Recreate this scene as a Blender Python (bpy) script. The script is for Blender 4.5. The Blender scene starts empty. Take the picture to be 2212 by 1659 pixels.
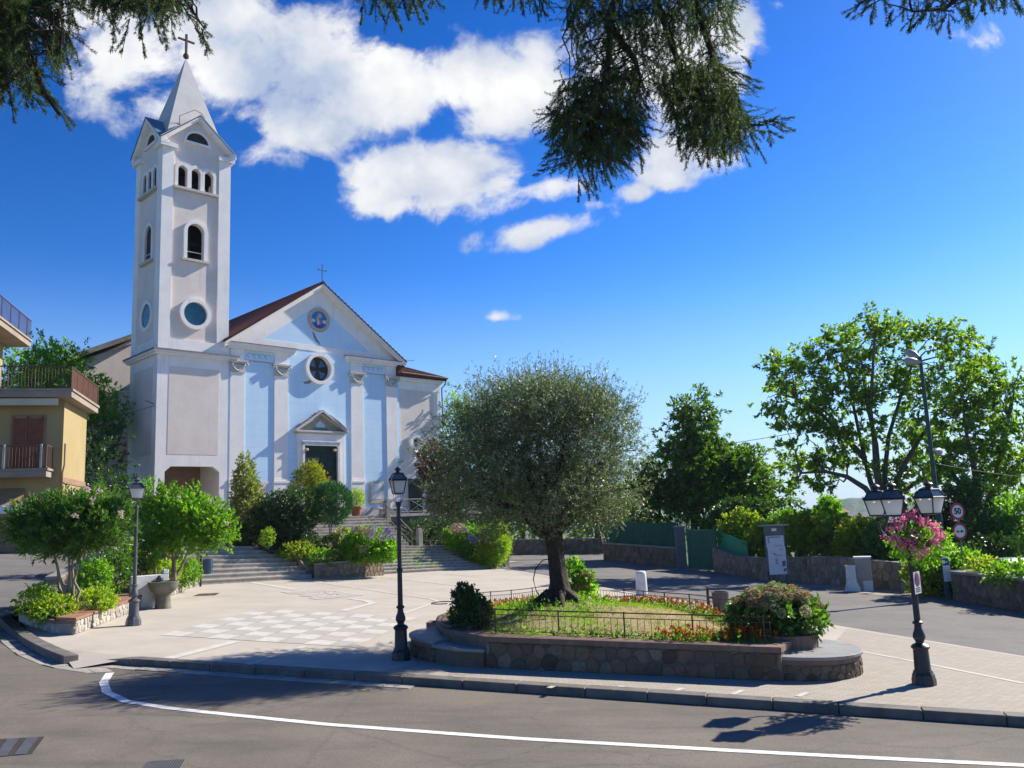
import bpy, bmesh, math, random
import numpy as np
from mathutils import Vector, Matrix
from mathutils.geometry import tessellate_polygon
R=math.radians
random.seed(7); rng=np.random.default_rng(11)
scene=bpy.context.scene; col=scene.collection
# ------------------------------------------------------------------ camera
PITCH,ROLL,CZ=R(8.9),R(2.35),2.95
FPX=2090/2560*2212; PPX,PPY=1106.,829.5
cd=bpy.data.cameras.new('camera'); cam=bpy.data.objects.new('camera',cd); col.objects.link(cam)
cd.sensor_width=36; cd.lens=36*2090/2560; cd.clip_end=6000; cd.clip_start=.1
cF=np.array([0,math.cos(PITCH),math.sin(PITCH)]); cU0=np.array([0,-math.sin(PITCH),math.cos(PITCH)]); cR0=np.array([1.,0,0])
cc,ss=math.cos(ROLL),math.sin(ROLL)
cR=cR0*cc-cU0*ss; cU=cR0*ss+cU0*cc
M=Matrix(((cR[0],cU[0],-cF[0],0),(cR[1],cU[1],-cF[1],0),(cR[2],cU[2],-cF[2],CZ),(0,0,0,1)))
cam.matrix_world=M; scene.camera=cam
# ------------------------------------------------------------------ sun, sky
SUN_AZ,SUN_EL=55.0,35.0
sd=Vector((math.sin(R(SUN_AZ))*math.cos(R(SUN_EL)),math.cos(R(SUN_AZ))*math.cos(R(SUN_EL)),math.sin(R(SUN_EL))))
sl=bpy.data.lights.new('sun','SUN'); sl.energy=5.0; sl.angle=R(.5); sl.color=(1,.92,.79)
so=bpy.data.objects.new('sun',sl); col.objects.link(so); so.rotation_euler=sd.to_track_quat('Z','Y').to_euler(); so.location=(60,40,60)
scene.view_settings.view_transform='Standard'; scene.view_settings.look='None'
scene.view_settings.exposure=0.84; scene.view_settings.gamma=1

def ray(px,py): return cF+cR*((px-PPX)/FPX)-cU*((py-PPY)/FPX)
def P(px,py,Y):
    d=ray(px,py); return np.array([0,0,CZ])+d*(Y/d[1])
SLOPE=-.04
def gz(x,y=0): return SLOPE*min(max(x,-48),48)
def G(px,py,h=0):
    d=ray(px,py); t=(h-CZ)/(d[2]-SLOPE*d[0]); return np.array([0,0,CZ])+d*t
def pxm(Y): return Y/FPX          # metres per reference pixel at depth Y

world=bpy.data.worlds.new('World'); scene.world=world; world.use_nodes=True
def make_sky():
    nt=world.node_tree; N=nt.nodes; L=nt.links; N.clear()
    def nd(t,**k):
        n=N.new(t)
        for a,b in k.items(): setattr(n,a,b)
        return n
    out=nd('ShaderNodeOutputWorld'); bg=nd('ShaderNodeBackground'); bg.inputs[1].default_value=.082
    sky=nd('ShaderNodeTexSky',sky_type='NISHITA',sun_disc=False); sky.sun_elevation=R(SUN_EL); sky.sun_rotation=R(SUN_AZ)
    sky.altitude=200; sky.air_density=1.0; sky.dust_density=.2; sky.ozone_density=4.0
    gm=nd('ShaderNodeGamma'); gm.inputs[1].default_value=1.46
    pre=nd('ShaderNodeVectorMath',operation='SCALE'); pre.inputs['Scale'].default_value=.2; post=nd('ShaderNodeVectorMath',operation='SCALE'); post.inputs['Scale'].default_value=5.6
    hs=nd('ShaderNodeHueSaturation'); hs.inputs['Hue'].default_value=.508; hs.inputs['Saturation'].default_value=1.17; hs.inputs['Value'].default_value=1.0
    L.new(sky.outputs[0],pre.inputs[0]); L.new(pre.outputs[0],gm.inputs[0]); L.new(gm.outputs[0],post.inputs[0]); L.new(post.outputs[0],hs.inputs['Color'])
    tc=nd('ShaderNodeTexCoord'); sep=nd('ShaderNodeSeparateXYZ'); L.new(tc.outputs['Generated'],sep.inputs[0])
    def m(op,a,b=None,c=None,clamp=False):
        n=nd('ShaderNodeMath',operation=op); n.use_clamp=clamp
        for i,v in enumerate((a,b,c)):
            if v is None: continue
            if isinstance(v,(int,float)): n.inputs[i].default_value=v
            else: L.new(v,n.inputs[i])
        return n.outputs[0]
    y=m('MAXIMUM',sep.outputs[1],.08)
    u=m('DIVIDE',sep.outputs[0],y); v=m('DIVIDE',sep.outputs[2],y)
    cmb=nd('ShaderNodeCombineXYZ'); L.new(u,cmb.inputs[0]); L.new(v,cmb.inputs[1])
    hz=nd('ShaderNodeMapRange',interpolation_type='SMOOTHSTEP'); L.new(sep.outputs[2],hz.inputs[0]); hz.inputs[1].default_value=.30; hz.inputs[2].default_value=-.02; hz.inputs[3].default_value=0; hz.inputs[4].default_value=.9
    hm=nd('ShaderNodeMixRGB'); L.new(hz.outputs[0],hm.inputs[0]); L.new(hs.outputs[0],hm.inputs[1]); hm.inputs[2].default_value=(3.3,4.7,6.6,1)
    # billow noise
    def noise(scale,detail,rough,vec,dist=0.):
        n=nd('ShaderNodeTexNoise'); n.inputs['Scale'].default_value=scale; n.inputs['Detail'].default_value=detail
        n.inputs['Roughness'].default_value=rough; n.inputs['Distortion'].default_value=dist; L.new(vec,n.inputs['Vector']); return n.outputs[0]
    n1=noise(5.6,14,.60,cmb.outputs[0],.35); n2=noise(15,9,.65,cmb.outputs[0],.3)
    blobs=[(250,110,200,150,.95,0),(350,230,150,80,.7,0),(470,130,150,140,.9,0),(200,40,230,110,.8,0),(430,40,180,100,.95,0),(690,130,120,150,1.0,0),(820,190,190,130,1.15,0),(660,260,170,80,.85,0),(570,330,80,40,.35,0),
           (1010,170,150,115,1.1,0),(1140,190,130,125,1.05,0),(1080,255,160,60,.8,0),(1160,110,70,80,.85,0),
           (940,375,200,95,1.25,0),(850,440,125,50,.8,0),(1060,405,110,70,.9,0),(1200,405,120,42,.7,0),(1185,495,165,42,1.0,-.18),(1290,440,60,30,.5,0),
           (1350,140,220,160,.95,0),(1600,50,90,85,1,0),(1680,10,45,40,.7,0),(1430,330,110,75,.7,0),(1430,380,70,36,.75,0),(1370,415,50,26,.7,0),(1560,340,60,30,.5,0),(1070,685,35,10,.30,0),(2040,85,50,22,.15,0)]
    acc=None
    for (bx,by,rx,ry,w,ang) in blobs:
        d=ray(bx,by); uc,vc=d[0]/d[1],d[2]/d[1]
        su,sv=rx/FPX*1.05,ry/FPX*1.08
        a=m('SUBTRACT',u,float(uc)); b=m('SUBTRACT',v,float(vc))
        if ang: a,b=m('ADD',m('MULTIPLY',a,math.cos(ang)),m('MULTIPLY',b,-math.sin(ang))),m('ADD',m('MULTIPLY',a,math.sin(ang)),m('MULTIPLY',b,math.cos(ang)))
        a=m('DIVIDE',a,su); b=m('DIVIDE',b,sv)
        r=m('SQRT',m('ADD',m('MULTIPLY',a,a),m('MULTIPLY',b,b)))
        val=m('MULTIPLY',m('SUBTRACT',1.0,r),w)
        acc=val if acc is None else m('SMOOTH_MAX',acc,val,.18)
    acc=m('MAXIMUM',acc,-.6)
    dens=m('ADD',m('SUBTRACT',acc,.03),m('MULTIPLY',m('SUBTRACT',n1,.5),3.2)); dens=m('ADD',dens,m('MULTIPLY',m('SUBTRACT',n2,.5),.9))
    mr=nd('ShaderNodeMapRange',interpolation_type='SMOOTHSTEP'); L.new(dens,mr.inputs[0]); mr.inputs[1].default_value=.0; mr.inputs[2].default_value=.48
    # only the front half of the sky carries these clouds
    fr=nd('ShaderNodeMapRange'); L.new(sep.outputs[1],fr.inputs[0]); fr.inputs[1].default_value=.1; fr.inputs[2].default_value=.3
    fac=m('MULTIPLY',mr.outputs[0],fr.outputs[0])
    # cloud brightness: thick cores bright, thin lower rims greyer (density sampled toward the light)
    ramp=nd('ShaderNodeValToRGB'); e=ramp.color_ramp.elements
    e[0].position=.0; e[0].color=(.50,.60,.80,1); e[1].position=.75; e[1].color=(1.08,1.08,1.08,1)
    x=ramp.color_ramp.elements.new(.3); x.color=(.76,.81,.91,1)
    shift=nd('ShaderNodeVectorMath',operation='ADD'); L.new(cmb.outputs[0],shift.inputs[0]); shift.inputs[1].default_value=(-.03,-.04,.3)
    n3=noise(6.5,5,.55,shift.outputs[0])
    lum=m('ADD',m('MULTIPLY',dens,.26),m('MULTIPLY',m('SUBTRACT',n3,.5),2.6)); lum=m('ADD',lum,.20)
    L.new(lum,ramp.inputs[0])
    sc=nd('ShaderNodeVectorMath',operation='SCALE'); L.new(ramp.outputs[0],sc.inputs[0]); sc.inputs['Scale'].default_value=6.3
    mix=nd('ShaderNodeMixRGB'); L.new(fac,mix.inputs[0]); L.new(hm.outputs[0],mix.inputs[1]); L.new(sc.outputs[0],mix.inputs[2])
    L.new(mix.outputs[0],bg.inputs[0]); L.new(bg.outputs[0],out.inputs[0])
make_sky()

# ------------------------------------------------------------------ materials
MATS={}
def nodes_of(name):
    m=bpy.data.materials.new(name); m.use_nodes=True; nt=m.node_tree; nt.nodes.clear()
    out=nt.nodes.new('ShaderNodeOutputMaterial'); b=nt.nodes.new('ShaderNodeBsdfPrincipled'); nt.links.new(b.outputs[0],out.inputs[0])
    b.inputs['Specular IOR Level'].default_value=.3
    return m,nt,b,out
def ramp_node(nt,stops):
    r=nt.nodes.new('ShaderNodeValToRGB'); cr=r.color_ramp
    while len(cr.elements)<len(stops): cr.elements.new(.5)
    for e,(p,c) in zip(cr.elements,stops): e.position=p; e.color=(*c,1)
    return r
def coord(nt,scale=1.,sc3=None):
    tc=nt.nodes.new('ShaderNodeTexCoord'); mp=nt.nodes.new('ShaderNodeMapping'); nt.links.new(tc.outputs['Object'],mp.inputs[0])
    mp.inputs['Scale'].default_value=sc3 or (scale,)*3
    return mp.outputs[0]
def noise_n(nt,vec,scale,detail=6,rough=.6):
    n=nt.nodes.new('ShaderNodeTexNoise'); n.inputs['Scale'].default_value=scale; n.inputs['Detail'].default_value=detail; n.inputs['Roughness'].default_value=rough
    nt.links.new(vec,n.inputs['Vector']); return n.outputs[0]
def mixc(nt,fac,a,b,mode='MIX'):
    n=nt.nodes.new('ShaderNodeMixRGB'); n.blend_type=mode
    for i,v in enumerate((fac,a,b)):
        if isinstance(v,(int,float)): n.inputs[i].default_value=v
        elif isinstance(v,tuple): n.inputs[i].default_value=(*v,1)
        else: nt.links.new(v,n.inputs[i])
    return n.outputs[0]
def bump(nt,b,h,strength=.3,dist=.02):
    n=nt.nodes.new('ShaderNodeBump'); n.inputs['Strength'].default_value=strength; n.inputs['Distance'].default_value=dist
    nt.links.new(h,n.inputs['Height']); nt.links.new(n.outputs[0],b.inputs['Normal'])
def dull(c,k): return tuple(x*k for x in c)
def surf(name,c,c2=None,scale=1.5,rough=.85,fine=40,bs=.15,bd=.01,metal=0,spec=.3,stain=None,detail=7):
    m,nt,b,out=nodes_of(name)
    v=coord(nt); n1=noise_n(nt,v,scale,detail,.65); n2=noise_n(nt,v,fine,4,.6)
    c2=c2 or dull(c,.78)
    r=ramp_node(nt,[(.32,c2),(.62,c)]); nt.links.new(n1,r.inputs[0])
    cl=mixc(nt,.28,r.outputs[0],ramp_fine(nt,n2),'MULTIPLY')
    if stain:
        sn=noise_n(nt,coord(nt,1,stain[2]),1.0,7,.7); rr=ramp_node(nt,[(stain[1],(0,0,0)),(stain[1]+.12,(1,1,1))]); nt.links.new(sn,rr.inputs[0])
        f=nt.nodes.new('ShaderNodeMath'); f.operation='MULTIPLY'; nt.links.new(rr.outputs[0],f.inputs[0]); f.inputs[1].default_value=stain[3]
        cl=mixc(nt,f.outputs[0],cl,stain[0])
    nt.links.new(cl,b.inputs['Base Color']); b.inputs['Roughness'].default_value=rough; b.inputs['Metallic'].default_value=metal; b.inputs['Specular IOR Level'].default_value=spec
    if bs: bump(nt,b,n2,bs,bd)
    MATS[name]=m; return m
def ramp_fine(nt,n):
    r=ramp_node(nt,[(.25,(.55,.55,.55)),(.7,(1,1,1))]); nt.links.new(n,r.inputs[0]); return r.outputs[0]
def stone_mat(name,c1,c2,mortar,scale=2.6,mw=.05,bs=.8):
    m,nt,b,out=nodes_of(name); v=coord(nt)
    wn=noise_n(nt,v,3,3); off=nt.nodes.new('ShaderNodeVectorMath'); off.operation='MULTIPLY_ADD'
    cmb=nt.nodes.new('ShaderNodeCombineXYZ')
    for i in range(3): nt.links.new(wn,cmb.inputs[i])
    nt.links.new(cmb.outputs[0],off.inputs[0]); off.inputs[1].default_value=(.16,.16,.16); nt.links.new(v,off.inputs[2])
    vo=nt.nodes.new('ShaderNodeTexVoronoi'); vo.inputs['Scale'].default_value=scale; nt.links.new(off.outputs[0],vo.inputs['Vector'])
    ve=nt.nodes.new('ShaderNodeTexVoronoi'); ve.feature='DISTANCE_TO_EDGE'; ve.inputs['Scale'].default_value=scale; nt.links.new(off.outputs[0],ve.inputs['Vector'])
    sp=nt.nodes.new('ShaderNodeSeparateColor'); nt.links.new(vo.outputs['Color'],sp.inputs[0])
    r=ramp_node(nt,[(0,c2),(.5,c1),(1,tuple(min(1,x*1.25) for x in c1))]); nt.links.new(sp.outputs[0],r.inputs[0])
    nf=noise_n(nt,v,28,5); cs=mixc(nt,.45,r.outputs[0],ramp_fine(nt,nf),'MULTIPLY')
    rr=ramp_node(nt,[(mw*.5,(1,1,1)),(mw*1.6,(0,0,0))]); nt.links.new(ve.outputs[0],rr.inputs[0])
    nt.links.new(mixc(nt,rr.outputs[0],cs,mortar),b.inputs['Base Color']); b.inputs['Roughness'].default_value=.9
    hr=ramp_node(nt,[(0,(0,0,0)),(mw*3,(1,1,1))]); nt.links.new(ve.outputs[0],hr.inputs[0])
    hh=mixc(nt,.3,hr.outputs[0],nf); bump(nt,b,hh,bs,.03)
    MATS[name]=m; return m
def brick_mat(name,c1,c2,mortar,sx=.5,bw=.22,bh=.07,rot=(0,0,0)):
    m,nt,b,out=nodes_of(name); tc=nt.nodes.new('ShaderNodeTexCoord'); mp=nt.nodes.new('ShaderNodeMapping'); nt.links.new(tc.outputs['Object'],mp.inputs[0]); mp.inputs['Rotation'].default_value=rot
    br=nt.nodes.new('ShaderNodeTexBrick'); nt.links.new(mp.outputs[0],br.inputs[0]); br.inputs['Scale'].default_value=1; br.inputs['Brick Width'].default_value=bw; br.inputs['Row Height'].default_value=bh; br.inputs['Mortar Size'].default_value=.008
    br.inputs[1].default_value=(*c1,1); br.inputs[2].default_value=(*c2,1); br.inputs[3].default_value=(*mortar,1)
    nf=noise_n(nt,mp.outputs[0],25,5); nt.links.new(mixc(nt,.4,br.outputs[0],ramp_fine(nt,nf),'MULTIPLY'),b.inputs['Base Color']); b.inputs['Roughness'].default_value=.9
    bump(nt,b,mixc(nt,.5,br.outputs[1],nf),-.3,.01); MATS[name]=m; return m
def leaf_mat(name,cols,trans=.35,rough=.45,spec=.4,tcol=None):
    m,nt,b,out=nodes_of(name); g=nt.nodes.new('ShaderNodeNewGeometry')
    n=len(cols); r=ramp_node(nt,[(i/max(1,n-1),c) for i,c in enumerate(cols)]); nt.links.new(g.outputs['Random Per Island'],r.inputs[0])
    v=coord(nt); big=noise_n(nt,v,.9,3); rb=ramp_node(nt,[(.3,(.6,.62,.55)),(.7,(1.0,1.0,1.0))]); nt.links.new(big,rb.inputs[0])
    c=mixc(nt,1.,r.outputs[0],rb.outputs[0],'MULTIPLY')
    nt.links.new(c,b.inputs['Base Color']); b.inputs['Roughness'].default_value=rough; b.inputs['Specular IOR Level'].default_value=spec
    t=nt.nodes.new('ShaderNodeBsdfTranslucent'); tc=mixc(nt,1.,c,tcol or (2.3,2.6,.7),'MULTIPLY'); nt.links.new(tc,t.inputs[0])
    ms=nt.nodes.new('ShaderNodeMixShader'); ms.inputs[0].default_value=trans; nt.links.new(b.outputs[0],ms.inputs[1]); nt.links.new(t.outputs[0],ms.inputs[2]); nt.links.new(ms.outputs[0],out.inputs[0])
    MATS[name]=m; return m
def asphalt_mat(name,c,c2):
    m,nt,b,out=nodes_of(name); v=coord(nt)
    n1=noise_n(nt,v,.45,9,.65); n2=noise_n(nt,v,95,3,.7); n3=noise_n(nt,v,26,5,.7); n4=noise_n(nt,coord(nt,1,(.25,1.2,1)),1.3,8,.65)
    r=ramp_node(nt,[(.33,c2),(.6,c)]); nt.links.new(n1,r.inputs[0])
    sp=ramp_node(nt,[(.30,(.45,.45,.45)),(.52,(.95,.95,.95)),(.72,(1.5,1.45,1.35))]); nt.links.new(n2,sp.inputs[0]); cl=mixc(nt,.75,r.outputs[0],sp.outputs[0],'MULTIPLY')
    s3=ramp_node(nt,[(.3,(.72,.70,.68)),(.65,(1.08,1.06,1.03))]); nt.links.new(n3,s3.inputs[0]); cl=mixc(nt,.8,cl,s3.outputs[0],'MULTIPLY')
    t=ramp_node(nt,[(.50,(0,0,0)),(.68,(.55,.55,.55))]); nt.links.new(n4,t.inputs[0]); cl=mixc(nt,t.outputs[0],cl,dull(c2,.62))
    wn=nt.nodes.new('ShaderNodeVectorMath'); wn.operation='MULTIPLY_ADD'; cb=nt.nodes.new('ShaderNodeCombineXYZ'); nt.links.new(n3,cb.inputs[0]); nt.links.new(n1,cb.inputs[1]); nt.links.new(cb.outputs[0],wn.inputs[0]); wn.inputs[1].default_value=(.5,1.2,0); nt.links.new(v,wn.inputs[2])
    vo=nt.nodes.new('ShaderNodeTexVoronoi'); vo.feature='DISTANCE_TO_EDGE'; vo.inputs['Scale'].default_value=.42; nt.links.new(wn.outputs[0],vo.inputs['Vector'])
    cr=ramp_node(nt,[(.002,(.42,.42,.42)),(.009,(0,0,0))]); nt.links.new(vo.outputs[0],cr.inputs[0]); cl=mixc(nt,cr.outputs[0],cl,dull(c2,.45))
    br=noise_n(nt,v,1.1,7,.7); bq=ramp_node(nt,[(.60,(0,0,0)),(.74,(.5,.5,.5))]); nt.links.new(br,bq.inputs[0]); cl=mixc(nt,bq.outputs[0],cl,(.17,.125,.085))
    nt.links.new(cl,b.inputs['Base Color']); b.inputs['Roughness'].default_value=.9; bump(nt,b,mixc(nt,.5,n2,n3),.7,.008); MATS[name]=m
asphalt_mat('asphalt',(.185,.166,.142),(.132,.12,.104))
surf('asphalt_plain',(.20,.188,.17),(.145,.137,.125),scale=.35,fine=55,bs=.5,bd=.006,rough=.9,stain=((.09,.085,.085),.56,(.5,.9,1),.5))
asphalt_mat('asphalt_back',(.19,.186,.182),(.145,.142,.14))
surf('asphalt_back_plain',(.20,.20,.205),(.15,.15,.155),scale=.3,fine=50,bs=.4,bd=.006,rough=.85,stain=((.12,.12,.12),.58,(.3,.6,1),.4))
surf('plaza_concrete',(.47,.43,.37),(.395,.36,.305),scale=.6,fine=34,bs=.3,bd=.004,rough=.9,stain=((.33,.295,.25),.55,(.5,.9,1),.5),detail=10)
brick_mat('paver',(.41,.37,.31),(.35,.315,.265),(.28,.25,.21),bw=.2,bh=.1)
surf('white_paint',(.80,.80,.78),(.50,.49,.46),scale=7,fine=30,bs=.1)
surf('worn_paint',(.57,.55,.51),(.46,.43,.38),scale=3.2,fine=25,bs=.1)
surf('grey_paint',(.435,.41,.365),(.375,.35,.31),scale=2,fine=25,bs=.1)
def block_mat(name,cols):
    m,nt,b,out=nodes_of(name); g=nt.nodes.new('ShaderNodeNewGeometry'); r=ramp_node(nt,[(i/(len(cols)-1),c) for i,c in enumerate(cols)]); nt.links.new(g.outputs['Random Per Island'],r.inputs[0])
    v=coord(nt); n1=noise_n(nt,v,7,6,.65); n2=noise_n(nt,v,34,5,.6); a=ramp_node(nt,[(.3,(.6,.58,.55)),(.65,(1.1,1.1,1.1))]); nt.links.new(n1,a.inputs[0]); c=mixc(nt,.8,r.outputs[0],a.outputs[0],'MULTIPLY'); c=mixc(nt,.5,c,ramp_fine(nt,n2),'MULTIPLY')
    nt.links.new(c,b.inputs['Base Color']); b.inputs['Roughness'].default_value=.92; bump(nt,b,mixc(nt,.5,n1,n2),.8,.02); MATS[name]=m
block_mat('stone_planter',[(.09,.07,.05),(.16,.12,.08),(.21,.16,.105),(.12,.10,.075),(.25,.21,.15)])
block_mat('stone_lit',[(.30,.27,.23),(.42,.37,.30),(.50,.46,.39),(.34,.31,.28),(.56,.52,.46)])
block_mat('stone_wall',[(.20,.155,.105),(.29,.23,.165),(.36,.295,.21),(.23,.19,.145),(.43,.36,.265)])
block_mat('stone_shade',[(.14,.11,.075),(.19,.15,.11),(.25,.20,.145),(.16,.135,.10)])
surf('mortar_dark',(.17,.15,.12),(.12,.105,.085),scale=4,fine=30,bs=.6); surf('mortar_pale',(.62,.58,.52),(.48,.45,.40),scale=4,fine=30,bs=.6); surf('mortar_mid',(.24,.22,.19),(.18,.165,.14),scale=4,fine=30,bs=.6)
surf('lava_stone',(.185,.17,.15),(.10,.095,.085),scale=3,fine=35,bs=.5,rough=.8)
surf('step_tread',(.50,.47,.42),(.36,.34,.30),scale=2.5,fine=30,bs=.4,rough=.85)
surf('step_riser',(.46,.43,.37),(.29,.27,.23),scale=2.5,fine=30,bs=.5,rough=.9)
surf('gutter_stone',(.40,.37,.32),(.25,.23,.20),scale=3,fine=30,bs=.6)
surf('plaster_white',(.90,.86,.82),(.80,.76,.73),scale=.8,fine=18,bs=.15,bd=.01,stain=((.50,.45,.40),.56,(3.2,3.2,.22),.5))
surf('plaster_beige',(.78,.69,.62),(.69,.605,.545),scale=.7,fine=18,bs=.15,bd=.01,stain=((.48,.43,.39),.58,(2.6,2.6,.2),.38))
def blue_plaster():
    m,nt,b,out=nodes_of('plaster_blue'); v=coord(nt)
    n1=noise_n(nt,v,.6,7,.65); r=ramp_node(nt,[(.3,(.50,.70,.88)),(.65,(.57,.75,.90))]); nt.links.new(n1,r.inputs[0])
    sx=nt.nodes.new('ShaderNodeSeparateXYZ'); nt.links.new(v,sx.inputs[0])
    md=nt.nodes.new('ShaderNodeMath'); md.operation='FRACT'; k=nt.nodes.new('ShaderNodeMath'); k.operation='MULTIPLY'; k.inputs[1].default_value=1/.76; nt.links.new(sx.outputs[2],k.inputs[0]); nt.links.new(k.outputs[0],md.inputs[0])
    lt=nt.nodes.new('ShaderNodeMath'); lt.operation='LESS_THAN'; nt.links.new(md.outputs[0],lt.inputs[0]); lt.inputs[1].default_value=.03
    f=nt.nodes.new('ShaderNodeMath'); f.operation='MULTIPLY'; nt.links.new(lt.outputs[0],f.inputs[0]); f.inputs[1].default_value=.28
    c=mixc(nt,f.outputs[0],r.outputs[0],(.26,.36,.5))
    sn=noise_n(nt,v,.55,6,.7); rr=ramp_node(nt,[(.69,(0,0,0)),(.72,(1,1,1))]); nt.links.new(sn,rr.inputs[0]); c=mixc(nt,rr.outputs[0],c,(.66,.62,.58)); s2=noise_n(nt,coord(nt,1,(3.0,3.0,.25)),1.0,7,.7); r2=ramp_node(nt,[(.52,(0,0,0)),(.75,(.28,.28,.28))]); nt.links.new(s2,r2.inputs[0]); c=mixc(nt,r2.outputs[0],c,(.36,.48,.60))
    nt.links.new(c,b.inputs['Base Color']); b.inputs['Roughness'].default_value=.9; bump(nt,b,noise_n(nt,v,18,4),.12,.01); MATS['plaster_blue']=m
blue_plaster()
surf('stone_trim',(.60,.57,.54),(.48,.45,.42),scale=2,fine=25,bs=.3,stain=((.30,.28,.25),.58,(2,2,.8),.5))
surf('mossy_ledge',(.30,.27,.23),(.16,.145,.12),scale=3,fine=20,bs=.6)
def tile_mat():
    m,nt,b,out=nodes_of('roof_tile'); v=coord(nt); w=nt.nodes.new('ShaderNodeTexWave'); w.wave_type='BANDS'; w.bands_direction='Y'; w.inputs['Scale'].default_value=1.3; w.inputs['Distortion'].default_value=.3; nt.links.new(v,w.inputs[0])
    n1=noise_n(nt,v,5,5); r=ramp_node(nt,[(.3,(.085,.026,.02)),(.7,(.19,.06,.042))]); nt.links.new(n1,r.inputs[0])
    nt.links.new(mixc(nt,.5,r.outputs[0],w.outputs[0],'MULTIPLY'),b.inputs['Base Color']); b.inputs['Roughness'].default_value=.85; bump(nt,b,w.outputs[1],1,.06); MATS['roof_tile']=m
tile_mat()
surf('spire_render',(.56,.545,.53),(.48,.47,.455),scale=1.2,fine=22,bs=.2,stain=((.42,.34,.26),.62,(1,1,.2),.5))
surf('copper_sheet',(.10,.22,.30),(.06,.14,.22),scale=2,fine=10,bs=.1,rough=.5)
surf('dark_iron',(.022,.024,.024),(.014,.015,.015),scale=6,fine=40,bs=.2,rough=.45,spec=.5)
surf('grey_iron',(.10,.105,.12),(.06,.063,.072),scale=6,fine=40,bs=.2,rough=.45,spec=.5)
surf('rust_iron',(.13,.075,.055),(.07,.045,.035),scale=8,fine=40,bs=.2,rough=.7)
surf('violet_iron',(.10,.05,.09),(.06,.03,.06),scale=8,fine=40,bs=.2,rough=.6)
surf('grey_rail',(.27,.28,.27),(.18,.19,.18),scale=5,fine=30,bs=.1,rough=.6)
surf('dark_wood',(.022,.04,.026),(.012,.024,.016),scale=4,fine=30,bs=.2,rough=.6)
surf('dark_glass',(.015,.018,.022),(.01,.012,.015),scale=2,fine=5,bs=0,rough=.08,spec=.6)
surf('teal_glass',(.03,.13,.17),(.015,.07,.11),scale=1.6,fine=5,bs=0,rough=.12,spec=.6)
surf('stained_blue',(.03,.12,.24),(.02,.07,.16),scale=3,fine=8,bs=0,rough=.15,spec=.5)
surf('void_dark',(.05,.045,.04),(.03,.028,.025),scale=2,fine=10,bs=.2,rough=.9)
def frosted():
    m,nt,b,out=nodes_of('frosted_glass'); v=coord(nt); n=noise_n(nt,v,5,4); r=ramp_node(nt,[(.3,(.80,.82,.82)),(.7,(.90,.91,.90))]); nt.links.new(n,r.inputs[0]); nt.links.new(r.outputs[0],b.inputs['Base Color']); b.inputs['Roughness'].default_value=.25
    t=nt.nodes.new('ShaderNodeBsdfTranslucent'); t.inputs[0].default_value=(.85,.87,.86,1); ms=nt.nodes.new('ShaderNodeMixShader'); ms.inputs[0].default_value=.55
    nt.links.new(b.outputs[0],ms.inputs[1]); nt.links.new(t.outputs[0],ms.inputs[2]); nt.links.new(ms.outputs[0],out.inputs[0]); MATS['frosted_glass']=m
frosted()
surf('roof_glass',(.10,.13,.15),(.05,.07,.08),scale=4,fine=20,bs=0,rough=.12,spec=.6)
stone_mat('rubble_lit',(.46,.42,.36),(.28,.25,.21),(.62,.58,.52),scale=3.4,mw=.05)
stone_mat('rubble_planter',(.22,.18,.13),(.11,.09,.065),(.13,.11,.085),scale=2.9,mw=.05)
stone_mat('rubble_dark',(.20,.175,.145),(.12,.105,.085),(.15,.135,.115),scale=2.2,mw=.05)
stone_mat('rubble_mid',(.30,.27,.225),(.17,.15,.125),(.24,.22,.19),scale=2.6,mw=.045)
brick_mat('brick_cap',(.34,.15,.09),(.27,.115,.07),(.25,.17,.13),bw=.06,bh=.24)
brick_mat('brick_worn',(.25,.16,.115),(.19,.12,.09),(.17,.135,.11),bw=.24,bh=.065)
surf('bench_slab',(.30,.30,.30),(.22,.22,.22),scale=3,fine=30,bs=.2,rough=.6)
surf('concrete',(.34,.32,.29),(.24,.225,.20),scale=2,fine=25,bs=.3)
surf('shaded_green_stone',(.20,.19,.15),(.12,.12,.085),scale=3,fine=25,bs=.4)  # greenish stone, base colour darkened to carry the shade on the basin
surf('soil',(.16,.115,.075),(.09,.065,.042),scale=3,fine=25,bs=.8,bd=.03)
surf('dry_earth',(.36,.27,.15),(.26,.19,.10),scale=2.2,fine=30,bs=.6,bd=.02)
surf('bark_olive',(.062,.046,.034),(.026,.020,.015),scale=4,fine=16,bs=1,bd=.04)
surf('bark_grey',(.14,.12,.10),(.07,.06,.05),scale=5,fine=20,bs=.8,bd=.02)
surf('bark_pale',(.30,.25,.19),(.20,.165,.125),scale=5,fine=20,bs=.6,bd=.02)
surf('house_yellow',(.38,.295,.14),(.33,.255,.12),scale=.6,fine=18,bs=.15)
surf('house_cream',(.60,.54,.42),(.5,.44,.33),scale=.8,fine=18,bs=.1)
surf('slab_brown',(.34,.28,.22),(.25,.205,.16),scale=1.5,fine=18,bs=.2)
surf('brown_band',(.30,.19,.13),(.24,.15,.105),scale=1.5,fine=18,bs=.1)
surf('shutter_brown',(.22,.085,.05),(.15,.058,.035),scale=4,fine=24,bs=.2,rough=.6)
surf('terracotta',(.42,.14,.08),(.33,.105,.06),scale=3,fine=25,bs=.2)
surf('green_metal',(.03,.17,.11),(.022,.12,.075),scale=3,fine=25,bs=.1,rough=.55)
surf('green_mesh',(.012,.10,.065),(.008,.07,.05),scale=3,fine=90,bs=.4,rough=.8)
surf('green_sheet',(.02,.30,.15),(.015,.23,.115),scale=2,fine=40,bs=.2,rough=.6)
surf('pole_green',(.035,.075,.07),(.025,.05,.048),scale=4,fine=25,bs=.1,rough=.5)
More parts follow.
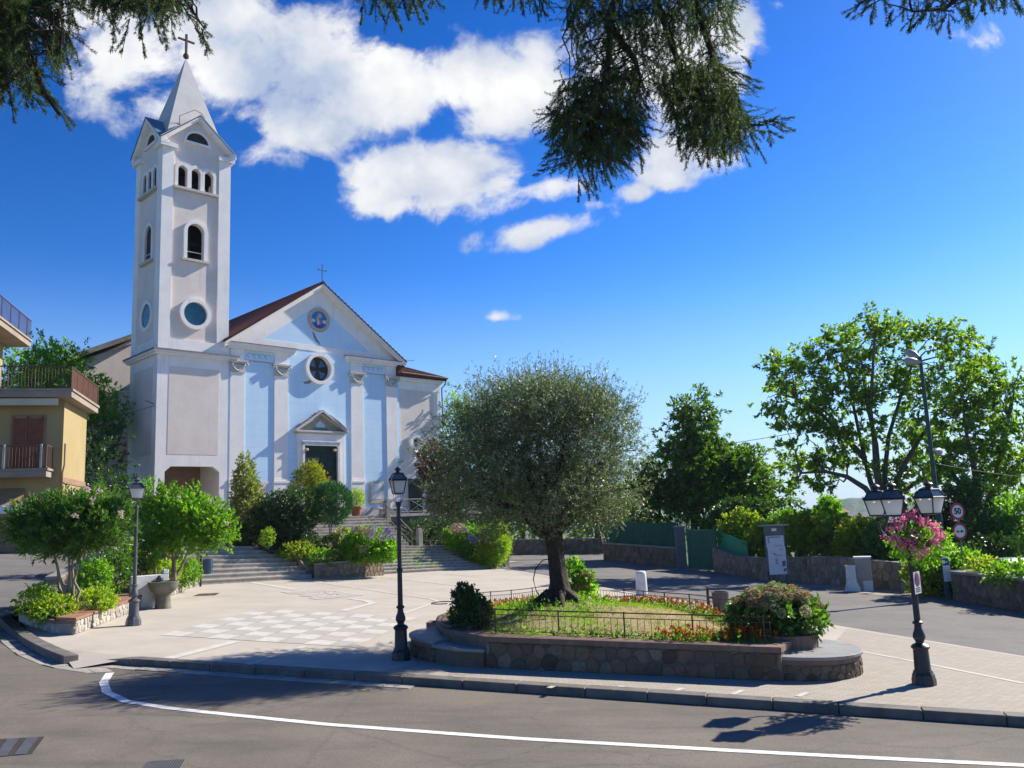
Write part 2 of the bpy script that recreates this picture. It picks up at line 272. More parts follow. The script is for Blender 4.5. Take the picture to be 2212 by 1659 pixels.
surf('steel_pale',(.42,.45,.45),(.32,.35,.35),scale=4,fine=30,bs=.1,rough=.5)
surf('lamp_head',(.34,.35,.34),(.26,.27,.26),scale=3,fine=20,bs=.1,rough=.5)
surf('marble_white',(.78,.77,.75),(.60,.59,.57),scale=3,fine=25,bs=.2)
surf('cabinet_grey',(.42,.40,.36),(.34,.32,.28),scale=3,fine=25,bs=.2)
surf('bin_blue',(.07,.13,.20),(.05,.09,.14),scale=4,fine=30,bs=.1,rough=.5)
surf('bin_grey',(.13,.125,.115),(.09,.085,.08),scale=5,fine=30,bs=.3,rough=.6)
surf('sign_red',(.52,.03,.05),(.46,.025,.045),scale=3,fine=20,bs=0,rough=.45)
surf('sign_white',(.80,.80,.80),(.74,.74,.74),scale=3,fine=20,bs=0,rough=.45)
surf('sign_black',(.02,.02,.025),(.02,.02,.022),scale=3,fine=20,bs=0,rough=.45)
surf('sign_blue',(.05,.08,.36),(.04,.07,.30),scale=3,fine=20,bs=0,rough=.45)
surf('paper',(.72,.73,.76),(.60,.60,.62),scale=6,fine=30,bs=.1)
surf('paper_print',(.42,.45,.52),(.33,.36,.44),scale=9,fine=30,bs=0)
surf('board_grey',(.16,.17,.18),(.11,.12,.13),scale=4,fine=25,bs=.2)
surf('board_wood',(.55,.50,.38),(.44,.40,.30),scale=4,fine=20,bs=.1)
surf('cloth_awning',(.40,.24,.13),(.33,.19,.10),scale=3,fine=30,bs=.1)
surf('hose_black',(.015,.016,.015),scale=4,fine=10,bs=0,rough=.5)
surf('car_paint',(.30,.42,.50),(.27,.38,.46),scale=2,fine=10,bs=0,rough=.25,spec=.6)
surf('rubber',(.02,.02,.02),scale=4,fine=20,bs=.1)
surf('hill_wood',(.045,.10,.045),(.028,.07,.03),scale=.02,fine=.15,bs=1,bd=3)
surf('far_field',(.09,.12,.05),(.06,.085,.035),scale=.02,fine=.3,bs=.6,bd=1)
surf('grit',(.34,.30,.25),(.22,.195,.16),scale=1.2,fine=40,bs=.6)
surf('medal_blue',(.03,.24,.60),(.02,.18,.50),scale=3,fine=14,bs=0); surf('medal_gold',(.58,.45,.30),(.52,.38,.28),scale=6,fine=20,bs=.1)
surf('medal_cloud',(.62,.68,.78),(.5,.6,.75),scale=6,fine=20,bs=0); surf('medal_robe',(.04,.10,.42),(.03,.07,.34),scale=6,fine=20,bs=0)
surf('medal_rose',(.55,.10,.14),(.5,.22,.28),scale=6,fine=20,bs=0); surf('medal_skin',(.62,.46,.40),scale=6,fine=20,bs=0); surf('medal_cream',(.66,.62,.58),scale=6,fine=20,bs=0)
surf('ochre_mural',(.40,.36,.24),(.30,.28,.19),scale=3,fine=20,bs=.1); surf('mural_green',(.12,.26,.20),(.10,.2,.17),scale=5,fine=20,bs=0)
leaf_mat('leaf_olive',[(.055,.092,.028),(.105,.155,.055),(.22,.275,.145),(.56,.59,.45)],.30,.42,.5,(1.2,1.4,.7))
leaf_mat('leaf_walnut',[(.075,.15,.012),(.12,.22,.018),(.18,.29,.025),(.25,.32,.03)],.50,.45,.4)
leaf_mat('leaf_deep',[(.035,.085,.010),(.065,.14,.014),(.10,.19,.018),(.14,.23,.02)],.42,.45,.4)
leaf_mat('leaf_bright',[(0.090,0.195,0.022),(0.150,0.300,0.033),(0.225,0.390,0.045)],.48,.45,.4)
leaf_mat('leaf_lime',[(0.180,0.300,0.030),(0.300,0.420,0.045),(0.390,0.450,0.060)],.42,.5,.3)
leaf_mat('leaf_dark',[(0.027,0.068,0.018),(0.045,0.105,0.027),(0.068,0.143,0.036)],.25,.4,.5)
leaf_mat('leaf_topiary',[(0.018,0.083,0.033),(0.030,0.128,0.045),(0.053,0.180,0.060)],.2,.5,.4)
leaf_mat('leaf_oleander',[(0.045,0.112,0.027),(0.083,0.180,0.033),(0.135,0.255,0.045)],.32,.4,.5)
leaf_mat('leaf_cedar',[(.026,.058,.018),(.05,.09,.024),(.085,.125,.034)],.25,.6,.25)
leaf_mat('leaf_variegated',[(0.105,0.165,0.030),(0.240,0.270,0.075),(0.390,0.390,0.150),(0.135,0.195,0.045)],.3,.45,.4)
leaf_mat('leaf_vine',[(.12,.22,.02),(.20,.31,.03),(.28,.33,.04),(.26,.20,.05)],.5,.5,.35)
leaf_mat('leaf_photinia',[(0.090,0.030,0.021),(0.150,0.045,0.030),(0.060,0.075,0.030)],.2,.4,.5)
leaf_mat('leaf_crape',[(0.120,0.225,0.030),(0.225,0.300,0.045),(0.390,0.195,0.045)],.42,.5,.3)
leaf_mat('grass',[(0.120,0.240,0.022),(0.180,0.315,0.030),(0.255,0.360,0.045)],.4,.6,.2)
leaf_mat('dry_blade',[(.30,.25,.09),(.38,.31,.13),(.20,.24,.05)],.3,.7,.2)
leaf_mat('flower_orange',[(.55,.10,.015),(.62,.18,.02),(.50,.05,.02)],.3,.6,.2,(1.2,1.1,.9))
leaf_mat('flower_pink',[(.78,.12,.36),(.82,.24,.50),(.85,.40,.60)],.5,.6,.2,(1.3,1,1.1))
leaf_mat('flower_pale',[(.70,.55,.56),(.74,.62,.60)],.35,.6,.2,(1.1,1,1))
leaf_mat('flower_mauve',[(.50,.44,.52),(.56,.50,.58),(.44,.40,.52)],.25,.7,.2,(1.1,1.,1.1))
leaf_mat('flower_cream',[(.52,.50,.26),(.60,.56,.32),(.48,.44,.28)],.3,.7,.2,(1.1,1.1,.9))
leaf_mat('flower_faded',[(.48,.27,.17),(.55,.36,.22),(.46,.40,.18)],.3,.7,.2,(1.1,1.,.8))
leaf_mat('flower_violet',[(.22,.20,.55),(.30,.26,.62)],.25,.7,.2,(1.1,1.,1.1))
leaf_mat('flower_rose',[(.50,.26,.28),(.56,.34,.36)],.25,.7,.2,(1.1,1.,1.))

# ------------------------------------------------------------------ object helpers
def link(o,parent=None):
    col.objects.link(o)
    if parent is not None: o.parent=parent
    return o
def tag(o,label=None,cat=None,group=None,kind=None):
    if label: o['label']=label
    if cat: o['category']=cat
    if group: o['group']=group
    if kind: o['kind']=kind
    return o
def thing(name,label,cat,loc=(0,0,0),rz=0,group=None):
    o=bpy.data.objects.new(name,None); o.empty_display_size=.3; o.location=tuple(float(x) for x in loc); o.rotation_euler=(0,0,rz); link(o); return tag(o,label,cat,group)
class MB:
    def __init__(s): s.v=[]; s.f=[]; s.off=np.zeros(3)
    def add(s,vs,fs):
        b=len(s.v); s.v+= [tuple(float(c) for c in v) for v in vs]; s.f+=[tuple(i+b for i in f) for f in fs]; return s
    def box(s,x0,x1,y0,y1,z0,z1,taper=0):
        t=taper
        return s.add([(x0,y0,z0),(x1,y0,z0),(x1,y1,z0),(x0,y1,z0),(x0+t,y0+t,z1),(x1-t,y0+t,z1),(x1-t,y1-t,z1),(x0+t,y1-t,z1)],[(0,3,2,1),(4,5,6,7),(0,1,5,4),(1,2,6,5),(2,3,7,6),(3,0,4,7)])
    def obox(s,c,half,ang):   # box rotated about z
        ca,sa=math.cos(ang),math.sin(ang); vs=[]
        for dz in (-1,1):
            for dx,dy in ((-1,-1),(1,-1),(1,1),(-1,1)):
                x,y=dx*half[0],dy*half[1]; vs.append((c[0]+x*ca-y*sa,c[1]+x*sa+y*ca,c[2]+dz*half[2]))
        return s.add(vs,[(0,3,2,1),(4,5,6,7),(0,1,5,4),(1,2,6,5),(2,3,7,6),(3,0,4,7)])
    def prism(s,poly,z0,z1):   # poly: xy list; z may be callables
        n=len(poly); f0=z0 if callable(z0) else (lambda x,y:z0); f1=z1 if callable(z1) else (lambda x,y:z1)
        vs=[(x,y,f0(x,y)) for x,y in poly]+[(x,y,f1(x,y)) for x,y in poly]
        ar=sum(poly[i][0]*poly[(i+1)%n][1]-poly[(i+1)%n][0]*poly[i][1] for i in range(n))
        tri=tessellate_polygon([[Vector((x,y,0)) for x,y in poly]]); fs=[]
        for t in tri:
            a,b,c=t; cr=(poly[b][0]-poly[a][0])*(poly[c][1]-poly[a][1])-(poly[b][1]-poly[a][1])*(poly[c][0]-poly[a][0])
            if cr<0: a,c=c,a
            fs.append((a+n,b+n,c+n)); fs.append((c,b,a))
        for i in range(n):
            j=(i+1)%n; q=(i,j,j+n,i+n); fs.append(q if ar>0 else q[::-1])
        return s.add(vs,fs)
    def sheet(s,poly,zf):
        n=len(poly); vs=[(x,y,zf(x,y)) for x,y in poly]; tri=tessellate_polygon([[Vector((x,y,0)) for x,y in poly]]); fs=[]
        for a,b,c in tri:
            cr=(poly[b][0]-poly[a][0])*(poly[c][1]-poly[a][1])-(poly[b][1]-poly[a][1])*(poly[c][0]-poly[a][0])
            fs.append((a,b,c) if cr>0 else (c,b,a))
        return s.add(vs,fs)
    def tube(s,pts,rad,n=8,cap=True):
        pts=[np.array(p,float) for p in pts]; m=len(pts)
        if not hasattr(rad,'__len__'): rad=[rad]*m
        vs=[]; ref=None
        for i,p in enumerate(pts):
            d=pts[min(i+1,m-1)]-pts[max(i-1,0)]; d=d/(np.linalg.norm(d)+1e-9)
            if ref is None: ref=np.array([0,0,1.]) if abs(d[2])<.9 else np.array([1.,0,0])
            a=np.cross(d,ref); a/=np.linalg.norm(a)+1e-9; b=np.cross(d,a); ref=-b if False else ref
            for k in range(n):
                t=2*math.pi*k/n; vs.append(p+(a*math.cos(t)+b*math.sin(t))*rad[i])
        fs=[]
        for i in range(m-1):
            for k in range(n):
                k2=(k+1)%n; fs.append((i*n+k,(i+1)*n+k,(i+1)*n+k2,i*n+k2))
        if cap: fs.append(tuple(range(n))); fs.append(tuple(range((m-1)*n,m*n))[::-1])
        return s.add(vs,fs)
    def lathe(s,prof,c=(0,0,0),n=16,rot=0):   # prof [(r,z)]
        vs=[]; 
        for r,z in prof:
            for k in range(n):
                t=2*math.pi*k/n+rot; vs.append((c[0]+r*math.cos(t),c[1]+r*math.sin(t),c[2]+z))
        fs=[]
        for i in range(len(prof)-1):
            for k in range(n):
                k2=(k+1)%n; fs.append((i*n+k,i*n+k2,(i+1)*n+k2,(i+1)*n+k))
        fs.append(tuple(range(n))[::-1]); fs.append(tuple(range((len(prof)-1)*n,len(prof)*n)))
        return s.add(vs,fs)
    def plate(s,loops,th,fr):   # loops: [outer, hole...] in 2D (a,b); fr(a,b,depth)->xyz ; solid plate with real holes
        allp=[p for l in loops for p in l]; n=len(allp); tri=tessellate_polygon([[Vector((a,b,0)) for a,b in l] for l in loops])
        vs=[fr(a,b,0) for a,b in allp]+[fr(a,b,th) for a,b in allp]; fs=[]
        for t in tri: fs.append(tuple(t)); fs.append(tuple(i+n for i in t)[::-1])
        o=0
        for l in loops:
            m=len(l)
            for i in range(m):
                j=(i+1)%m; fs.append((o+i,o+j,o+j+n,o+i+n))
            o+=m
        return s.add(vs,fs)
    def build(s,name,mat,parent=None,smooth=None,bevel=0,fix=True):
        me=bpy.data.meshes.new(name); me.from_pydata(s.v,[],s.f); me.update()
        if fix:
            bm=bmesh.new(); bm.from_mesh(me); bmesh.ops.recalc_face_normals(bm,faces=bm.faces); bm.to_mesh(me); bm.free()
        me.materials.append(MATS[mat] if isinstance(mat,str) else mat)
        if smooth is not None:
            me.shade_smooth(); me.set_sharp_from_angle(angle=R(smooth))
        o=bpy.data.objects.new(name,me); link(o,parent)
        if bevel:
            b=o.modifiers.new('bevel','BEVEL'); b.width=bevel; b.segments=2; b.limit_method='ANGLE'; b.angle_limit=R(40)
        return o
def stone_cells(L,h,size):
    # irregular rubble: Voronoi cells of a jittered grid clipped to the wall face
    nx=max(2,int(round(L/size))); nz=max(2,int(round(h/size*1.15))); pts=[]
    for j in range(-1,nz+1):
        for i in range(-1,nx+1): pts.append(((i+.5+random.uniform(-.36,.36)+.5*(j%2))*L/nx,(j+.5+random.uniform(-.30,.30))*h/nz))
    out=[]
    for k,(px,pz) in enumerate(pts):
        poly=[(0,0),(L,0),(L,h),(0,h)]
        for q in sorted(pts,key=lambda q:(q[0]-px)**2+(q[1]-pz)**2)[1:15]:
            mx,mz=(px+q[0])/2,(pz+q[1])/2; dx,dz=q[0]-px,q[1]-pz; new=[]
            for a,b in zip(poly,poly[1:]+poly[:1]):
                da=(a[0]-mx)*dx+(a[1]-mz)*dz; db=(b[0]-mx)*dx+(b[1]-mz)*dz
                if da<=0: new.append(a)
                if da*db<0: t=da/(da-db); new.append((a[0]+(b[0]-a[0])*t,a[1]+(b[1]-a[1])*t))
            poly=new
            if len(poly)<3: break
        if len(poly)>=3: out.append(poly)
    return out
def add_stones(m,L,h,size,fr,depth=.03,gap=.014):
    # fr(u,v,d): d outward; every stone is a low cushion with its own height
    for poly in stone_cells(L,h,size):
        cx=sum(p[0] for p in poly)/len(poly); cz=sum(p[1] for p in poly)/len(poly); r=max(math.hypot(p[0]-cx,p[1]-cz) for p in poly)
        if r<.03: continue
        # soften corners
        q=[]
        for a,b in zip(poly,poly[1:]+poly[:1]): q+=[(a[0]*.8+b[0]*.2,a[1]*.8+b[1]*.2),(a[0]*.2+b[0]*.8,a[1]*.2+b[1]*.8)]
        k0=max(.3,1-gap/r); k1=max(.25,1-(gap+.022)/r); d=depth*random.uniform(.6,1.2); n=len(q); j=lambda: random.uniform(-.004,.004)
        ring=lambda k,dd:[fr(cx+(x-cx)*k,cz+(y-cz)*k,dd) for x,y in q]
        m.add(ring(k0,-.01)+ring(k0,d*.55)+[fr(cx+(x-cx)*k1,cz+(y-cz)*k1,d+j()) for x,y in q],[(i,(i+1)%n,(i+1)%n+n,i+n) for i in range(n)]+[(i+n,(i+1)%n+n,(i+1)%n+2*n,i+2*n) for i in range(n)]+[tuple(range(2*n,3*n))])
def build2(m,name,mat,mat2,n1,parent):
    o=m.build(name,mat,parent); o.data.materials.append(MATS[mat2]); idx=np.zeros(len(o.data.polygons),dtype=np.int32); idx[n1:]=1; o.data.polygons.foreach_set('material_index',idx); return o
def struct(o): o['kind']='structure'; return o
def arch_loop(c,w,z0,z1,n=12):    # round-topped opening; z1 = crown height
    r=w/2; return [(c-r,z0),(c+r,z0)]+[(c+r*math.cos(math.pi*k/n),z1-r+r*math.sin(math.pi*k/n)) for k in range(n+1)]
def circle_loop(c,z,r,n=28): return [(c+r*math.cos(2*math.pi*k/n),z+r*math.sin(2*math.pi*k/n)) for k in range(n)]
# leaves ------------------------------------------------------------
def unit(a): return a/(np.linalg.norm(a,axis=-1,keepdims=True)+1e-9)
def leaf_obj(name,mat,pos,dirs,ln,wd,parent=None,bend=.15):
    n=len(pos); pos=np.asarray(pos,float); dirs=unit(np.asarray(dirs,float))
    side=unit(np.cross(dirs,rng.normal(size=(n,3)))); nor=np.cross(side,dirs)
    ln=np.broadcast_to(np.asarray(ln,float),(n,))[:,None]; wd=np.broadcast_to(np.asarray(wd,float),(n,))[:,None]
    v=np.empty((n,4,3)); v[:,0]=pos; mid=pos+dirs*ln*.45+nor*ln*bend
    v[:,1]=mid+side*wd*.5; v[:,2]=pos+dirs*ln; v[:,3]=mid-side*wd*.5
    me=bpy.data.meshes.new(name); me.vertices.add(n*4); me.vertices.foreach_set('co',v.reshape(-1))
    me.loops.add(n*4); me.loops.foreach_set('vertex_index',np.arange(n*4,dtype=np.int32)); me.polygons.add(n)
    me.polygons.foreach_set('loop_start',np.arange(0,n*4,4,dtype=np.int32))
    me.update(calc_edges=True); me.validate(); me.materials.append(MATS[mat])
    return link(bpy.data.objects.new(name,me),parent)
def sprigs(c,d,L,nl,spread=.9,jit=.25):   # leaves set along short twigs
    c=np.asarray(c); d=unit(np.asarray(d)); n=len(c); L=np.broadcast_to(np.asarray(L,float),(n,))
    t=rng.uniform(.05,1,size=(n,nl)); p=c[:,None]+d[:,None]*(t*L[:,None])[...,None]
    rad=unit(np.cross(np.broadcast_to(d[:,None],(n,nl,3)),rng.normal(size=(n,nl,3))))
    dd=unit(d[:,None]+rad*spread+rng.normal(size=(n,nl,3))*jit)
    return p.reshape(-1,3),dd.reshape(-1,3)
def ell_points(c,r,n,inner=.45,flat_bottom=None):
    d=unit(rng.normal(size=(n,3))); rr=rng.uniform(inner**3,1,size=(n,1))**(1/3.); p=d*rr
    return np.asarray(c)+p*np.asarray(r),d
def lobe(px,py,Y,rx,ry,rd=None):
    k=pxm(Y); return (P(px,py,Y),np.array([rx*k,(rd if rd else (rx+ry)/2)*k,ry*k]))
def curve(a,b,sag=0.,n=6,jit=0.):
    a=np.array(a,float); b=np.array(b,float); out=[]
    for i in range(n+1):
        t=i/n; p=a+(b-a)*t; p=p+np.array([0,0,sag*4*t*(1-t)])
        if 0<i<n and jit: p=p+rng.normal(size=3)*jit
        out.append(p)
    return out
def tree(name,label,cat,trunk,tr,lobes,leafmat,bark,clumps=14,clump_r=.5,spr=10,L=.4,nl=10,ll=.12,lw=.05,up=.3,outw=.8,rnd=.6,group=None,limbs=True,spread=.9,inner=.4,twigs=True):
    base=np.array(trunk[0],float); root=thing(name,label,cat,base,0,group)
    mb=MB(); loc=[np.array(t,float)-base for t in trunk]
    mb.tube(loc,[tr*(1-.45*i/(len(loc)-1)) for i in range(len(loc))],10)
    pp=[];dd=[]
    for (c,r) in lobes:
        c=np.array(c)-base; vol=r[0]*r[1]*r[2]
        start=loc[-1]
        if limbs: mb.tube(curve(start,c,0.06*np.linalg.norm(c-start),7,.03*np.linalg.norm(c-start)),[tr*.5*(1-.8*i/7) for i in range(8)],6)
        k=max(4,int(clumps*(r[0]*r[1]*r[2])**(2/3.)/1.0)); cp,cd_=ell_points(c,r,k,inner)
        for q,dq in zip(cp,cd_):
            if limbs and twigs and random.random()<.5: mb.tube(curve(c+(q-c)*.1,q,.04,3,.03),[tr*.10,tr*.08,tr*.05,tr*.03],4,False)
            s=q+rng.normal(size=(spr,3))*clump_r*.5
            pp.append(s); dd.append(dq*outw+np.array([0,0,up])+rng.normal(size=(spr,3))*rnd)
    pos,dirs=sprigs(np.concatenate(pp),np.concatenate(dd),L,nl,spread)
    mb.build('trunk',bark,root,smooth=60)
    n=len(pos); leaf_obj('crown',leafmat,pos,dirs,ll*rng.uniform(.6,1.3,n),lw*rng.uniform(.7,1.2,n),root)
    return root
def bush(name,label,cat,base,lobes,leafmat,spr=None,dens=60,L=.15,nl=9,ll=.08,lw=.04,up=.4,outw=.9,rnd=.5,group=None,stem='bark_grey',inner=.55,spread=.9,partname='foliage',nstem=5):
    base=np.array(base,float); root=thing(name,label,cat,base,0,group); mb=MB(); pp=[];dd=[]
    for (c,r) in lobes:
        c=np.array(c,float)-base; area=(r[0]*r[1]+r[1]*r[2]+r[0]*r[2])*4.2; k=max(6,int(dens*area)); cp,cd_=ell_points(c,r,k,inner)
        ok=cp[:,2]>-.02; cp,cd_=cp[ok],cd_[ok]; pp.append(cp); dd.append(cd_*outw+np.array([0,0,up])+rng.normal(size=(len(cp),3))*rnd)
        for j in range(nstem):
            e=c+rng.normal(size=3)*np.array(r)*.35; mb.tube(curve(np.array([rng.normal()*.05,rng.normal()*.05,0.02]),e,.02,4,.02),[.02,.017,.014,.01,.006],5)
    pos,dirs=sprigs(np.concatenate(pp),np.concatenate(dd),L,nl,spread); n=len(pos)
    mb.build('stem',stem,root,smooth=60)
    leaf_obj(partname,leafmat,pos,dirs,ll*rng.uniform(.6,1.3,n),lw*rng.uniform(.7,1.2,n),root); return root
# ------------------------------------------------------------------ church frame
ANG=R(45.4); cu=np.array([math.sin(ANG),math.cos(ANG),0]); cn=np.array([math.cos(ANG),-math.sin(ANG),0])
CO=P(572*2212/2560,1292*2212/2560,52.); CO[2]=0
TH=math.pi/2-ANG
def W(s,t,z): return CO+cu*s-cn*t+np.array([0,0,z])
def Wxy(s,t): w=W(s,t,0); return (w[0],w[1])
def ST(p): d=np.array(p,float)-CO; return d@cu,-(d@cn)
ZT=3.3                              # upper terrace
def zmid(s): return 2.05-.05*(s+6)  # middle terrace level
# ------------------------------------------------------------------ ground
def g2(px,py): g=G(px,py); return (float(g[0]),float(g[1]))
def slope(h): return lambda x,y: gz(x,y)+h
def smooth(a,b,x): t=min(1,max(0,(x-a)/(b-a))); return t*t*(3-2*t)
def terrain_z(x,y):
    z=gz(x,y)-.32
    # the valley on the right and far side
    fall=smooth(72,190,y)*smooth(-35,10,x); z-=26*fall
    fall2=smooth(30,110,x)*(1-smooth(72,190,y)*smooth(-35,10,x)); z-=20*fall2
    # hillside behind the church on the left
    z+=6*smooth(60,110,y)*(1-smooth(-45,-5,x))
    return z
def make_terrain():
    xs=np.concatenate([np.linspace(-1200,-60,12)[:-1],np.linspace(-60,60,41)[:-1],np.linspace(60,1200,14)])
    ys=np.concatenate([np.linspace(-60,0,4)[:-1],np.linspace(0,140,46)[:-1],np.linspace(140,1500,16)])
    mb=MB(); vs=[(x,y,terrain_z(x,y)) for y in ys for x in xs]; nx=len(xs)
    mb.add(vs,[(j*nx+i,j*nx+i+1,(j+1)*nx+i+1,(j+1)*nx+i) for j in range(len(ys)-1) for i in range(nx-1)])
    struct(mb.build('terrain','far_field',smooth=80))
make_terrain()
kerb0,kerb1=g2(280,1424),g2(2212,1550)
kd=np.array(kerb1)-np.array(kerb0); kl=np.linalg.norm(kd); kd/=kl; kn=np.array([-kd[1],kd[0]])   # kn points to the square
kerbE=tuple(np.array(kerb1)+kd*22)
def klocal(a,b): p=np.array(kerb0)+kd*a+kn*b; return (float(p[0]),float(p[1]))
# curved kerb on the left
lk=[g2(154,1421),g2(110,1404),g2(71,1385),g2(38,1360),g2(16,1342),g2(4,1318)]
RH=-.13
# front road: everything this side of the kerb
road=[(40,4.0),(14.2,11.3),klocal(0,.29),klocal(-.2,.8),klocal(-1.6,1.0),g2(170,1418),*lk,g2(-60,1300),(-24,34),(-40,30),(-40,-8),(40,-8)]
mb=MB(); mb.sheet(road,slope(RH)); struct(mb.build('road','asphalt'))
# back road
near=[g2(1040,1203),g2(1072,1215),g2(1108,1231),g2(1185,1244),g2(1280,1264),g2(1393,1285),g2(1527,1304),g2(1630,1322),g2(1814,1352),g2(1996,1382),g2(2212,1417)]
ne=np.array([13.7,11.05])
far=[(17.5,20),g2(2212,1324),g2(2074,1299),g2(1994,1279),g2(1824,1267),g2(1660,1254),g2(1550,1235),(9.4,48.3),g2(1311,1209),(6.7,66),(-1,63.2),(-6,66),(-9,61),(-3.2,55)]
br=near+[tuple(ne),(14.4,10.9),(40,3.5),(40,20)]+far
mb=MB(); mb.sheet(br,slope(-.02)); struct(mb.build('road','asphalt_back'))
# gravel verge at the foot of the roadside wall
mb=MB(); mb.sheet([g2(1690,1262),g2(1770,1269),g2(1870,1282),g2(1985,1294),g2(2003,1281),g2(1824,1265),g2(1690,1255)],slope(-.012)); struct(mb.build('verge','grit'))
# the square
plaza=[klocal(0,.32),g2(128,1402),*lk[1:4],g2(120,1340),(-17,34),(-17,40),(-6,52),(0,54),*near,tuple(ne)]
rq=[klocal(0,.32),klocal(-1.45,0.),g2(160,1431),g2(128,1402)]; mb=MB(); rz=[0,RH+.008,RH+.008,0]; mb.add([(x,y,gz(x)+zz) for (x,y),zz in zip(rq,rz)],[(0,3,2),(0,2,1)]); struct(mb.build('plaza','plaza_concrete'))
mb=MB(); mb.sheet(plaza,slope(0)); struct(mb.build('plaza','plaza_concrete'))
# small-block paving on the road side and the right end
pv=[klocal(5.5,.33),klocal(5.9,1.3),(-2.6,19.6),(-1.2,19.5),(0,18),(5,17),(6.2,18.2),g2(1830,1358),*[(x-.1,y-.15) for x,y in near[-2:]],(ne[0]-.3,ne[1]+.12)]
mb=MB(); mb.sheet(pv,slope(.004)); struct(mb.build('paving','paver'))
# kerb stones along the front road, each about a metre, slightly uneven
mb=MB(); a=-1.35
while a<22.5:
    L=random.uniform(.95,1.25) if a>-1 else 1.35; j=random.uniform(-.006,.006)
    t0=0 if a>0 else .0
    x0,y0=klocal(a+.006,0); x1,y1=klocal(a+L-.006,0); x2,y2=klocal(a+L-.006,.31); x3,y3=klocal(a+.006,.31)
    if a<-1: h0,h1=-.10,.012
    else: h0=h1=.012
    p=[(x0,y0),(x1,y1),(x2,y2),(x3,y3)]; hs=[h0,h1,h1,h0]
    vs=[(x,y,gz(x)-.35) for x,y in p]+[(x,y,gz(x)+h+j) for (x,y),h in zip(p,hs)]
    mb.add(vs,[(0,3,2,1),(4,5,6,7),(0,1,5,4),(1,2,6,5),(2,3,7,6),(3,0,4,7)]); a+=L
struct(mb.build('kerb','lava_stone',bevel=.018))
def offset_path(path,d):
    out=[]; n=len(path)
    for i in range(n):
        a=np.array(path[max(0,i-1)]); b=np.array(path[min(n-1,i+1)]); t=(b-a)/np.linalg.norm(b-a); nrm=np.array([-t[1],t[0]]); out.append(tuple(np.array(path[i])+nrm*d))
    return out
def resample(path,step):
    pts=[np.array(p,float) for p in path]; out=[pts[0]]; acc=0
    for a,b in zip(pts[:-1],pts[1:]):
        L=np.linalg.norm(b-a); d=step-acc
        while d<=L: out.append(a+(b-a)*d/L); d+=step
        acc=(acc+L)%step
    out.append(pts[-1]); return [tuple(p) for p in out]
def strip(mb,path,w0,w1,h0,h1,zf=gz,gap=.0,jit=0):
    L=offset_path(path,w0); Rr=offset_path(path,w1)
    for i in range(len(path)-1):
        a,b,c,d=L[i],L[i+1],Rr[i+1],Rr[i]; e=random.uniform(-jit,jit)
        if gap:
            f=lambda p,q:(p[0]+(q[0]-p[0])*gap,p[1]+(q[1]-p[1])*gap)
            a,b,c,d=f(a,b),f(b,a),f(c,d),f(d,c)
        p=[a,b,c,d]; vs=[(x,y,zf(x,y)+h0) for x,y in p]+[(x,y,zf(x,y)+h1+e) for x,y in p]
        mb.add(vs,[(0,3,2,1),(4,5,6,7),(0,1,5,4),(1,2,6,5),(2,3,7,6),(3,0,4,7)])
    return mb
lkp=resample(lk+[g2(-14,1290)],.9)
mb=MB(); strip(mb,lkp,-.15,.15,-.4,.05,gap=.01,jit=.006); struct(mb.build('kerb','lava_stone',bevel=.015))
# gutter strip of pale setts
gp=resample([klocal(6.5,-.18),klocal(0,-.2),klocal(-1.0,-.1),g2(230,1441),g2(190,1434),g2(120,1424),g2(60,1402),g2(20,1374),g2(-8,1345)],.55)
mb=MB(); strip(mb,gp,-.15,.17,RH-.2,RH+.012,gap=.02,jit=.008); struct(mb.build('gutter','gutter_stone'))
# drains and cover plates
def grate(name,label,p,bar,mat,h):
    c=np.array([g2(*q) for q in p]); o=c.mean(0); root=thing(name,label,'drain cover',(o[0],o[1],gz(o[0])+h)); q=c-o
    mb=MB(); mb.prism([tuple(x*1.03) for x in q],lambda x,y:gz(x+o[0])-gz(o[0])-.05,lambda x,y:gz(x+o[0])-gz(o[0])+.004); mb.build('frame','void_dark',root)
    mb=MB(); n=bar
    for i in range(n):
        t0=(i+.12)/n; t1=(i+.72)/n
        l0=q[0]+(q[1]-q[0])*t0; l1=q[0]+(q[1]-q[0])*t1; r0=q[3]+(q[2]-q[3])*t0; r1=q[3]+(q[2]-q[3])*t1
        mb.prism([tuple(l0),tuple(l1),tuple(r1),tuple(r0)],lambda x,y:gz(x+o[0])-gz(o[0])-.02,lambda x,y:gz(x+o[0])-gz(o[0])+.010)
    mb.build('grid',mat,root); return root
grate('drain_cover','dark slotted drain cover at the left edge of the front road',[(-30,1578),(95,1571),(68,1606),(-60,1617)],3,'grey_iron',RH)
grate('drain_cover','worn iron grating sunk in the near asphalt right of the dark drain',[(322,1622),(398,1618),(376,1650),(290,1655)],14,'grey_iron',RH)
grate('drain_cover','flat dark cover plate in the square near the blue bin',[(430,1283),(474,1281),(464,1286),(417,1288)],2,'rust_iron',0.002)
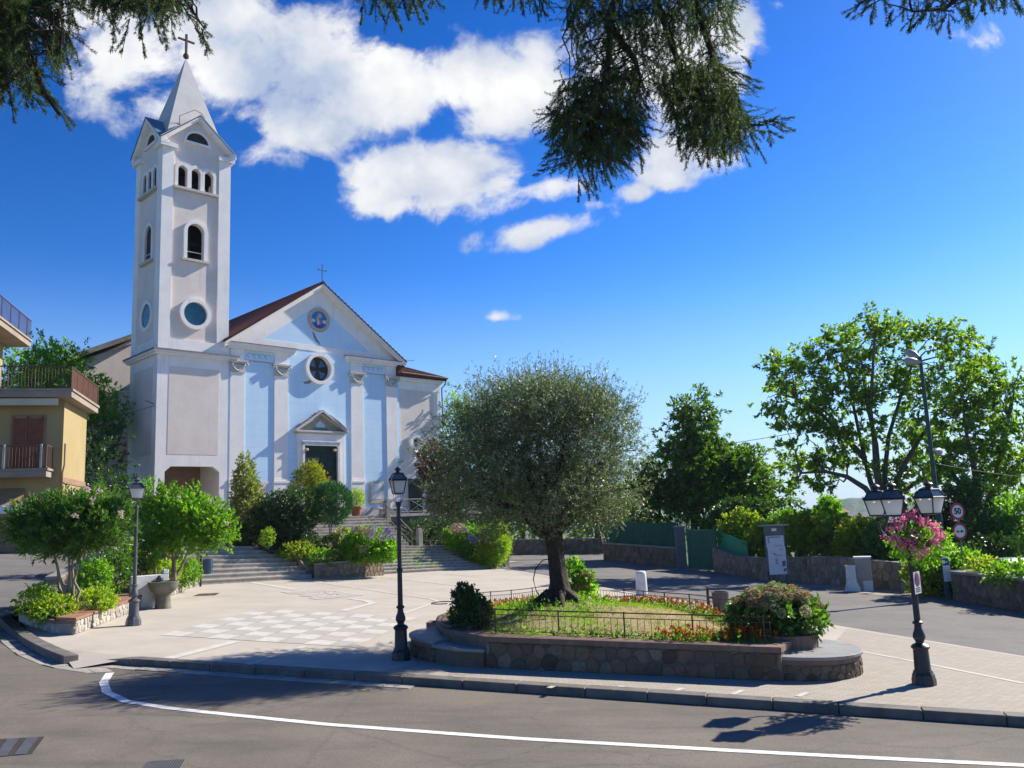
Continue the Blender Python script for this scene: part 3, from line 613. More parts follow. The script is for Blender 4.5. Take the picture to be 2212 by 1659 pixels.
# white lines
def zc(x,y): return (.3125*x+311,.3125*y+1209.6)
def line(mb,pts,w,h):
    pts=resample(pts,1.0); n=len(pts); L=offset_path(pts,w/2); Rr=offset_path(pts,-w/2)
    mb.add([(x,y,gz(x)+h) for x,y in L]+[(x,y,gz(x)+h) for x,y in Rr],[(i,n+i,n+i+1,i+1) for i in range(n-1)])
mb=MB()
edge=[g2(238,1439),g2(226,1452),g2(222,1466),g2(232,1481),g2(255,1494),g2(300,1504),g2(400,1516),g2(700,1545),g2(1106,1574),g2(1700,1606),g2(2212,1630)]
e2=np.array(edge[-1]); e1=np.array(edge[-2]); edge.append(tuple(e2+(e2-e1)*5))
def smooth_path(p,k=2):
    p=[np.array(q) for q in p]
    for _ in range(k):
        o=[p[0]]
        for a,b in zip(p[:-1],p[1:]): o+= [a*.75+b*.25,a*.25+b*.75]
        o.append(p[-1]); p=o
    return [tuple(q) for q in p]
line(mb,smooth_path(edge[:6])+edge[6:],.155,RH+.006)
struct(mb.build('road_marking','white_paint'))
mb=MB()
for pts,w in [([zc(740,155),zc(1060,208)],.32),([zc(1430,268),zc(1610,293),zc(1372,354)],.30),([zc(1030,130),zc(2050,280),zc(1800,370)],.16),([zc(1640,120),zc(2240,187)],.14),([(963,1240),(1040,1247)],.14),
          ([zc(640,563),zc(140,690)],.30),([zc(1115,598),zc(720,725)],.17),([(1105,1232),(1185,1246),(1280,1266),(1380,1285)],.16),([(1862,1408),(1995,1433),(2212,1477)],.12),
          ([(30,0),(30,0)],0)]:
    if w and len(pts)>1: line(mb,[g2(*p) for p in pts],w,.009)
for x in (1208,1345,1475,1605,1745):
    line(mb,[g2(x,1478+(x-1205)*.035),g2(x-22,1487+(x-1205)*.035)],.10,.012)
struct(mb.build('pavement_marking','worn_paint'))
# painted chessboard
Lc,Tc,Rc,Bc=[np.array(g2(*zc(*p))) for p in ((105,520),(812,338),(1890,398),(1460,605))]
wh,gr=MB(),MB()
for i in range(8):
    for j in range(8):
        def q(a,b): a/=8;b/=8; p=(Lc*(1-a)+Bc*a)*(1-b)+(Tc*(1-a)+Rc*a)*b; return (p[0],p[1],gz(p[0])+.007)
        m=wh if (i+j)%2==0 else gr; e=.01
        m.add([q(i+e,j+e),q(i+1-e,j+e),q(i+1-e,j+1-e),q(i+e,j+1-e)],[(0,1,2,3)])
struct(wh.build('pavement_marking','worn_paint')); struct(gr.build('pavement_marking','grey_paint'))
mb=MB(); A,B,Cc,D=[np.array(g2(*zc(*p))) for p in ((940,222),(1250,200),(1525,245),(1190,275))]
for i in range(9):
    for j in range(9):
        if random.random()<.12: continue
        def q(a,b): a/=9;b/=9; p=(A*(1-a)+D*a)*(1-b)+(B*(1-a)+Cc*a)*b; return (p[0],p[1],gz(p[0])+.012)
        e=.07; mb.add([q(i+e,j+e),q(i+1-e,j+e),q(i+1-e,j+1-e),q(i+e,j+1-e)],[(0,1,2,3)])
struct(mb.build('pavement_marking','worn_paint'))
# ------------------------------------------------------------------ left: sloping side street, bed, house
ramp_pts=[(-60,1345,20.5),(45,1322,22.5),(215,1240,29),(330,1182,39),(372,1163,46),(300,1155,52),(180,1163,44),(60,1180,37.5),(-80,1200,33)]
rp=[P(*p) for p in ramp_pts]; mb=MB()
tri=tessellate_polygon([[Vector((p[0],p[1],0)) for p in rp]]); mb.add([tuple(p) for p in rp],[tuple(t) for t in tri]); ro=mb.build('road','asphalt_back'); struct(ro)
mb=MB(); sp=[P(-60,1212,33),P(60,1197,36),P(140,1186,39),P(150,1180,40),P(60,1185,38),P(-60,1195,35)]
mb.add([tuple(p) for p in sp]+[tuple(p+np.array([0,0,.12])) for p in sp],[(0,1,2,3,4,5),(11,10,9,8,7,6)]+[(i,(i+1)%6,(i+1)%6+6,i+6) for i in range(6)]); struct(mb.build('pavement','plaza_concrete'))
# walled bed
wb0,wb1=np.array(g2(160,1372)),np.array(g2(426,1265))
wd=(wb1-wb0)/np.linalg.norm(wb1-wb0); wl=np.linalg.norm(wb1-wb0); wn=np.array([-wd[1],wd[0]])
def wq(a,b): p=wb0+wd*a+wn*b; return (float(p[0]),float(p[1]))
tip=[g2(160,1372),g2(110,1368),g2(70,1356),g2(40,1344)]
inner=[wq(wl,.55),wq(.5,.55)]
bed=thing('stone_bed_wall','low rubble garden wall with a flat red brick coping left of the square','wall',(*wb0,gz(wb0[0])))
def rel(poly,o): return [(x-o[0],y-o[1]) for x,y in poly]
oz=gz(wb0[0])
def top_b(x,y): return .40
mb=MB(); mb.prism(rel([wq(0,0),wq(wl,0),wq(wl,.4),wq(.2,.4)],wb0),-.4,lambda x,y:gz(x+wb0[0])-oz+.36); 
tipr=rel([wq(0,0),wq(.2,.4),(tip[2][0]+.15,tip[2][1]+.75),(tip[3][0]-.1,tip[3][1]+.5),tip[3],tip[2],tip[1]],wb0); mb.prism(tipr,-.4,lambda x,y:gz(x+wb0[0])-oz+.26); n1=len(mb.f)
def fr_w(u,v,d): p=wb0+wd*u-wn*d; return (p[0]-wb0[0],p[1]-wb0[1],gz(p[0])-oz+v)
add_stones(mb,float(wl),.35,.24,fr_w,.03,.02)
for pa,pb in ((tip[1],tip[0]),(tip[2],tip[1])):
    pa,pb=np.array(pa),np.array(pb); dd_=(pb-pa)/np.linalg.norm(pb-pa); nn_=np.array([-dd_[1],dd_[0]])
    add_stones(mb,float(np.linalg.norm(pb-pa)),.25,.2,lambda u,v,d:((pa+dd_*u-nn_*d)[0]-wb0[0],(pa+dd_*u-nn_*d)[1]-wb0[1],gz((pa+dd_*u)[0])-oz+v),.025,.018)
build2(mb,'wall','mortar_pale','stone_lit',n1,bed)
mb=MB(); mb.prism(rel([wq(-.05,-.05),wq(wl,-.05),wq(wl,.5),wq(.2,.5)],wb0),lambda x,y:gz(x+wb0[0])-oz+.36,lambda x,y:gz(x+wb0[0])-oz+.42); mb.build('coping','brick_cap',bed)
mb=MB(); tp=rel([wq(-.05,-.05),wq(.2,.5),(tip[2][0]+.2,tip[2][1]+.8),(tip[3][0]-.15,tip[3][1]+.55),(tip[3][0],tip[3][1]-.06),(tip[2][0],tip[2][1]-.06),(tip[1][0],tip[1][1]-.06)],wb0); mb.prism(tp,lambda x,y:gz(x+wb0[0])-oz+.26,lambda x,y:gz(x+wb0[0])-oz+.34); mb.build('coping','brick_worn',bed)
sb=[wq(.3,.4),wq(wl,.4),wq(wl,3.3),wq(wl*.5,3.2),P(225,1240,28.5)[:2],P(60,1322,22.6)[:2],(tip[3][0]-.1,tip[3][1]+.5)]
sb=[(float(a),float(b)) for a,b in sb]
def soilz(x,y):
    b=(np.array([x,y])-wb0)@wn; a=(np.array([x,y])-wb0)@wd
    return gz(x)+.34+max(0,b-.4)*.13+a*.012
mb=MB(); mb.sheet(sb,soilz); struct(mb.build('soil','soil'))
# parapet of the side street behind the bed
def wall_obj(name,label,pts,h0,h1,th,mat,cap=None,caph=.08,zbase=None,cat='wall'):
    p=[np.array(q,float) for q in pts]; o=p[0].copy()
    if len(o)<3: o=np.array([o[0],o[1],gz(o[0])])
    root=thing(name,label,cat,o); mb,mc=MB(),MB(); n=len(p)
    path=[(q[0],q[1]) for q in p]; zb=[(q[2] if len(q)>2 else gz(q[0])) for q in p]
    L=offset_path(path,th/2); Rr=offset_path(path,-th/2)
    hh=h1 if hasattr(h1,'__len__') else [h1]*n
    for i in range(n-1):
        for m,(a0,a1),ex in ((mb,(h0,None),0),(mc,(None,caph),.04)):
            if m is mc and not cap: continue
            A_,B_,C_,D_=[np.array(x) for x in (L[i],L[i+1],Rr[i+1],Rr[i])]
            if m is mc:
                cL=offset_path(path,th/2+.04); cRr=offset_path(path,-th/2-.04); A_,B_,C_,D_=[np.array(x) for x in (cL[i],cL[i+1],cRr[i+1],cRr[i])]
                lo=[zb[i]+hh[i],zb[i+1]+hh[i+1]]; hi=[l+caph for l in lo]
            else: lo=[zb[i]+h0,zb[i+1]+h0]; hi=[zb[i]+hh[i],zb[i+1]+hh[i+1]]
            zz=[(lo[0],hi[0]),(lo[1],hi[1]),(lo[1],hi[1]),(lo[0],hi[0])]
            vs=[(*(q-o[:2]),z[0]-o[2]) for q,z in zip((A_,B_,C_,D_),zz)]+[(*(q-o[:2]),z[1]-o[2]) for q,z in zip((A_,B_,C_,D_),zz)]
            m.add(vs,[(0,3,2,1),(4,5,6,7),(0,1,5,4),(1,2,6,5),(2,3,7,6),(3,0,4,7)])
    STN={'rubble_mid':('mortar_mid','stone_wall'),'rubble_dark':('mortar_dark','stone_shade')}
    if mat in STN:
        n1=len(mb.f)
        for i in range(n-1):
            for side,pth in ((1,L),(-1,Rr)):
                A_,B_=np.array(pth[i]),np.array(pth[i+1]); dd=B_-A_; ln=np.linalg.norm(dd); dd=dd/ln; nr=np.array([-dd[1],dd[0]])*side; mid=(A_+B_)/2
                if nr@(-mid)<0: continue
                za,zb_=zb[i],zb[i+1]; ha,hb=hh[i],hh[i+1]
                add_stones(mb,float(ln),1.0,.34 if ln>3 else .26,lambda u,v,d:((A_+dd*u+nr*d)[0]-o[0],(A_+dd*u+nr*d)[1]-o[1],za+(zb_-za)*u/ln-o[2]-.05+v*(.04+ha+(hb-ha)*u/ln)),.035,.016) if max(ha,hb)<2 else None
        build2(mb,'wall',STN[mat][0],STN[mat][1],n1,root)
    else: mb.build('wall',mat,root)
    if cap: mc.build('coping',cap,root)
    return root
wall_obj('street_parapet','low dark stone parapet edging the side street behind the garden bed',[P(112,1290,26.5),P(215,1238,29.5),P(330,1190,38)],-.6,.55,.4,'rubble_mid','concrete')

# ------------------------------------------------------------------ house
H0=P(127,1165,35.2); H0[2]=2.1; HA=R(-16)
he2=np.array([math.sin(HA),math.cos(HA),0]); he1=np.array([math.cos(HA),-math.sin(HA),0])   # e1 right, e2 away
house=thing('apartment_house','yellow plastered house with brown balconies and shutters at the left edge','house',H0,-HA)
# local frame: x right (0 = corner, negative into the building), y away, z up from the street
FZ=[0,3.5,6.75,10.0,13.4]
mb=MB(); mb.box(-9,0,0,4.45,-1,6.6); mb.build('wall','house_yellow',house)
mb=MB(); mb.box(-9,-3.65,1.4,4.3,6.85,9.70); mb.build('upper_wall','house_yellow',house)
mb=MB(); mb.box(-9.02,.02,-.02,4.47,-1.01,.95); mb.build('plinth','brown_band',house)
mb=MB(); mb.box(-.02,.035,-.035,4.49,2.95,3.2); mb.build('band','brown_band',house)
def balcony(x0,x1,y0,y1,z,railmat,nside,solid=False):
    mb=MB(); mb.box(x0,x1,y0,y1,z-.28,z-.02); mb.box(x0-.0,x1+.06,y0-.06,y1,z-.02,z+.07); s=mb.build('balcony_slab','slab_brown',house)
    mb=MB()
    def run(a,b,nb):
        for zz,r in ((1.0,.028),(.12,.018)): mb.tube([(*a,z+zz),(*b,z+zz)],r,6)
        for i in range(nb+1):
            t=i/nb; x=a[0]+(b[0]-a[0])*t; y=a[1]+(b[1]-a[1])*t
            mb.tube([(x,y,z+.05),(x,y,z+1.0)],.024 if i%8==0 else .012,5)
    run((x0+.05,y0+.03),(x1-.03,y0+.03),int((x1-x0)*8)); run((x1-.03,y0+.03),(x1-.03,y1-.03),nside)
    return mb.build('railing',railmat,house)
balcony(-9,.45,-.9,4.6,6.75,'rust_iron',40)
balcony(-9,-.35,-1.0,0.0,3.45,'rust_iron',8)
balcony(-9,-2.65,-.9,4.9,10.0,'violet_iron',36)
mb=MB(); mb.box(-5,-.1,-.78,-.62,6.15,6.42); mb.build('awning_box','house_cream',house)
# reed-like screens on the middle balcony
mb=MB(); mb.box(.40,.415,-.85,4.5,6.85,7.68); mb.build('screen','shutter_brown',house)
def shutter(x0,x1,z0,z1):
    mb=MB(); mb.box(x0-.08,x1+.08,-.05,.02,z0-.0,z1+.08); f=mb.build('shutter_door','brown_band',house)
    mid=(x0+x1)/2; mb=MB()
    for a,b in ((x0,mid-.015),(mid+.015,x1)):
        mb.box(a,a+.07,-.09,-.05,z0,z1); mb.box(b-.07,b,-.09,-.05,z0,z1)
        n=int((z1-z0)/.09)
        for i in range(n): mb.add([(a+.07,-.06,z0+i*.09),(b-.07,-.06,z0+i*.09),(b-.07,-.088,z0+i*.09+.075),(a+.07,-.088,z0+i*.09+.075)],[(0,1,2,3)])
    mb.build('louvre','shutter_brown',f,fix=False)
shutter(-1.9,-.75,3.52,5.75)
for x in (-1.95,-.6):
    mb=MB(); mb.box(x,x+.07,-1.06,-.99,3.5,4.5); mb.build('balcony_post','steel_pale',house)
mb=MB(); mb.tube([(.04,-.02,-.5),(.04,-.02,3.4),(.10,-.05,3.7),(.10,-.05,4.6)],.035,6); mb.tube([(.05,.1,2.6),(.05,4.3,2.5)],.02,5); mb.build('pipe','brown_band',house)
mb=MB(); mb.box(.02,.18,1.6,1.85,2.45,2.7); mb.build('meter_box','rust_iron',house)
# awning with its white board at street level
aw=MB(); aw.add([(-9,-.02,2.75),(-1.35,-.02,2.75),(-1.1,-1.3,1.95),(-9,-1.3,2.05)],[(0,1,2,3)]); ao=aw.build('awning','cloth_awning',house,fix=False); sm=ao.modifiers.new('thick','SOLIDIFY'); sm.thickness=.03
mb=MB(); mb.box(-2.4,-1.05,-1.36,-1.31,1.72,2.05); mb.build('awning_board','sign_white',house)
# ------------------------------------------------------------------ terraces and stairs (church frame)
def wpoly(pts): return [Wxy(*p) for p in pts]
mb=MB()
vs=[]; fs=[]
mp=[(-13,-9),(-8.2,-10.4),(-2.6,-10.4),(-2.6,-10.6),(1.0,-12.6),(1.0,-11.0),(9.8,-11.0),(10.6,-9.5),(17,-6.5),(19,-2),(19,12),(-13,12)]
wp=[W(s,t,zmid(s)) for s,t in mp]; tri=tessellate_polygon([[Vector((p[0],p[1],0)) for p in wp]])
b=[tuple(p) for p in wp]+[tuple(p-np.array([0,0,3])) for p in wp]; n=len(wp)
mb.add(b,[tuple(t) for t in tri]+[(i,(i+1)%n,(i+1)%n+n,i+n) for i in range(n)]); struct(mb.build('terrace','step_riser'))
mb=MB(); mb.prism(wpoly([(-.2,-3.0),(18.6,-3.0),(18.6,9),(-.2,9)]),1.0,ZT-.0); struct(mb.build('terrace','rubble_dark'))
mb=MB(); mb.prism(wpoly([(9.3,-3.14),(18.7,-3.14),(18.7,-2.8),(9.3,-2.8)]),ZT-.14,ZT+.06); struct(mb.build('terrace_edge','step_tread'))
def stairs(name,label,sL,sR,t0,n,run,z0f,z1f,cheek=None):
    o=W((sL+sR)/2,t0,0); o[2]=z0f((sL+sR)/2); root=thing(name,label,'stairs',o,TH)
    m1,m2=MB(),MB(); c=(sL+sR)/2
    for i in range(n):
        k=12
        for j in range(k):
            s0=sL+(sR-sL)*j/k; s1=sL+(sR-sL)*(j+1)/k
            # treads are laid from separate slabs with fine joints
            def z(s,i): return z0f(s)+(z1f(s)-z0f(s))*(i)/n-o[2]
            e=.008
            top=[z(s0,i+1),z(s1,i+1)]; y0=i*run; y1=n*run+.05
            m1.add([(s0-c,y0+.02,top[0]-.5),(s1-c,y0+.02,top[1]-.5),(s1-c,y1,top[1]-.5),(s0-c,y1,top[0]-.5),(s0-c,y0+.02,top[0]-.045),(s1-c,y0+.02,top[1]-.045),(s1-c,y1,top[1]-.045),(s0-c,y1,top[0]-.045)],[(0,1,5,4),(1,2,6,5),(2,3,7,6),(3,0,4,7),(4,5,6,7)])
            y1t=y0+run+.03; jz=random.uniform(-.004,.004)
            m2.add([(s0-c+e,y0,top[0]-.05),(s1-c-e,y0,top[1]-.05),(s1-c-e,y1t,top[1]-.05),(s0-c+e,y1t,top[0]-.05),(s0-c+e,y0,top[0]+jz),(s1-c-e,y0,top[1]+jz),(s1-c-e,y1t,top[1]+jz),(s0-c+e,y1t,top[0]+jz)],[(0,3,2,1),(4,5,6,7),(0,1,5,4),(1,2,6,5),(2,3,7,6),(3,0,4,7)])
    m1.build('riser','step_riser',root); m2.build('tread','step_tread',root); return root
def gs(s,t): p=W(s,t,0); return gz(p[0])
stairs('stone_stairs','broad sunlit stone steps behind the blue bin, below the church tower',-8.2,-2.6,-14.0,8,.45,lambda s:gs(s,-14),lambda s:zmid(s))
stairs('stone_stairs','grassy stone steps between the hydrangea bushes, lower flight right of the flower bed',.9,9.7,-14.2,9,.36,lambda s:gs(s,-14),lambda s:zmid(s))
stairs('stone_stairs','dark shaded upper flight of steps leading to the church door',2.6,9.2,-6.0,10,.30,lambda s:zmid(s),lambda s:ZT)
# grass growing in the joints of the grassy steps
wb_=[]
for i in range(1,8):
    for _ in range(34):
        s_=random.gauss(4.6,1.5)
        if 1.6<s_<8.2: wb_.append(W(s_,-14.2+i*.36+random.uniform(-.03,.02),gs(s_,-14)+(zmid(s_)-gs(s_,-14))*i/9))
wb_=np.array(wb_); wp_,wd_=sprigs(wb_,rng.normal(size=wb_.shape)*.4+np.array([0,0,1]),.12,7,.8); tag(leaf_obj('step_weeds','grass',wp_,wd_,.09*rng.uniform(.5,1.3,len(wp_)),.02),kind='stuff')
# low walls of the stair and bed
def cw(name,label,pts,zs,th,mat,cap=None,h0=-1.2):
    w=[W(s,t,0) for s,t in pts]; q=[]
    for p,z in zip(w,zs): p=p.copy(); p[2]=0; q.append(p)
    return wall_obj(name,label,q,h0,list(zs),th,mat,cap)
cw('stair_wall','stepped stone cheek wall on the right of the sunlit lower steps',[(-2.45,-13.7),(-2.45,-12.2),(-2.45,-10.4)],[.75,1.5,2.15],.3,'rubble_mid','concrete')
cw('bed_wall','curved low rubble wall holding the flower bed between the two stairs',[(-2.5,-14.0),(-1.5,-14.5),(-.3,-14.8),(.9,-14.6)],[1.0,1.03,1.03,.98],.35,'rubble_mid','concrete')
mb=MB(); bp=[(-2.3,-14.0),(-1.5,-14.3),(-.3,-14.6),(.8,-14.4),(.8,-10.9),(-2.3,-10.3)]
def bz(s,t): return .95+(t+14.5)*.27
wp=[W(s,t,bz(s,t)) for s,t in bp]; tri=tessellate_polygon([[Vector((p[0],p[1],0)) for p in wp]]); mb.add([tuple(p) for p in wp],[tuple(t) for t in tri]); struct(mb.build('soil','soil'))
cw('planter_wall','short pale topped planter wall behind the low bed plants',[(-1.9,-12.6),(-.4,-12.9),(.7,-13.1)],[1.55,1.5,1.45],.25,'rubble_mid','marble_white')
# ------------------------------------------------------------------ church
O3=W(0,0,ZT); church=thing('church','pale blue church with white pilasters and a gabled front with a round window','church',O3,TH)
z=lambda v:v-ZT
FT=.07    # facade wall plane
def fr_front(t0,sgn=1): return lambda a,b,d:(a,t0+d*sgn,b)
gable=[(-.2,z(1)),(13.2,z(1)),(13.2,z(14.6)),(6.5,z(19.1)),(-.2,z(14.6))]
mb=MB(); mb.plate([gable,circle_loop(6.4,z(13.4),.98,36)],.5,fr_front(FT)); mb.build('facade_wall','plaster_blue',church)
mb=MB(); 
for a,b in ((0,.95),(3.05,4.03),(8.97,9.97),(12.0,12.97)): pass
def pil(a,b):
    m=MB(); m.box(a,b,0,FT+.02,z(5.85),z(12.65)); p=m.build('pilaster','plaster_white',church)
    m=MB(); m.box(a-.04,b+.04,-.05,FT+.02,z(1.0),z(5.62)); m.box(a-.07,b+.07,-.09,FT,z(5.62),z(5.74)); m.box(a-.03,b+.03,-.05,FT,z(5.74),z(5.86)); m.build('pedestal','plaster_white',p)
    # capital with volutes, abacus and hanging swag
    m=MB(); m.box(a-.03,b+.03,-.05,FT,z(12.62),z(12.70)); m.box(a,b,-.03,FT,z(12.70),z(13.12)); m.box(a-.16,b+.16,-.20,FT,z(13.30),z(13.42)); m.box(a-.10,b+.10,-.15,FT,z(13.20),z(13.30))
    for sx in (a-.02,b+.02):
        pts=[]; 
        for k in range(13):
            t=k/12*1.6*math.pi; r=.17*(1-k/17); pts.append((sx+(r*math.cos(t))*(1 if sx>a else -1)*.9,-.16,z(13.10)+r*math.sin(t)))
        m.tube(pts,.045,6)
    sw=[(a+.12+(b-a-.24)*k/8,-.10,z(13.0)-.28*math.sin(math.pi*k/8)) for k in range(9)]; m.tube(sw,[.03,.045,.055,.065,.07,.065,.055,.045,.03],6)
    m.build('capital','stone_trim',p,smooth=40)
    m=MB(); m.box(a+.02,b-.02,-.01,FT+.02,z(13.42),z(14.2)); m.build('frieze_block','plaster_white',p)
for a,b in ((0,.95),(3.05,4.03),(8.97,9.97),(12.0,12.97)): pil(a,b)
# entablature pieces on both sides
for a,b in ((-.35,4.5),(8.55,13.35)):
    m=MB(); m.box(a,b,-.26,FT+.01,z(14.26),z(14.40)); m.box(a+.08,b-.08,-.17,FT+.01,z(14.14),z(14.26)); m.box(a-.06,b+.06,-.34,FT+.01,z(14.40),z(14.50)); e=m.build('entablature','plaster_white',church,bevel=.01)
    m=MB(); m.box(a-.08,b+.08,-.36,FT+.01,z(14.50),z(14.535)); m.build('flashing','roof_tile',e)
    m=MB(); m.box(a+1.35,b-1.35 if a<0 else b-1.3,FT-.012,FT+.01,z(13.50),z(14.14)); f=m.build('frieze','plaster_blue',e)
    m=MB(); 
    for k in range(4):
        c0=a+1.7+k*.42; m.tube([(c0+.2*math.cos(t),FT-.02,z(13.82)+.14*math.sin(t)) for t in np.linspace(0,math.pi*1.4,9)],.022,5)
    m.box(a+1.35,b-1.35,FT-.03,FT+.005,z(13.42),z(13.5)); m.build('ornament','medal_gold',f)
# white raking band inside the gable and blue tympanum
m=MB(); tri_out=[(-.15,z(14.62)),(13.15,z(14.62)),(6.5,z(19.05))]; tri_in=[(2.2,z(15.0)),(10.6,z(15.0)),(6.43,z(17.95))]
m.plate([tri_out,tri_in],.028,fr_front(FT-.028)); m.build('gable_band','plaster_white',church)
# raking cornice: two mouldings
def rake(m,x0,z0,x1,z1,y0,y1,h0,h1):
    m.add([(x0,y0,z0+h0),(x1,y0,z1+h0),(x1,y1,z1+h0),(x0,y1,z0+h0),(x0,y0,z0+h1),(x1,y0,z1+h1),(x1,y1,z1+h1),(x0,y1,z0+h1)],[(0,3,2,1),(4,5,6,7),(0,1,5,4),(1,2,6,5),(2,3,7,6),(3,0,4,7)])
EL,ER,AP=(-.55,z(14.42)),(13.6,z(14.42)),(6.5,z(19.33))
m=MB()
for e in (EL,ER):
    rake(m,*e,*AP,-.32,FT+.02,-.30,-.13); rake(m,*e,*AP,-.44,FT+.02,-.13,.03)
m.build('raking_cornice','plaster_white',church)
m=MB()
for e in (EL,ER): rake(m,*e,*AP,-.47,14.,.03,.13)
roof=m.build('roof','roof_tile',church)
m=MB()
for k in range(13):
    pass
m.tube([(AP[0],-.5,AP[1]+.12),(AP[0],14,AP[1]+.12)],.10,8)
# rounded cover tiles along the left verge, seen from below as a bumpy edge
for e in (EL,ER):
    for k in range(26):
        t=(k+.5)/26; x=e[0]+(AP[0]-e[0])*t; zz=e[1]+(AP[1]-e[1])*t; m.tube([(x,-.47,zz+.12),(x,.3,zz+.12)],.07,6)
m.build('ridge_tile','roof_tile',roof)
# side walls of the nave and right wing
m=MB(); m.box(-.15,13.1,.58,22,z(1.0),z(14.3)); m.build('nave_wall','plaster_beige',church)
m=MB(); m.plate([[(13.1,z(1)),(17.15,z(1)),(17.15,z(13.35)),(13.1,z(13.75))],circle_loop(14.66,z(8.6),.40,24)],.4,fr_front(FT+.10)); m.build('wing_wall','plaster_beige',church)
m=MB(); m.box(13.4,17.14,FT+.52,14,z(1),z(13.25)); m.build('wing_side_wall','plaster_white',church)
m=MB(); m.box(16.55,17.18,FT+.06,FT+.2,z(3.3),z(12.6)); m.box(13.0,17.2,FT+.05,FT+.2,z(12.55),z(13.3)); m.build('wing_band','plaster_white',church)
m=MB(); m.box(13.0,17.35,-.13,FT+.25,z(13.28),z(13.44)); m.box(13.0,17.28,-.05,FT+.25,z(13.16),z(13.28)); m.build('wing_cornice','plaster_white',church)
m=MB(); m.add([(12.9,-.3,z(14.25)),(17.55,-.3,z(13.72)),(17.55,14,z(13.72)),(12.9,14,z(14.25)),(12.9,-.3,z(13.46)),(17.55,-.3,z(13.46)),(17.55,14,z(13.46)),(12.9,14,z(13.46))],[(0,1,2,3),(4,7,6,5),(0,4,5,1),(1,5,6,2),(2,6,7,3),(3,7,4,0)]); wr=m.build('wing_roof','roof_tile',church)
m=MB(); m.tube([(13.1,-.36,z(13.70)),(17.6,-.36,z(13.62))],.075,8); m.tube([(17.5,-.34,z(13.6)),(17.45,-.1,z(13.1)),(17.28,.02,z(12.9)),(17.28,.02,z(3.4))],.05,8); m.build('gutter_pipe','rust_iron',wr)
m=MB(); m.tube([(15.2,2.2,z(13.8)),(15.2,2.2,z(15.3))],.018,5); m.tube([(14.3,2.2,z(15.0)),(16.4,2.2,z(15.35))],.014,5)
for k in range(7): m.tube([(14.45+k*.28,1.95,z(15.03+k*.05)),(14.45+k*.28,2.45,z(15.03+k*.05))],.009,4)
for k in range(4): m.tube([(14.5+k*.3,1.6,z(14.0)),(14.5+k*.3,1.6,z(14.6))],.012,4)
m.build('antenna','grey_iron',wr)
# rose window
def ring(m,c,zc_,r0,r1,y0,y1,n=40):
    m.plate([circle_loop(c,zc_,r1,n),circle_loop(c,zc_,r0,n)],y1-y0,lambda a,b,d:(a,y0+d,b))
m=MB(); ring(m,6.4,z(13.4),.86,1.10,-.18,.42); rw=m.build('round_window','plaster_white',church)
m=MB(); m.plate([circle_loop(6.4,z(13.4),.87,36)],.03,lambda a,b,d:(a,.26+d,b)); m.build('glass','void_dark',rw)
m=MB()
for k in range(4):
    t0=math.pi/4+k*math.pi/2; pts=[(.14,t0)]
    lp=[(6.4+.16*math.cos(t0),z(13.4)+.16*math.sin(t0))]+[(6.4+.72*math.cos(t0+d),z(13.4)+.72*math.sin(t0+d)) for d in np.linspace(-.42,.42,8)]
    m.plate([lp],.012,lambda a,b,d:(a,.244+d,b))
m.build('pane','stained_blue',rw)
# medallion
m=MB(); ring(m,6.43,z(16.85),.62,.86,-.0,.055); md=m.build('medallion','medal_gold',church)
m=MB(); m.plate([circle_loop(6.43,z(16.85),.63,36)],.02,lambda a,b,d:(a,.035+d,b)); m.build('painting','medal_blue',md)
def flat(parent,name,mat,pts,y):
    m=MB(); m.plate([[(6.43+a,z(16.85)+b) for a,b in pts]],.004,lambda a,b,d:(a,y+d,b)); return m.build(name,mat,parent)
def ell(cx,cy,rx,ry,n=18): return [(cx+rx*math.cos(2*math.pi*k/n),cy+ry*math.sin(2*math.pi*k/n)) for k in range(n)]
flat(md,'cloud','medal_cloud',[(-.6,.06),(-.2,-.04),(-.12,-.16),(-.58,-.2)],.029); flat(md,'cloud','medal_cloud',[(.2,-.02),(.6,.04),(.58,-.2),(.25,-.22)],.029)
flat(md,'robe','medal_robe',[(.0,.2),(.18,.1),(.3,-.2),(.3,-.45),(.12,-.58),(-.15,-.58),(-.33,-.4),(-.28,-.1),(-.16,.05)],.022)
flat(md,'halo','medal_gold',ell(.06,.3,.16,.17),.020); flat(md,'halo','medal_gold',ell(-.13,.12,.11,.11),.0195)
flat(md,'tunic','medal_rose',[(-.05,.12),(.14,.08),(.22,-.2),(.14,-.42),(-.05,-.3),(-.18,-.2)],.016); flat(md,'garment','medal_cream',[(-.16,.06),(.0,.02),(.05,-.2),(-.08,-.42),(-.2,-.25)],.012)
flat(md,'face','medal_skin',ell(.06,.26,.07,.09),.012); flat(md,'face','medal_skin',ell(-.12,.1,.055,.06),.011)
# peeling patch beneath the medallion
m=MB(); pt=[(4.9+1.0,z(16.0)),(6.1,z(15.86)),(6.25,z(15.55)),(6.5,z(15.25)),(6.55,z(15.05)),(6.42,z(15.2)),(6.2,z(15.3)),(6.02,z(15.62))]
m.plate([pt],.004,lambda a,b,d:(a,FT-.0045+d,b)); m.build('bare_patch','mossy_ledge',church)
m=MB(); pt=[(5.2,z(12.4)),(5.5,z(12.46)),(5.75,z(12.62)),(5.95,z(12.66)),(5.8,z(12.4)),(5.6,z(12.3)),(5.3,z(12.28))]
m.plate([pt],.004,lambda a,b,d:(a,FT-.0045+d,b)); m.build('bare_patch','mossy_ledge',church)
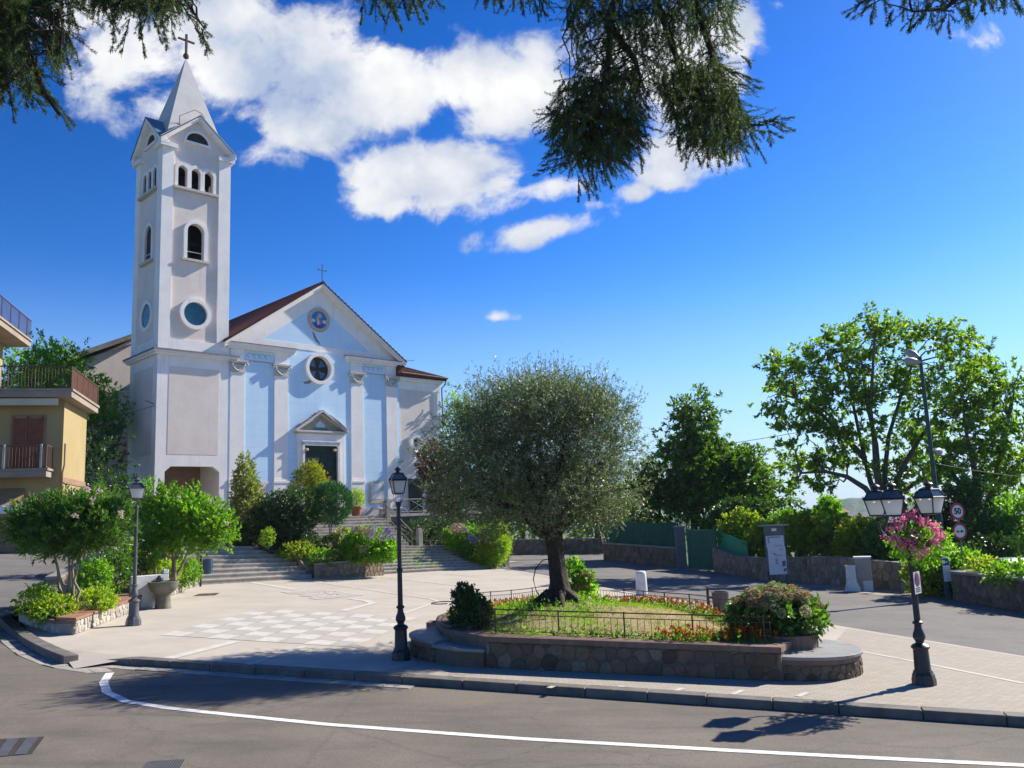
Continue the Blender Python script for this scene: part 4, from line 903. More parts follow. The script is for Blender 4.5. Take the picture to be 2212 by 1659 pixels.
# portal
m=MB(); m.box(4.70,5.10,-.10,FT,z(3.3),z(8.9)); m.box(7.86,8.30,-.10,FT,z(3.3),z(8.9)); m.box(5.10,7.86,-.10,FT,z(8.1),z(8.9)); po=m.build('portal','plaster_white',church)
m=MB(); m.box(5.0,5.16,-.24,-.09,z(3.3),z(8.3)); m.box(7.70,7.88,-.24,-.09,z(3.3),z(8.3)); m.box(5.0,7.88,-.24,-.09,z(8.1),z(8.34)); m.box(4.93,7.95,-.29,-.09,z(8.34),z(8.42)); m.build('door_frame','marble_white',po)
m=MB(); m.box(5.16,7.70,-.02,FT+.01,z(3.3),z(8.1)); dr=m.build('door','dark_wood',po)
m=MB()
for a,b in ((5.3,6.36),(6.5,7.56)):
    for c,d in ((3.5,4.7),(4.85,6.2),(6.35,7.6)): m.box(a,b,-.05,-.015,z(c),z(d),0)
m.build('panel','dark_wood',dr,bevel=.02)
for x in (5.3,7.45):
    m=MB(); m.lathe([(.05,0),(.13,.06),(.12,.16),(.04,.2)],(x,-.22,z(7.7)),10); m.build('wall_lamp','medal_gold',po)
m=MB(); m.box(4.5,8.4,-.34,FT,z(8.98),z(9.10)); m.box(4.6,8.3,-.24,FT,z(8.88),z(8.98))
for e in ((4.42,z(9.12)),(8.48,z(9.12))): rake(m,*e,6.45,z(10.5),-.42,FT,-.12,.03); rake(m,*e,6.45,z(10.38),-.30,FT,-.16,-.10)
pd=m.build('pediment','stone_trim',po)
m=MB(); m.plate([[(4.7,z(9.1)),(8.2,z(9.1)),(6.45,z(10.28))]],.03,lambda a,b,d:(a,-.03+d,b)); m.build('tympanum','ochre_mural',pd)
m=MB(); m.plate([[(5.9,z(9.14)),(7.0,z(9.14)),(7.05,z(9.3)),(6.7,z(9.36)),(6.2,z(9.4)),(5.88,z(9.3))]],.003,lambda a,b,d:(a,-.036+d,b)); m.build('mural','mural_green',pd)
m=MB(); m.plate([[(6.1,z(9.34)),(6.85,z(9.34)),(6.75,z(9.58)),(6.5,z(9.74)),(6.45,z(9.9)),(6.38,z(9.74)),(6.15,z(9.6))]],.003,lambda a,b,d:(a,-.040+d,b)); m.build('mural','medal_cloud',pd)
m=MB()
for k in range(9):
    t=k/8; m.box(4.5+t*1.4,4.66+t*1.4,-.36-random.random()*.06,-.1,z(9.19+t*.98),z(9.25+t*.98+random.random()*.06))
m.tube([(7.0,-.38,z(10.2)),(7.6,-.40,z(9.82)),(8.1,-.42,z(9.45)),(8.4,-.40,z(9.2))],[.03,.05,.05,.03],5); m.build('moss','mossy_ledge',pd)
# small round window, side door, plinth
m=MB(); ring(m,14.66,z(8.6),.36,.60,-.10,.5,28); sw_=m.build('round_window','plaster_white',church)
m=MB(); m.plate([circle_loop(14.66,z(8.6),.37,24)],.02,lambda a,b,d:(a,.34+d,b)); m.build('glass','dark_glass',sw_)
m=MB(); m.box(14.62,14.70,.31,.335,z(8.24),z(8.96)); m.box(14.3,15.02,.31,.333,z(8.56),z(8.64)); m.build('glazing_bar','marble_white',sw_)
m=MB(); m.box(13.95,15.15,.05,.19,z(3.3),z(5.9)); m.build('side_door','dark_wood',church)
m=MB(); m.box(13.05,17.2,.08,.22,z(3.3),z(3.9)); m.box(-.05,4.6,-.12,FT,z(3.2),z(3.86)); m.box(8.42,13.0,-.12,FT,z(3.2),z(3.86)); m.build('plinth','stone_trim',church)
# pale panels beside the pedestals
m=MB(); m.box(1.25,2.7,FT-.03,FT,z(4.1),z(5.7)); m.build('wall_panel','plaster_beige',church)
m=MB(); m.box(13.03,13.3,-.22,.18,z(7.05),z(7.17)); m.box(13.1,13.26,-.42,-.12,z(7.05),z(7.22)); m.build('floodlight','steel_pale',church)
# gable cross with fleury ends
m=MB(); cx,cz=6.5,AP[1]+.1
m.tube([(cx,-.3,cz),(cx,-.3,cz+1.3)],.03,6); m.tube([(cx-.32,-.3,cz+.92),(cx+.32,-.3,cz+.92)],.026,6)
for p in ((cx,cz+1.3),(cx-.32,cz+.92),(cx+.32,cz+.92)): m.lathe([(.01,-.06),(.06,0),(.01,.06)],(p[0],-.3,p[1]),6)
m.build('cross','dark_iron',church)
# rear transept seen left of the tower
m=MB(); m.plate([[(-8.3,z(2)),(-1,z(2)),(-1,z(16.6)),(-8.3,z(13.1))]],6,lambda a,b,d:(a,9+d,b)); m.build('transept_wall','plaster_beige',church)
m=MB(); rake(m,-9.3,z(12.85),-1,z(16.9),8.2,16,0,.35); m.build('transept_roof','mossy_ledge',church)
# ------------------------------------------------------------------ bell tower
TX0,TX1,TD=-4.58,-.15,4.3
tower=thing('bell_tower','tall cream and white bell tower with a pyramid spire and iron cross, beside the church','tower',W(TX0,0,1.2),TH)
def zt(v): return v-1.2
WD=TX1-TX0     # local x 0..WD, y 0..TD
T=lambda s:s-TX0
faces=[('front',lambda a,b,d:(a,d,b)),('left',lambda a,b,d:(d-.003,.004+(TD-.008)*(1-a/WD),b+.003)),('back',lambda a,b,d:(WD-a,TD-d,b)),('right',lambda a,b,d:(WD+.003-d,.004+(TD-.008)*a/WD,b+.003))]
c0=WD/2
for nm,fr in faces:
    k_out=.4 if nm=='left' else 1.
    # lower stage
    holes=[]; gate=[(.58,zt(1.25)),(.58,zt(6.3)),(.95,zt(6.62)),(3.5,zt(6.62)),(3.93,zt(6.3)),(3.93,zt(1.25))]
    if nm in('front','back'): holes=[gate]
    m=MB(); m.plate([[(0,zt(1.2)),(WD,zt(1.2)),(WD,zt(13.4)),(0,zt(13.4))]]+holes,.35,fr); lo=m.build('lower_wall','plaster_white',tower)
    m=MB(); m.plate([[(.70,zt(7.33)),(3.82,zt(7.33)),(3.82,zt(12.63)),(.70,zt(12.63))]],.012,lambda a,b,d,fr=fr:fr(a,b,-.012+d)); m.build('panel','plaster_beige',lo)
    # upper stage: recessed field between corner strips
    up=[(.02,zt(13.7)),(WD-.02,zt(13.7)),(WD-.02,zt(26.9)),(c0,zt(28.7)),(.02,zt(26.9))]
    hs=[arch_loop(c0-.02,1.10,zt(19.5),zt(21.85)),arch_loop(1.30,.60,zt(24.05),zt(25.5)),arch_loop(2.15,.60,zt(24.05),zt(25.5)),arch_loop(3.00,.60,zt(24.05),zt(25.5)),
        [(c0-.72,zt(27.25)),(c0+.72,zt(27.25))]+[(c0+.72*math.cos(t),zt(27.25)+.68*math.sin(t)) for t in np.linspace(0,math.pi,14)][1:-1],circle_loop(c0+.02,zt(16.03),.74,30)]
    m=MB(); m.plate([up]+hs,.30,lambda a,b,d,fr=fr:fr(a,b,.12+d)); uw=m.build('upper_wall','plaster_beige',tower); m=MB(); m.plate([[(.45,zt(13.7)),(WD-.45,zt(13.7)),(WD-.45,zt(27.2)),(c0,zt(28.5)),(.45,zt(27.2))]]+hs,.03,lambda a,b,d,fr=fr:fr(a,b,.43+d)); m.build('shade_lining','void_dark',uw)  # dark inner skin added so the tower interior reads as shaded
    m=MB(); 
    for a,b in ((0,.70),(WD-.78,WD)): m.plate([[(a,zt(13.6)),(b,zt(13.6)),(b,zt(26.45)),(a,zt(26.45))]],.13,fr)
    m.plate([[(.70,zt(13.6)),(WD-.78,zt(13.6)),(WD-.78,zt(14.33)),(.70,zt(14.33))]],.125,lambda a,b,d,fr=fr:fr(a,b,.004+d)); m.build('corner_strip','plaster_white',tower)
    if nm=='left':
        m=MB(); m.plate([[(.75,zt(18.9)),(3.6,zt(18.9)),(3.6,zt(26.3)),(c0+.9,zt(28)),(c0-.9,zt(28)),(.75,zt(26.3))]],.02,lambda a,b,d,fr=fr:fr(a,b,.20+d)); m.build('shade_board','void_dark',uw)  # dark plate standing in for the shade inside the left windows
    # window surrounds
    m=MB(); m.plate([arch_loop(c0-.02,1.52,zt(19.5),zt(22.06)),arch_loop(c0-.02,1.08,zt(19.5)+.001,zt(21.85))],.22,lambda a,b,d,fr=fr:fr(a,b,.10+(-.12+d)*k_out)); aw_=m.build('arched_window','plaster_white',tower)
    m=MB(); m.plate([[(c0-.92,zt(19.36)),(c0+.86,zt(19.36)),(c0+.86,zt(19.5)),(c0-.92,zt(19.5))]],.36,lambda a,b,d,fr=fr:fr(a,b,-.14+d)); m.build('sill','stone_trim',aw_)
    m=MB()
    for zz in (20.0,): m.plate([[(c0-.55,zt(zz)),(c0+.52,zt(zz)),(c0+.52,zt(zz)+.04),(c0-.55,zt(zz)+.04)]],.04,lambda a,b,d,fr=fr:fr(a,b,.15+d))
    m.build('guard_rail','marble_white',aw_)
    m=MB()
    loopo=[(.82,zt(24.05)),(3.48,zt(24.05)),(3.48,zt(25.3))]+[(3.0+.48*math.cos(t),zt(25.25)+.48*math.sin(t)) for t in np.linspace(.1,math.pi*.62,7)]+[(2.15+.42*math.cos(t),zt(25.25)+.48*math.sin(t)) for t in np.linspace(.9,math.pi-.9,5)]+[(1.3+.48*math.cos(t),zt(25.25)+.48*math.sin(t)) for t in np.linspace(math.pi*.38,math.pi-.1,7)]+[(.82,zt(25.3))]
    m.plate([loopo]+[arch_loop(x,.585,zt(24.05)+.001,zt(25.5)) for x in (1.30,2.15,3.00)],.16,lambda a,b,d,fr=fr:fr(a,b,.11+(-.08+d)*k_out)); tw=m.build('triple_window','plaster_white',tower)
    m=MB(); m.plate([[(.70,zt(23.9)),(3.62,zt(23.9)),(3.62,zt(24.05)),(.70,zt(24.05))]],.36,lambda a,b,d,fr=fr:fr(a,b,-.16+d)); m.build('sill','stone_trim',tw)
    m=MB(); m.plate([[(c0-.9,zt(27.1)),(c0+.9,zt(27.1)),(c0+.9,zt(27.25)),(c0-.9,zt(27.25))]],.22,lambda a,b,d,fr=fr:fr(a,b,-.04+d))
    hl=lambda r:[(c0+r*math.cos(t),zt(27.25)+r*.94*math.sin(t)) for t in np.linspace(0,math.pi,16)]
    m.plate([hl(.86)[:]+hl(.72)[::-1]],.10,lambda a,b,d,fr=fr:fr(a,b,.05+d)); lu=m.build('lunette','plaster_white',tower); m=MB(); m.plate([hl(.715)],.01,lambda a,b,d,fr=fr:fr(a,b,.108+d)); m.build('shade_infill','void_dark',lu)  # dark plate over the lunette, painted in place of interior shade
    if nm!='back':
        m=MB(); m.plate([circle_loop(c0+.02,zt(16.03),.98,36),circle_loop(c0+.02,zt(16.03),.74,36)],.34,lambda a,b,d,fr=fr:fr(a,b,.11+(-.21+d)*k_out)); rd=m.build('round_window','plaster_white',tower)
        m=MB(); m.plate([circle_loop(c0+.02,zt(16.03),.745,36)],.02,lambda a,b,d,fr=fr:fr(a,b,.10+d)); m.build('glass','teal_glass',rd)
    # gable cornice and eave returns
    m=MB()
    for e in ((-.22,26.85),(WD+.22,26.85)):
        for y0,y1,h0,h1 in ((-.20,.2,-.24,-.10),(-.29,.2,-.10,.02)):
            p=[(e[0],zt(e[1])+h0),(c0,zt(28.95)+h0),(c0,zt(28.95)+h1),(e[0],zt(e[1])+h1)]
            m.plate([p if e[0]<0 else p[::-1]],y1-y0,lambda a,b,d,fr=fr,y0=y0:fr(a,b,y0+d))
    for a,b in ((-.20,.88),(WD-.88,WD+.20)): m.plate([[(a,zt(26.45)),(b,zt(26.45)),(b,zt(26.72)),(a,zt(26.72))]],.36,lambda a,b,d,fr=fr:fr(a,b,-.20+d))
    m.build('gable_cornice','plaster_white',tower)
    m=MB()
    for e in (-.28,WD+.28):
        q=[(e,zt(26.87),-.33),(c0,zt(29.0),-.33),(c0,zt(29.0),c0)]
        m.add([fr(a,b+.03,d) for a,b,d in q]+[fr(a,b+.08,d) for a,b,d in q],[(0,1,2),(5,4,3),(0,3,4,1),(1,4,5,2),(2,5,3,0)])
    m.build('gable_roof','copper_sheet' if nm!='front' else 'spire_render',tower)
m=MB(); m.box(.36,WD-.36,.36,TD-.36,zt(13.3),zt(13.6)); m.box(.43,WD-.43,.43,TD-.43,zt(18.6),zt(18.8)); m.box(.43,WD-.43,.43,TD-.43,zt(23.3),zt(23.5)); m.box(.43,WD-.43,.43,TD-.43,zt(26.6),zt(26.7)); m.box(.6,WD-.6,.6,TD-.6,zt(26.75),zt(28.3)); m.build('floor_and_shade_block','void_dark',tower)  # floors, plus a dark block added behind the lunettes as interior shade
m=MB(); m.box(.36,WD-.36,3.0,3.15,zt(1.2),zt(6.8)); m.build('inner_wall','brown_band',tower)
# string course
m=MB(); m.box(-.32,WD+.55,-.30,TD+.32,zt(13.40),zt(13.52)); m.box(-.2,WD+.5,-.18,TD+.2,zt(13.28),zt(13.40)); sc_=m.build('string_course','plaster_white',tower)
m=MB(); m.box(-.36,WD+.6,-.34,TD+.36,zt(13.52),zt(13.62)); m.build('tile_ledge','mossy_ledge',sc_)
# spire
m=MB(); hw=2.02; cy=TD/2; zb=zt(27.0); za=zt(34.0)
m.add([(c0-hw,cy-hw,zb),(c0+hw,cy-hw,zb),(c0+hw,cy+hw,zb),(c0-hw,cy+hw,zb),(c0-.03,cy-.03,za),(c0+.03,cy-.03,za),(c0+.03,cy+.03,za),(c0-.03,cy+.03,za)],[(0,3,2,1),(4,5,6,7),(0,1,5,4),(1,2,6,5),(2,3,7,6),(3,0,4,7)]); sp_=m.build('spire','spire_render',tower)
m=MB(); m.lathe([(.02,-.2),(.17,-.1),(.2,.03),(.15,.16),(.04,.22)],(c0,cy,za+.2),14); m.obox((c0,cy,za+1.35),(.56,.055,.055),0); m.obox((c0,cy,za+1.0),(.065,.065,.80),0); m.build('cross','rust_iron',sp_)
m=MB(); m.tube([(.9,-.25,zt(28.1)),(.9,-.25,zt(28.6)),(c0-.2,.1,zt(29.5)),(c0+.3,.3,zt(29.5)),(c0+.55,.3,zt(29.2))],.03,6); m.build('roof_rail','bark_pale',sp_)
# bells
for x,zz,r in ((1.4,24.6,.36),(2.9,24.5,.42)):
    m=MB(); m.lathe([(.05,.62),(.18,.58),(.24,.4),(.28,.15),(.40,-.02),(.42,-.08)],(x,TD*.45,zt(zz)),16); m.tube([(x-.5,TD*.45,zt(zz)+.7),(x+.5,TD*.45,zt(zz)+.7)],.05,6); m.build('bell','dark_iron',tower,smooth=40)
m=MB(); m.tube([(WD*.5,1.2,zt(19)),(WD*.5,1.2,zt(23))],.09,6); m.tube([(.5,1.4,zt(21)),(WD-.5,1.4,zt(21))],.08,6); m.build('bell_frame','dark_iron',tower)
m=MB(); m.tube([(-.02,.3,zt(10.3)),(-.5,.4,zt(10.5))],.03,5); m.tube([(.0,.2,zt(10.2)),(-3,5,zt(9.2)),(-6,9,zt(9.4))],.018,4); m.build('cable_bracket','grey_iron',tower)
# ------------------------------------------------------------------ street lamps
def lantern(parent,c,w,h,dark=False,rot=0.4):
    # four-sided tapering lantern: metal frame, frosted panes, glazed hipped roof, cap and finial
    wb,wt=w*.33,w*.5; x0,y0,z0=c
    def cr(r,k): t=rot+math.pi/4+k*math.pi/2; return np.array([x0+r*1.414*math.cos(t),y0+r*1.414*math.sin(t)])
    m=MB()
    for k in range(4):
        a,b=cr(wb,k),cr(wt,k); m.tube([(*a,z0),(*b,z0+h)],.012,5); a2=cr(wb,k+1); m.tube([(*a,z0),(*a2,z0)],.012,5); b2=cr(wt*1.06,k+1); b1=cr(wt*1.06,k); m.tube([(*b1,z0+h),(*b2,z0+h)],.018,5)
        rt=cr(wt*.62,k); rt2=cr(wt*.62,k+1); m.tube([(*b1,z0+h),(*rt,z0+h*1.5)],.012,5); m.tube([(*rt,z0+h*1.5),(*rt2,z0+h*1.5)],.014,5); m.lathe([(.004,.0),(.015,.02),(.004,.07)],(*b1,z0+h),5)
    m.lathe([(wt*.62,h*1.5),(wt*.66,h*1.53),(wt*.30,h*1.60),(wt*.26,h*1.72),(wt*.42,h*1.76),(wt*.46,h*1.84),(wt*.30,h*1.93),(wt*.10,h*1.98),(wt*.08,h*2.02),(wt*.02,h*2.08)],(x0,y0,z0),12)
    m.lathe([(.03,-.03),(wb*1.0,-.01),(wb*1.02,.01)],(x0,y0,z0),8)
    lt=m.build('lantern','dark_iron' if dark else 'grey_iron',parent,smooth=35)
    m=MB()
    for k in range(4):
        a,a2,b,b2=cr(wb*.96,k),cr(wb*.96,k+1),cr(wt*.97,k),cr(wt*.97,k+1); m.add([(*a,z0+.01),(*a2,z0+.01),(*b2,z0+h),(*b,z0+h)],[(0,1,2,3)])
    g=m.build('glass_pane','frosted_glass',lt,fix=False)
    m=MB()
    for k in range(4):
        a,a2,b,b2=cr(wt*1.03,k),cr(wt*1.03,k+1),cr(wt*.61,k),cr(wt*.61,k+1); m.add([(*a,z0+h+.005),(*a2,z0+h+.005),(*b2,z0+h*1.5),(*b,z0+h*1.5)],[(0,1,2,3)])
    m.build('roof_pane','roof_glass',lt,fix=False); return lt
def column(parent,H,mat):
    m=MB(); m.lathe([(.20,-.06),(.20,.10),(.185,.13),(.185,.17),(.165,.20),(.155,.24)],(0,0,0),8,math.pi/8); m.build('plinth',mat,parent,smooth=30)
    m=MB(); m.lathe([(.15,.22),(.135,.26),(.125,.60),(.15,.62),(.155,.65),(.13,.68),(.07,.71),(.068,.73),(.105,.80),(.10,.86),(.065,.95),(.058,1.02),(.085,1.04),(.085,1.07),(.056,1.09)],(0,0,0),16); m.build('base',mat,parent,smooth=30)
    m=MB(); m.lathe([(.055,1.07),(.05,H*.55),(.065,H*.55+.02),(.065,H*.55+.05),(.046,H*.55+.07),(.04,H-.10),(.06,H-.07),(.055,H-.03),(.03,H)],(0,0,0),14); m.build('post',mat,parent,smooth=30)
def single_lamp(px,py,label,mat,dark):
    g=G(px,py); r=thing('street_lamp',label,'street lamp',g,0,'cast iron street lamps'); column(r,3.22,mat); lw_=.29 if dark else .40
    m=MB()
    for k in range(4):
        t=.4+math.pi/4+k*math.pi/2; d=np.array([math.cos(t),math.sin(t)]); m.tube([(d[0]*.02,d[1]*.02,3.16),(d[0]*.10,d[1]*.10,3.24),(d[0]*.13,d[1]*.13,3.32),(d[0]*.10,d[1]*.10,3.40)],.010,5)
    m.build('bracket',mat,r); lantern(r,(0,0,3.40),lw_,.28,dark); return r
single_lamp(867,1425,'dark cast iron street lamp standing by the kerb in front of the olive bed','dark_iron',True)
single_lamp(288,1351,'grey cast iron street lamp beside the garden bed wall and the drinking fountain','grey_iron',False)
gR=G(1997,1479); lampR=thing('street_lamp','three-lantern dark cast iron street lamp hung with a pink flower basket','street lamp',gR,0,'cast iron street lamps')
column(lampR,3.18,'dark_iron')
for a in (10,128,225):
    d=np.array([math.cos(R(a)),math.sin(R(a))]); m=MB(); pts=[(d[0]*r_,d[1]*r_,zz) for r_,zz in ((.03,2.58),(.2,2.49),(.38,2.51),(.50,2.67),(.53,2.85),(.52,2.95))]; m.tube(pts,[.022]*6,6); m.tube([(d[0]*.03,d[1]*.03,2.83),(d[0]*.25,d[1]*.25,2.69),(d[0]*.42,d[1]*.42,2.55)],.010,5); arm=m.build('arm','dark_iron',lampR,smooth=60)
    lantern(lampR,(d[0]*.52,d[1]*.52,2.95),.37,.29,True,rot=R(a)+.35)
# no-stopping sign on its own bracket, turned towards the road
sg=thing('no_stopping_sign','narrow white sign with a red and blue disc strapped to the three-lantern lamp post','sign',gR+np.array([0,0,1.72]))
sa=R(46); fr_s=lambda a,b,d:(a*math.cos(sa)-(d-.075)*math.sin(sa),a*math.sin(sa)+(d-.075)*math.cos(sa),b)
m=MB(); m.plate([[(-.15,-.16),(.15,-.16),(.15,.22),(-.15,.22)]],.008,fr_s); pl=m.build('plate','sign_white',sg)
fr2=lambda o:(lambda a,b,d:fr_s(a,b,d-o))
m=MB(); m.plate([circle_loop(0,.08,.12,24)],.003,fr2(.004)); m.build('disc','sign_red',pl); m=MB(); m.plate([circle_loop(0,.08,.09,24)],.003,fr2(.008)); m.build('disc','sign_blue',pl)
m=MB(); m.plate([[(-.085,.15),(-.065,.17),(.085,.01),(.065,-.01)]],.003,fr2(.012)); m.build('slash','sign_red',pl)
m=MB()
for k in range(3): m.plate([[(-.11,-.07-k*.03),(.11,-.07-k*.03),(.11,-.055-k*.03),(-.11,-.055-k*.03)]],.002,fr2(.003))
m.build('lettering','sign_black',pl)
m=MB(); m.tube([(.03,-.03,-.2),(.03,-.03,.30)],.014,6); m.lathe([(.012,0),(.022,.02),(.004,.06)],(.03,-.03,.30),8); m.tube([(.0,0,.1),(.03,-.03,.1)],.02,5); m.build('bracket','dark_iron',sg)
# flower basket
fb=thing('flower_basket','round basket of bright pink trailing geraniums hung on the three-lantern lamp','flower basket',gR+np.array([.14,-.06,2.42]))
m=MB(); m.lathe([(.08,-.10),(.20,-.04),(.26,.06),(.27,.10)],(0,0,0),14); m.tube([(-.14,.06,.05),(0,0,.42)],.008,4); m.tube([(.2,0,.08),(.0,0,.42)],.008,4); m.build('basket','void_dark',fb)
cp,cd_=ell_points((.03,0,.0),(.50,.45,.36),330,.3); pos,dr_=sprigs(cp,cd_*.8+rng.normal(size=cp.shape)*.5,.13,9,1.0); n=len(pos); leaf_obj('foliage','leaf_bright',pos,dr_,.045*rng.uniform(.6,1.3,n),.04*rng.uniform(.7,1.2,n),fb)
hp=[]
for px,py in ((1927,1128),(1921,1143),(1933,1142),(1948,1123),(1972,1108),(1966,1119),(1982,1122),(1990,1128),(2002,1124),(2010,1134),(2020,1136),(2024,1146),(2030,1155),(2036,1160),(2028,1164),(2024,1172),(2014,1172),(1962,1172),(1935,1160),(1923,1165),(1950,1180),(1970,1185),(1985,1200),(1992,1192),(2003,1188),(1975,1150),(1990,1160),(1940,1172),(2018,1150),(1955,1113),(1978,1168),(1912,1160),(1945,1135)):
    hp.append(P(px,py,gR[1]-random.uniform(.3,.6))-np.array(fb.location))
for h in hp:
    q=h+rng.normal(size=(34,3))*.026; d_=unit((q-h)+np.array([0,-.01,.01])); leaf_obj('flower_head','flower_pink',q,d_,.036,.034,fb,bend=.05)
# ------------------------------------------------------------------ olive planter
pc=np.array([1.7,19.5]); PZ=gz(pc[0])
def PR(poly): return [(x-pc[0],y-pc[1]) for x,y in poly]
planter=thing('planter_bed','raised stone planter with brick rim and round slate benches, olive tree growing in it','planter',(pc[0],pc[1],PZ))
fa,fb_=np.array([-.72,16.95]),np.array([4.62,15.6])
fdir=(fb_-fa)/np.linalg.norm(fb_-fa); fnr=np.array([-fdir[1],fdir[0]])
back=[(5.35,17.0),(5.5,18.4),(5.05,19.9),(4.5,21.4),(3.95,23.2),(3.5,24.9),(2.9,26.0),(2.1,26.7),(1.2,26.8),(.4,26.3),(-.35,25.0),(-1.05,23.6),(-1.6,22.2),(-1.95,20.9),(-1.9,19.4),(-1.6,18.1)]
back=smooth_path(back,1)
outl=[tuple(fa),tuple(fb_)]+back
def pdrop(y): return -.24*smooth(19.5,25.5,y)
pz=lambda h:(lambda x,y:gz(x+pc[0])-PZ+h+pdrop(y+pc[1]))
m=MB(); m.prism(PR(outl),-.35,pz(.50)); n1=len(m.f); flen=float(np.linalg.norm(fb_-fa))
def fr_pl(u,v,d): p=fa+fdir*u-fnr*d; return (p[0]-pc[0],p[1]-pc[1],gz(p[0])-PZ+v)
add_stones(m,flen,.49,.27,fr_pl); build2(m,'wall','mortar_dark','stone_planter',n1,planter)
# brick rim following the whole outline
m=MB(); rim=outl+[outl[0]]
cen=np.array([1.8,20.5])
def inset(path,d):
    o=[]; n=len(path)
    for i in range(n):
        a=np.array(path[(i-1)%n]); b=np.array(path[(i+1)%n]); t=(b-a)/np.linalg.norm(b-a); nr=np.array([-t[1],t[0]]); o.append(tuple(np.array(path[i])+nr*d))
    return o
ro_,ri_=inset(outl,-.05),inset(outl,.46)
for i in range(len(outl)):
    j=(i+1)%len(outl); q=PR([ro_[i],ro_[j],ri_[j],ri_[i]]); vs=[(x,y,pz(.50)(x,y)) for x,y in q]+[(x,y,pz(.60)(x,y)) for x,y in q]; m.add(vs,[(0,3,2,1),(4,5,6,7),(0,1,5,4),(2,3,7,6)])
m.build('brick_rim','brick_worn',planter)
# round bench ends: a drum with a slate seat on top
def bench(c,r,a0,a1,r_in,h,lip=.05):
    N=20; arc=[(c[0]+r*math.cos(t),c[1]+r*math.sin(t)) for t in np.linspace(R(a0),R(a1),N)]
    m=MB(); m.prism(PR(arc+[tuple(c)]),-.35,pz(h-.14)); n1=len(m.f)
    def fr_b(u,v,d): t=R(a0)+u/r; x,y=c[0]+(r+d)*math.cos(t),c[1]+(r+d)*math.sin(t); return (x-pc[0],y-pc[1],gz(x)-PZ+v)
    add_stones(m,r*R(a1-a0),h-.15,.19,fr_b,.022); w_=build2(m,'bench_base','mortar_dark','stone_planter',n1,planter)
    arc2=[(c[0]+(r+.012)*math.cos(t),c[1]+(r+.012)*math.sin(t)) for t in np.linspace(R(a0),R(a1),N)]
    m=MB(); m.prism(PR(arc2+[tuple(c)]),pz(h-.14),pz(h-.06)); m.build('brick_course','brick_worn',planter)
    arc3=[(c[0]+(r+lip)*math.cos(t),c[1]+(r+lip)*math.sin(t)) for t in np.linspace(R(a0),R(a1),N)]
    m=MB(); m.prism(PR(arc3+[tuple(c)]),pz(h-.06),pz(h)); m.build('bench_seat','bench_slab',planter,bevel=.012)
bench((5.15,16.95),1.32,-112,40,0,.42)
bench((-.95,18.75),1.45,100,235,0,.42)
# lower bench flanking the front-left corner
m=MB(); q=[(-1.95,18.05),(-1.75,17.5),(-1.35,17.1),(-.78,16.9),(-.62,17.3),(-1.2,18.1)]; m.prism(PR(q),-.35,pz(.30)); m.build('bench_base','rubble_planter',planter)
m=MB(); q2=[(-2.0,18.05),(-1.8,17.45),(-1.38,17.04),(-.76,16.84),(-.6,17.3),(-1.2,18.1)]; m.prism(PR(q2),pz(.30),pz(.36)); m.build('bench_seat','bench_slab',planter,bevel=.01)
# brick rings around the corner shrubs
for c,r,h in (((5.02,17.2),.80,.66),((-1.15,18.6),.58,.66)):
    m=MB(); N=26; oc=[(c[0]+r*math.cos(t),c[1]+r*math.sin(t)) for t in np.linspace(0,2*math.pi,N,endpoint=False)]; m.prism(PR(oc),pz(.3),pz(h)); m.build('brick_ring','brick_worn',planter)
m=MB(); m.add([(-2.25-pc[0],20.3-pc[1],.45),(-1.45-pc[0],19.9-pc[1],.45),(-1.4-pc[0],20.35-pc[1],.45),(-2.2-pc[0],20.75-pc[1],.45),(-2.25-pc[0],20.3-pc[1],.60),(-1.45-pc[0],19.9-pc[1],.60),(-1.4-pc[0],20.35-pc[1],.60),(-2.2-pc[0],20.75-pc[1],.60)],[(0,3,2,1),(4,5,6,7),(0,1,5,4),(1,2,6,5),(2,3,7,6),(3,0,4,7)]); m.build('step_block','brick_worn',planter)
# earth mound and grass
OXY=(.88,20.3)
def mound(x,y):
    d=math.hypot(x-OXY[0],y-OXY[1]); e=math.hypot((x-1.8)/2.9,(y-20.9)/4.3)
    return gz(x)+.56+pdrop(y)+.26*max(0,1-e*e)+.22*math.exp(-d*d/.7)
gx=np.linspace(-2.2,5.6,48); gy=np.linspace(15.6,27,56)
from mathutils.geometry import intersect_point_tri_2d
inn=inset(outl,.46)
def inside(x,y,poly):
    c=False; j=len(poly)-1
    for i in range(len(poly)):
        if (poly[i][1]>y)!=(poly[j][1]>y) and x<(poly[j][0]-poly[i][0])*(y-poly[i][1])/(poly[j][1]-poly[i][1])+poly[i][0]: c=not c
        j=i
    return c
m=MB(); idx={}
for j in range(len(gy)):
    for i in range(len(gx)): idx[i,j]=len(m.v); m.v.append((gx[i],gy[j],mound(gx[i],gy[j])))
for j in range(len(gy)-1):
    for i in range(len(gx)-1):
        if inside((gx[i]+gx[i+1])/2,(gy[j]+gy[j+1])/2,inset(outl,.10)): m.f.append((idx[i,j],idx[i+1,j],idx[i+1,j+1],idx[i,j+1]))
struct(m.build('soil','dry_earth',smooth=80))
def scatter(n,test,bx): 
    out=[]
    while len(out)<n:
        x=random.uniform(bx[0],bx[1]); y=random.uniform(bx[2],bx[3])
        if test(x,y): out.append((x,y))
    return np.array(out)
from mathutils import noise as mn
def dist_edge(x,y):
    n=len(outl); best=9
    for i in range(n):
        a=np.array(outl[i]); b=np.array(outl[(i+1)%n]); p=np.array([x,y]); t=max(0,min(1,((p-a)@(b-a))/((b-a)@(b-a)))); best=min(best,np.linalg.norm(p-a-(b-a)*t))
    return best
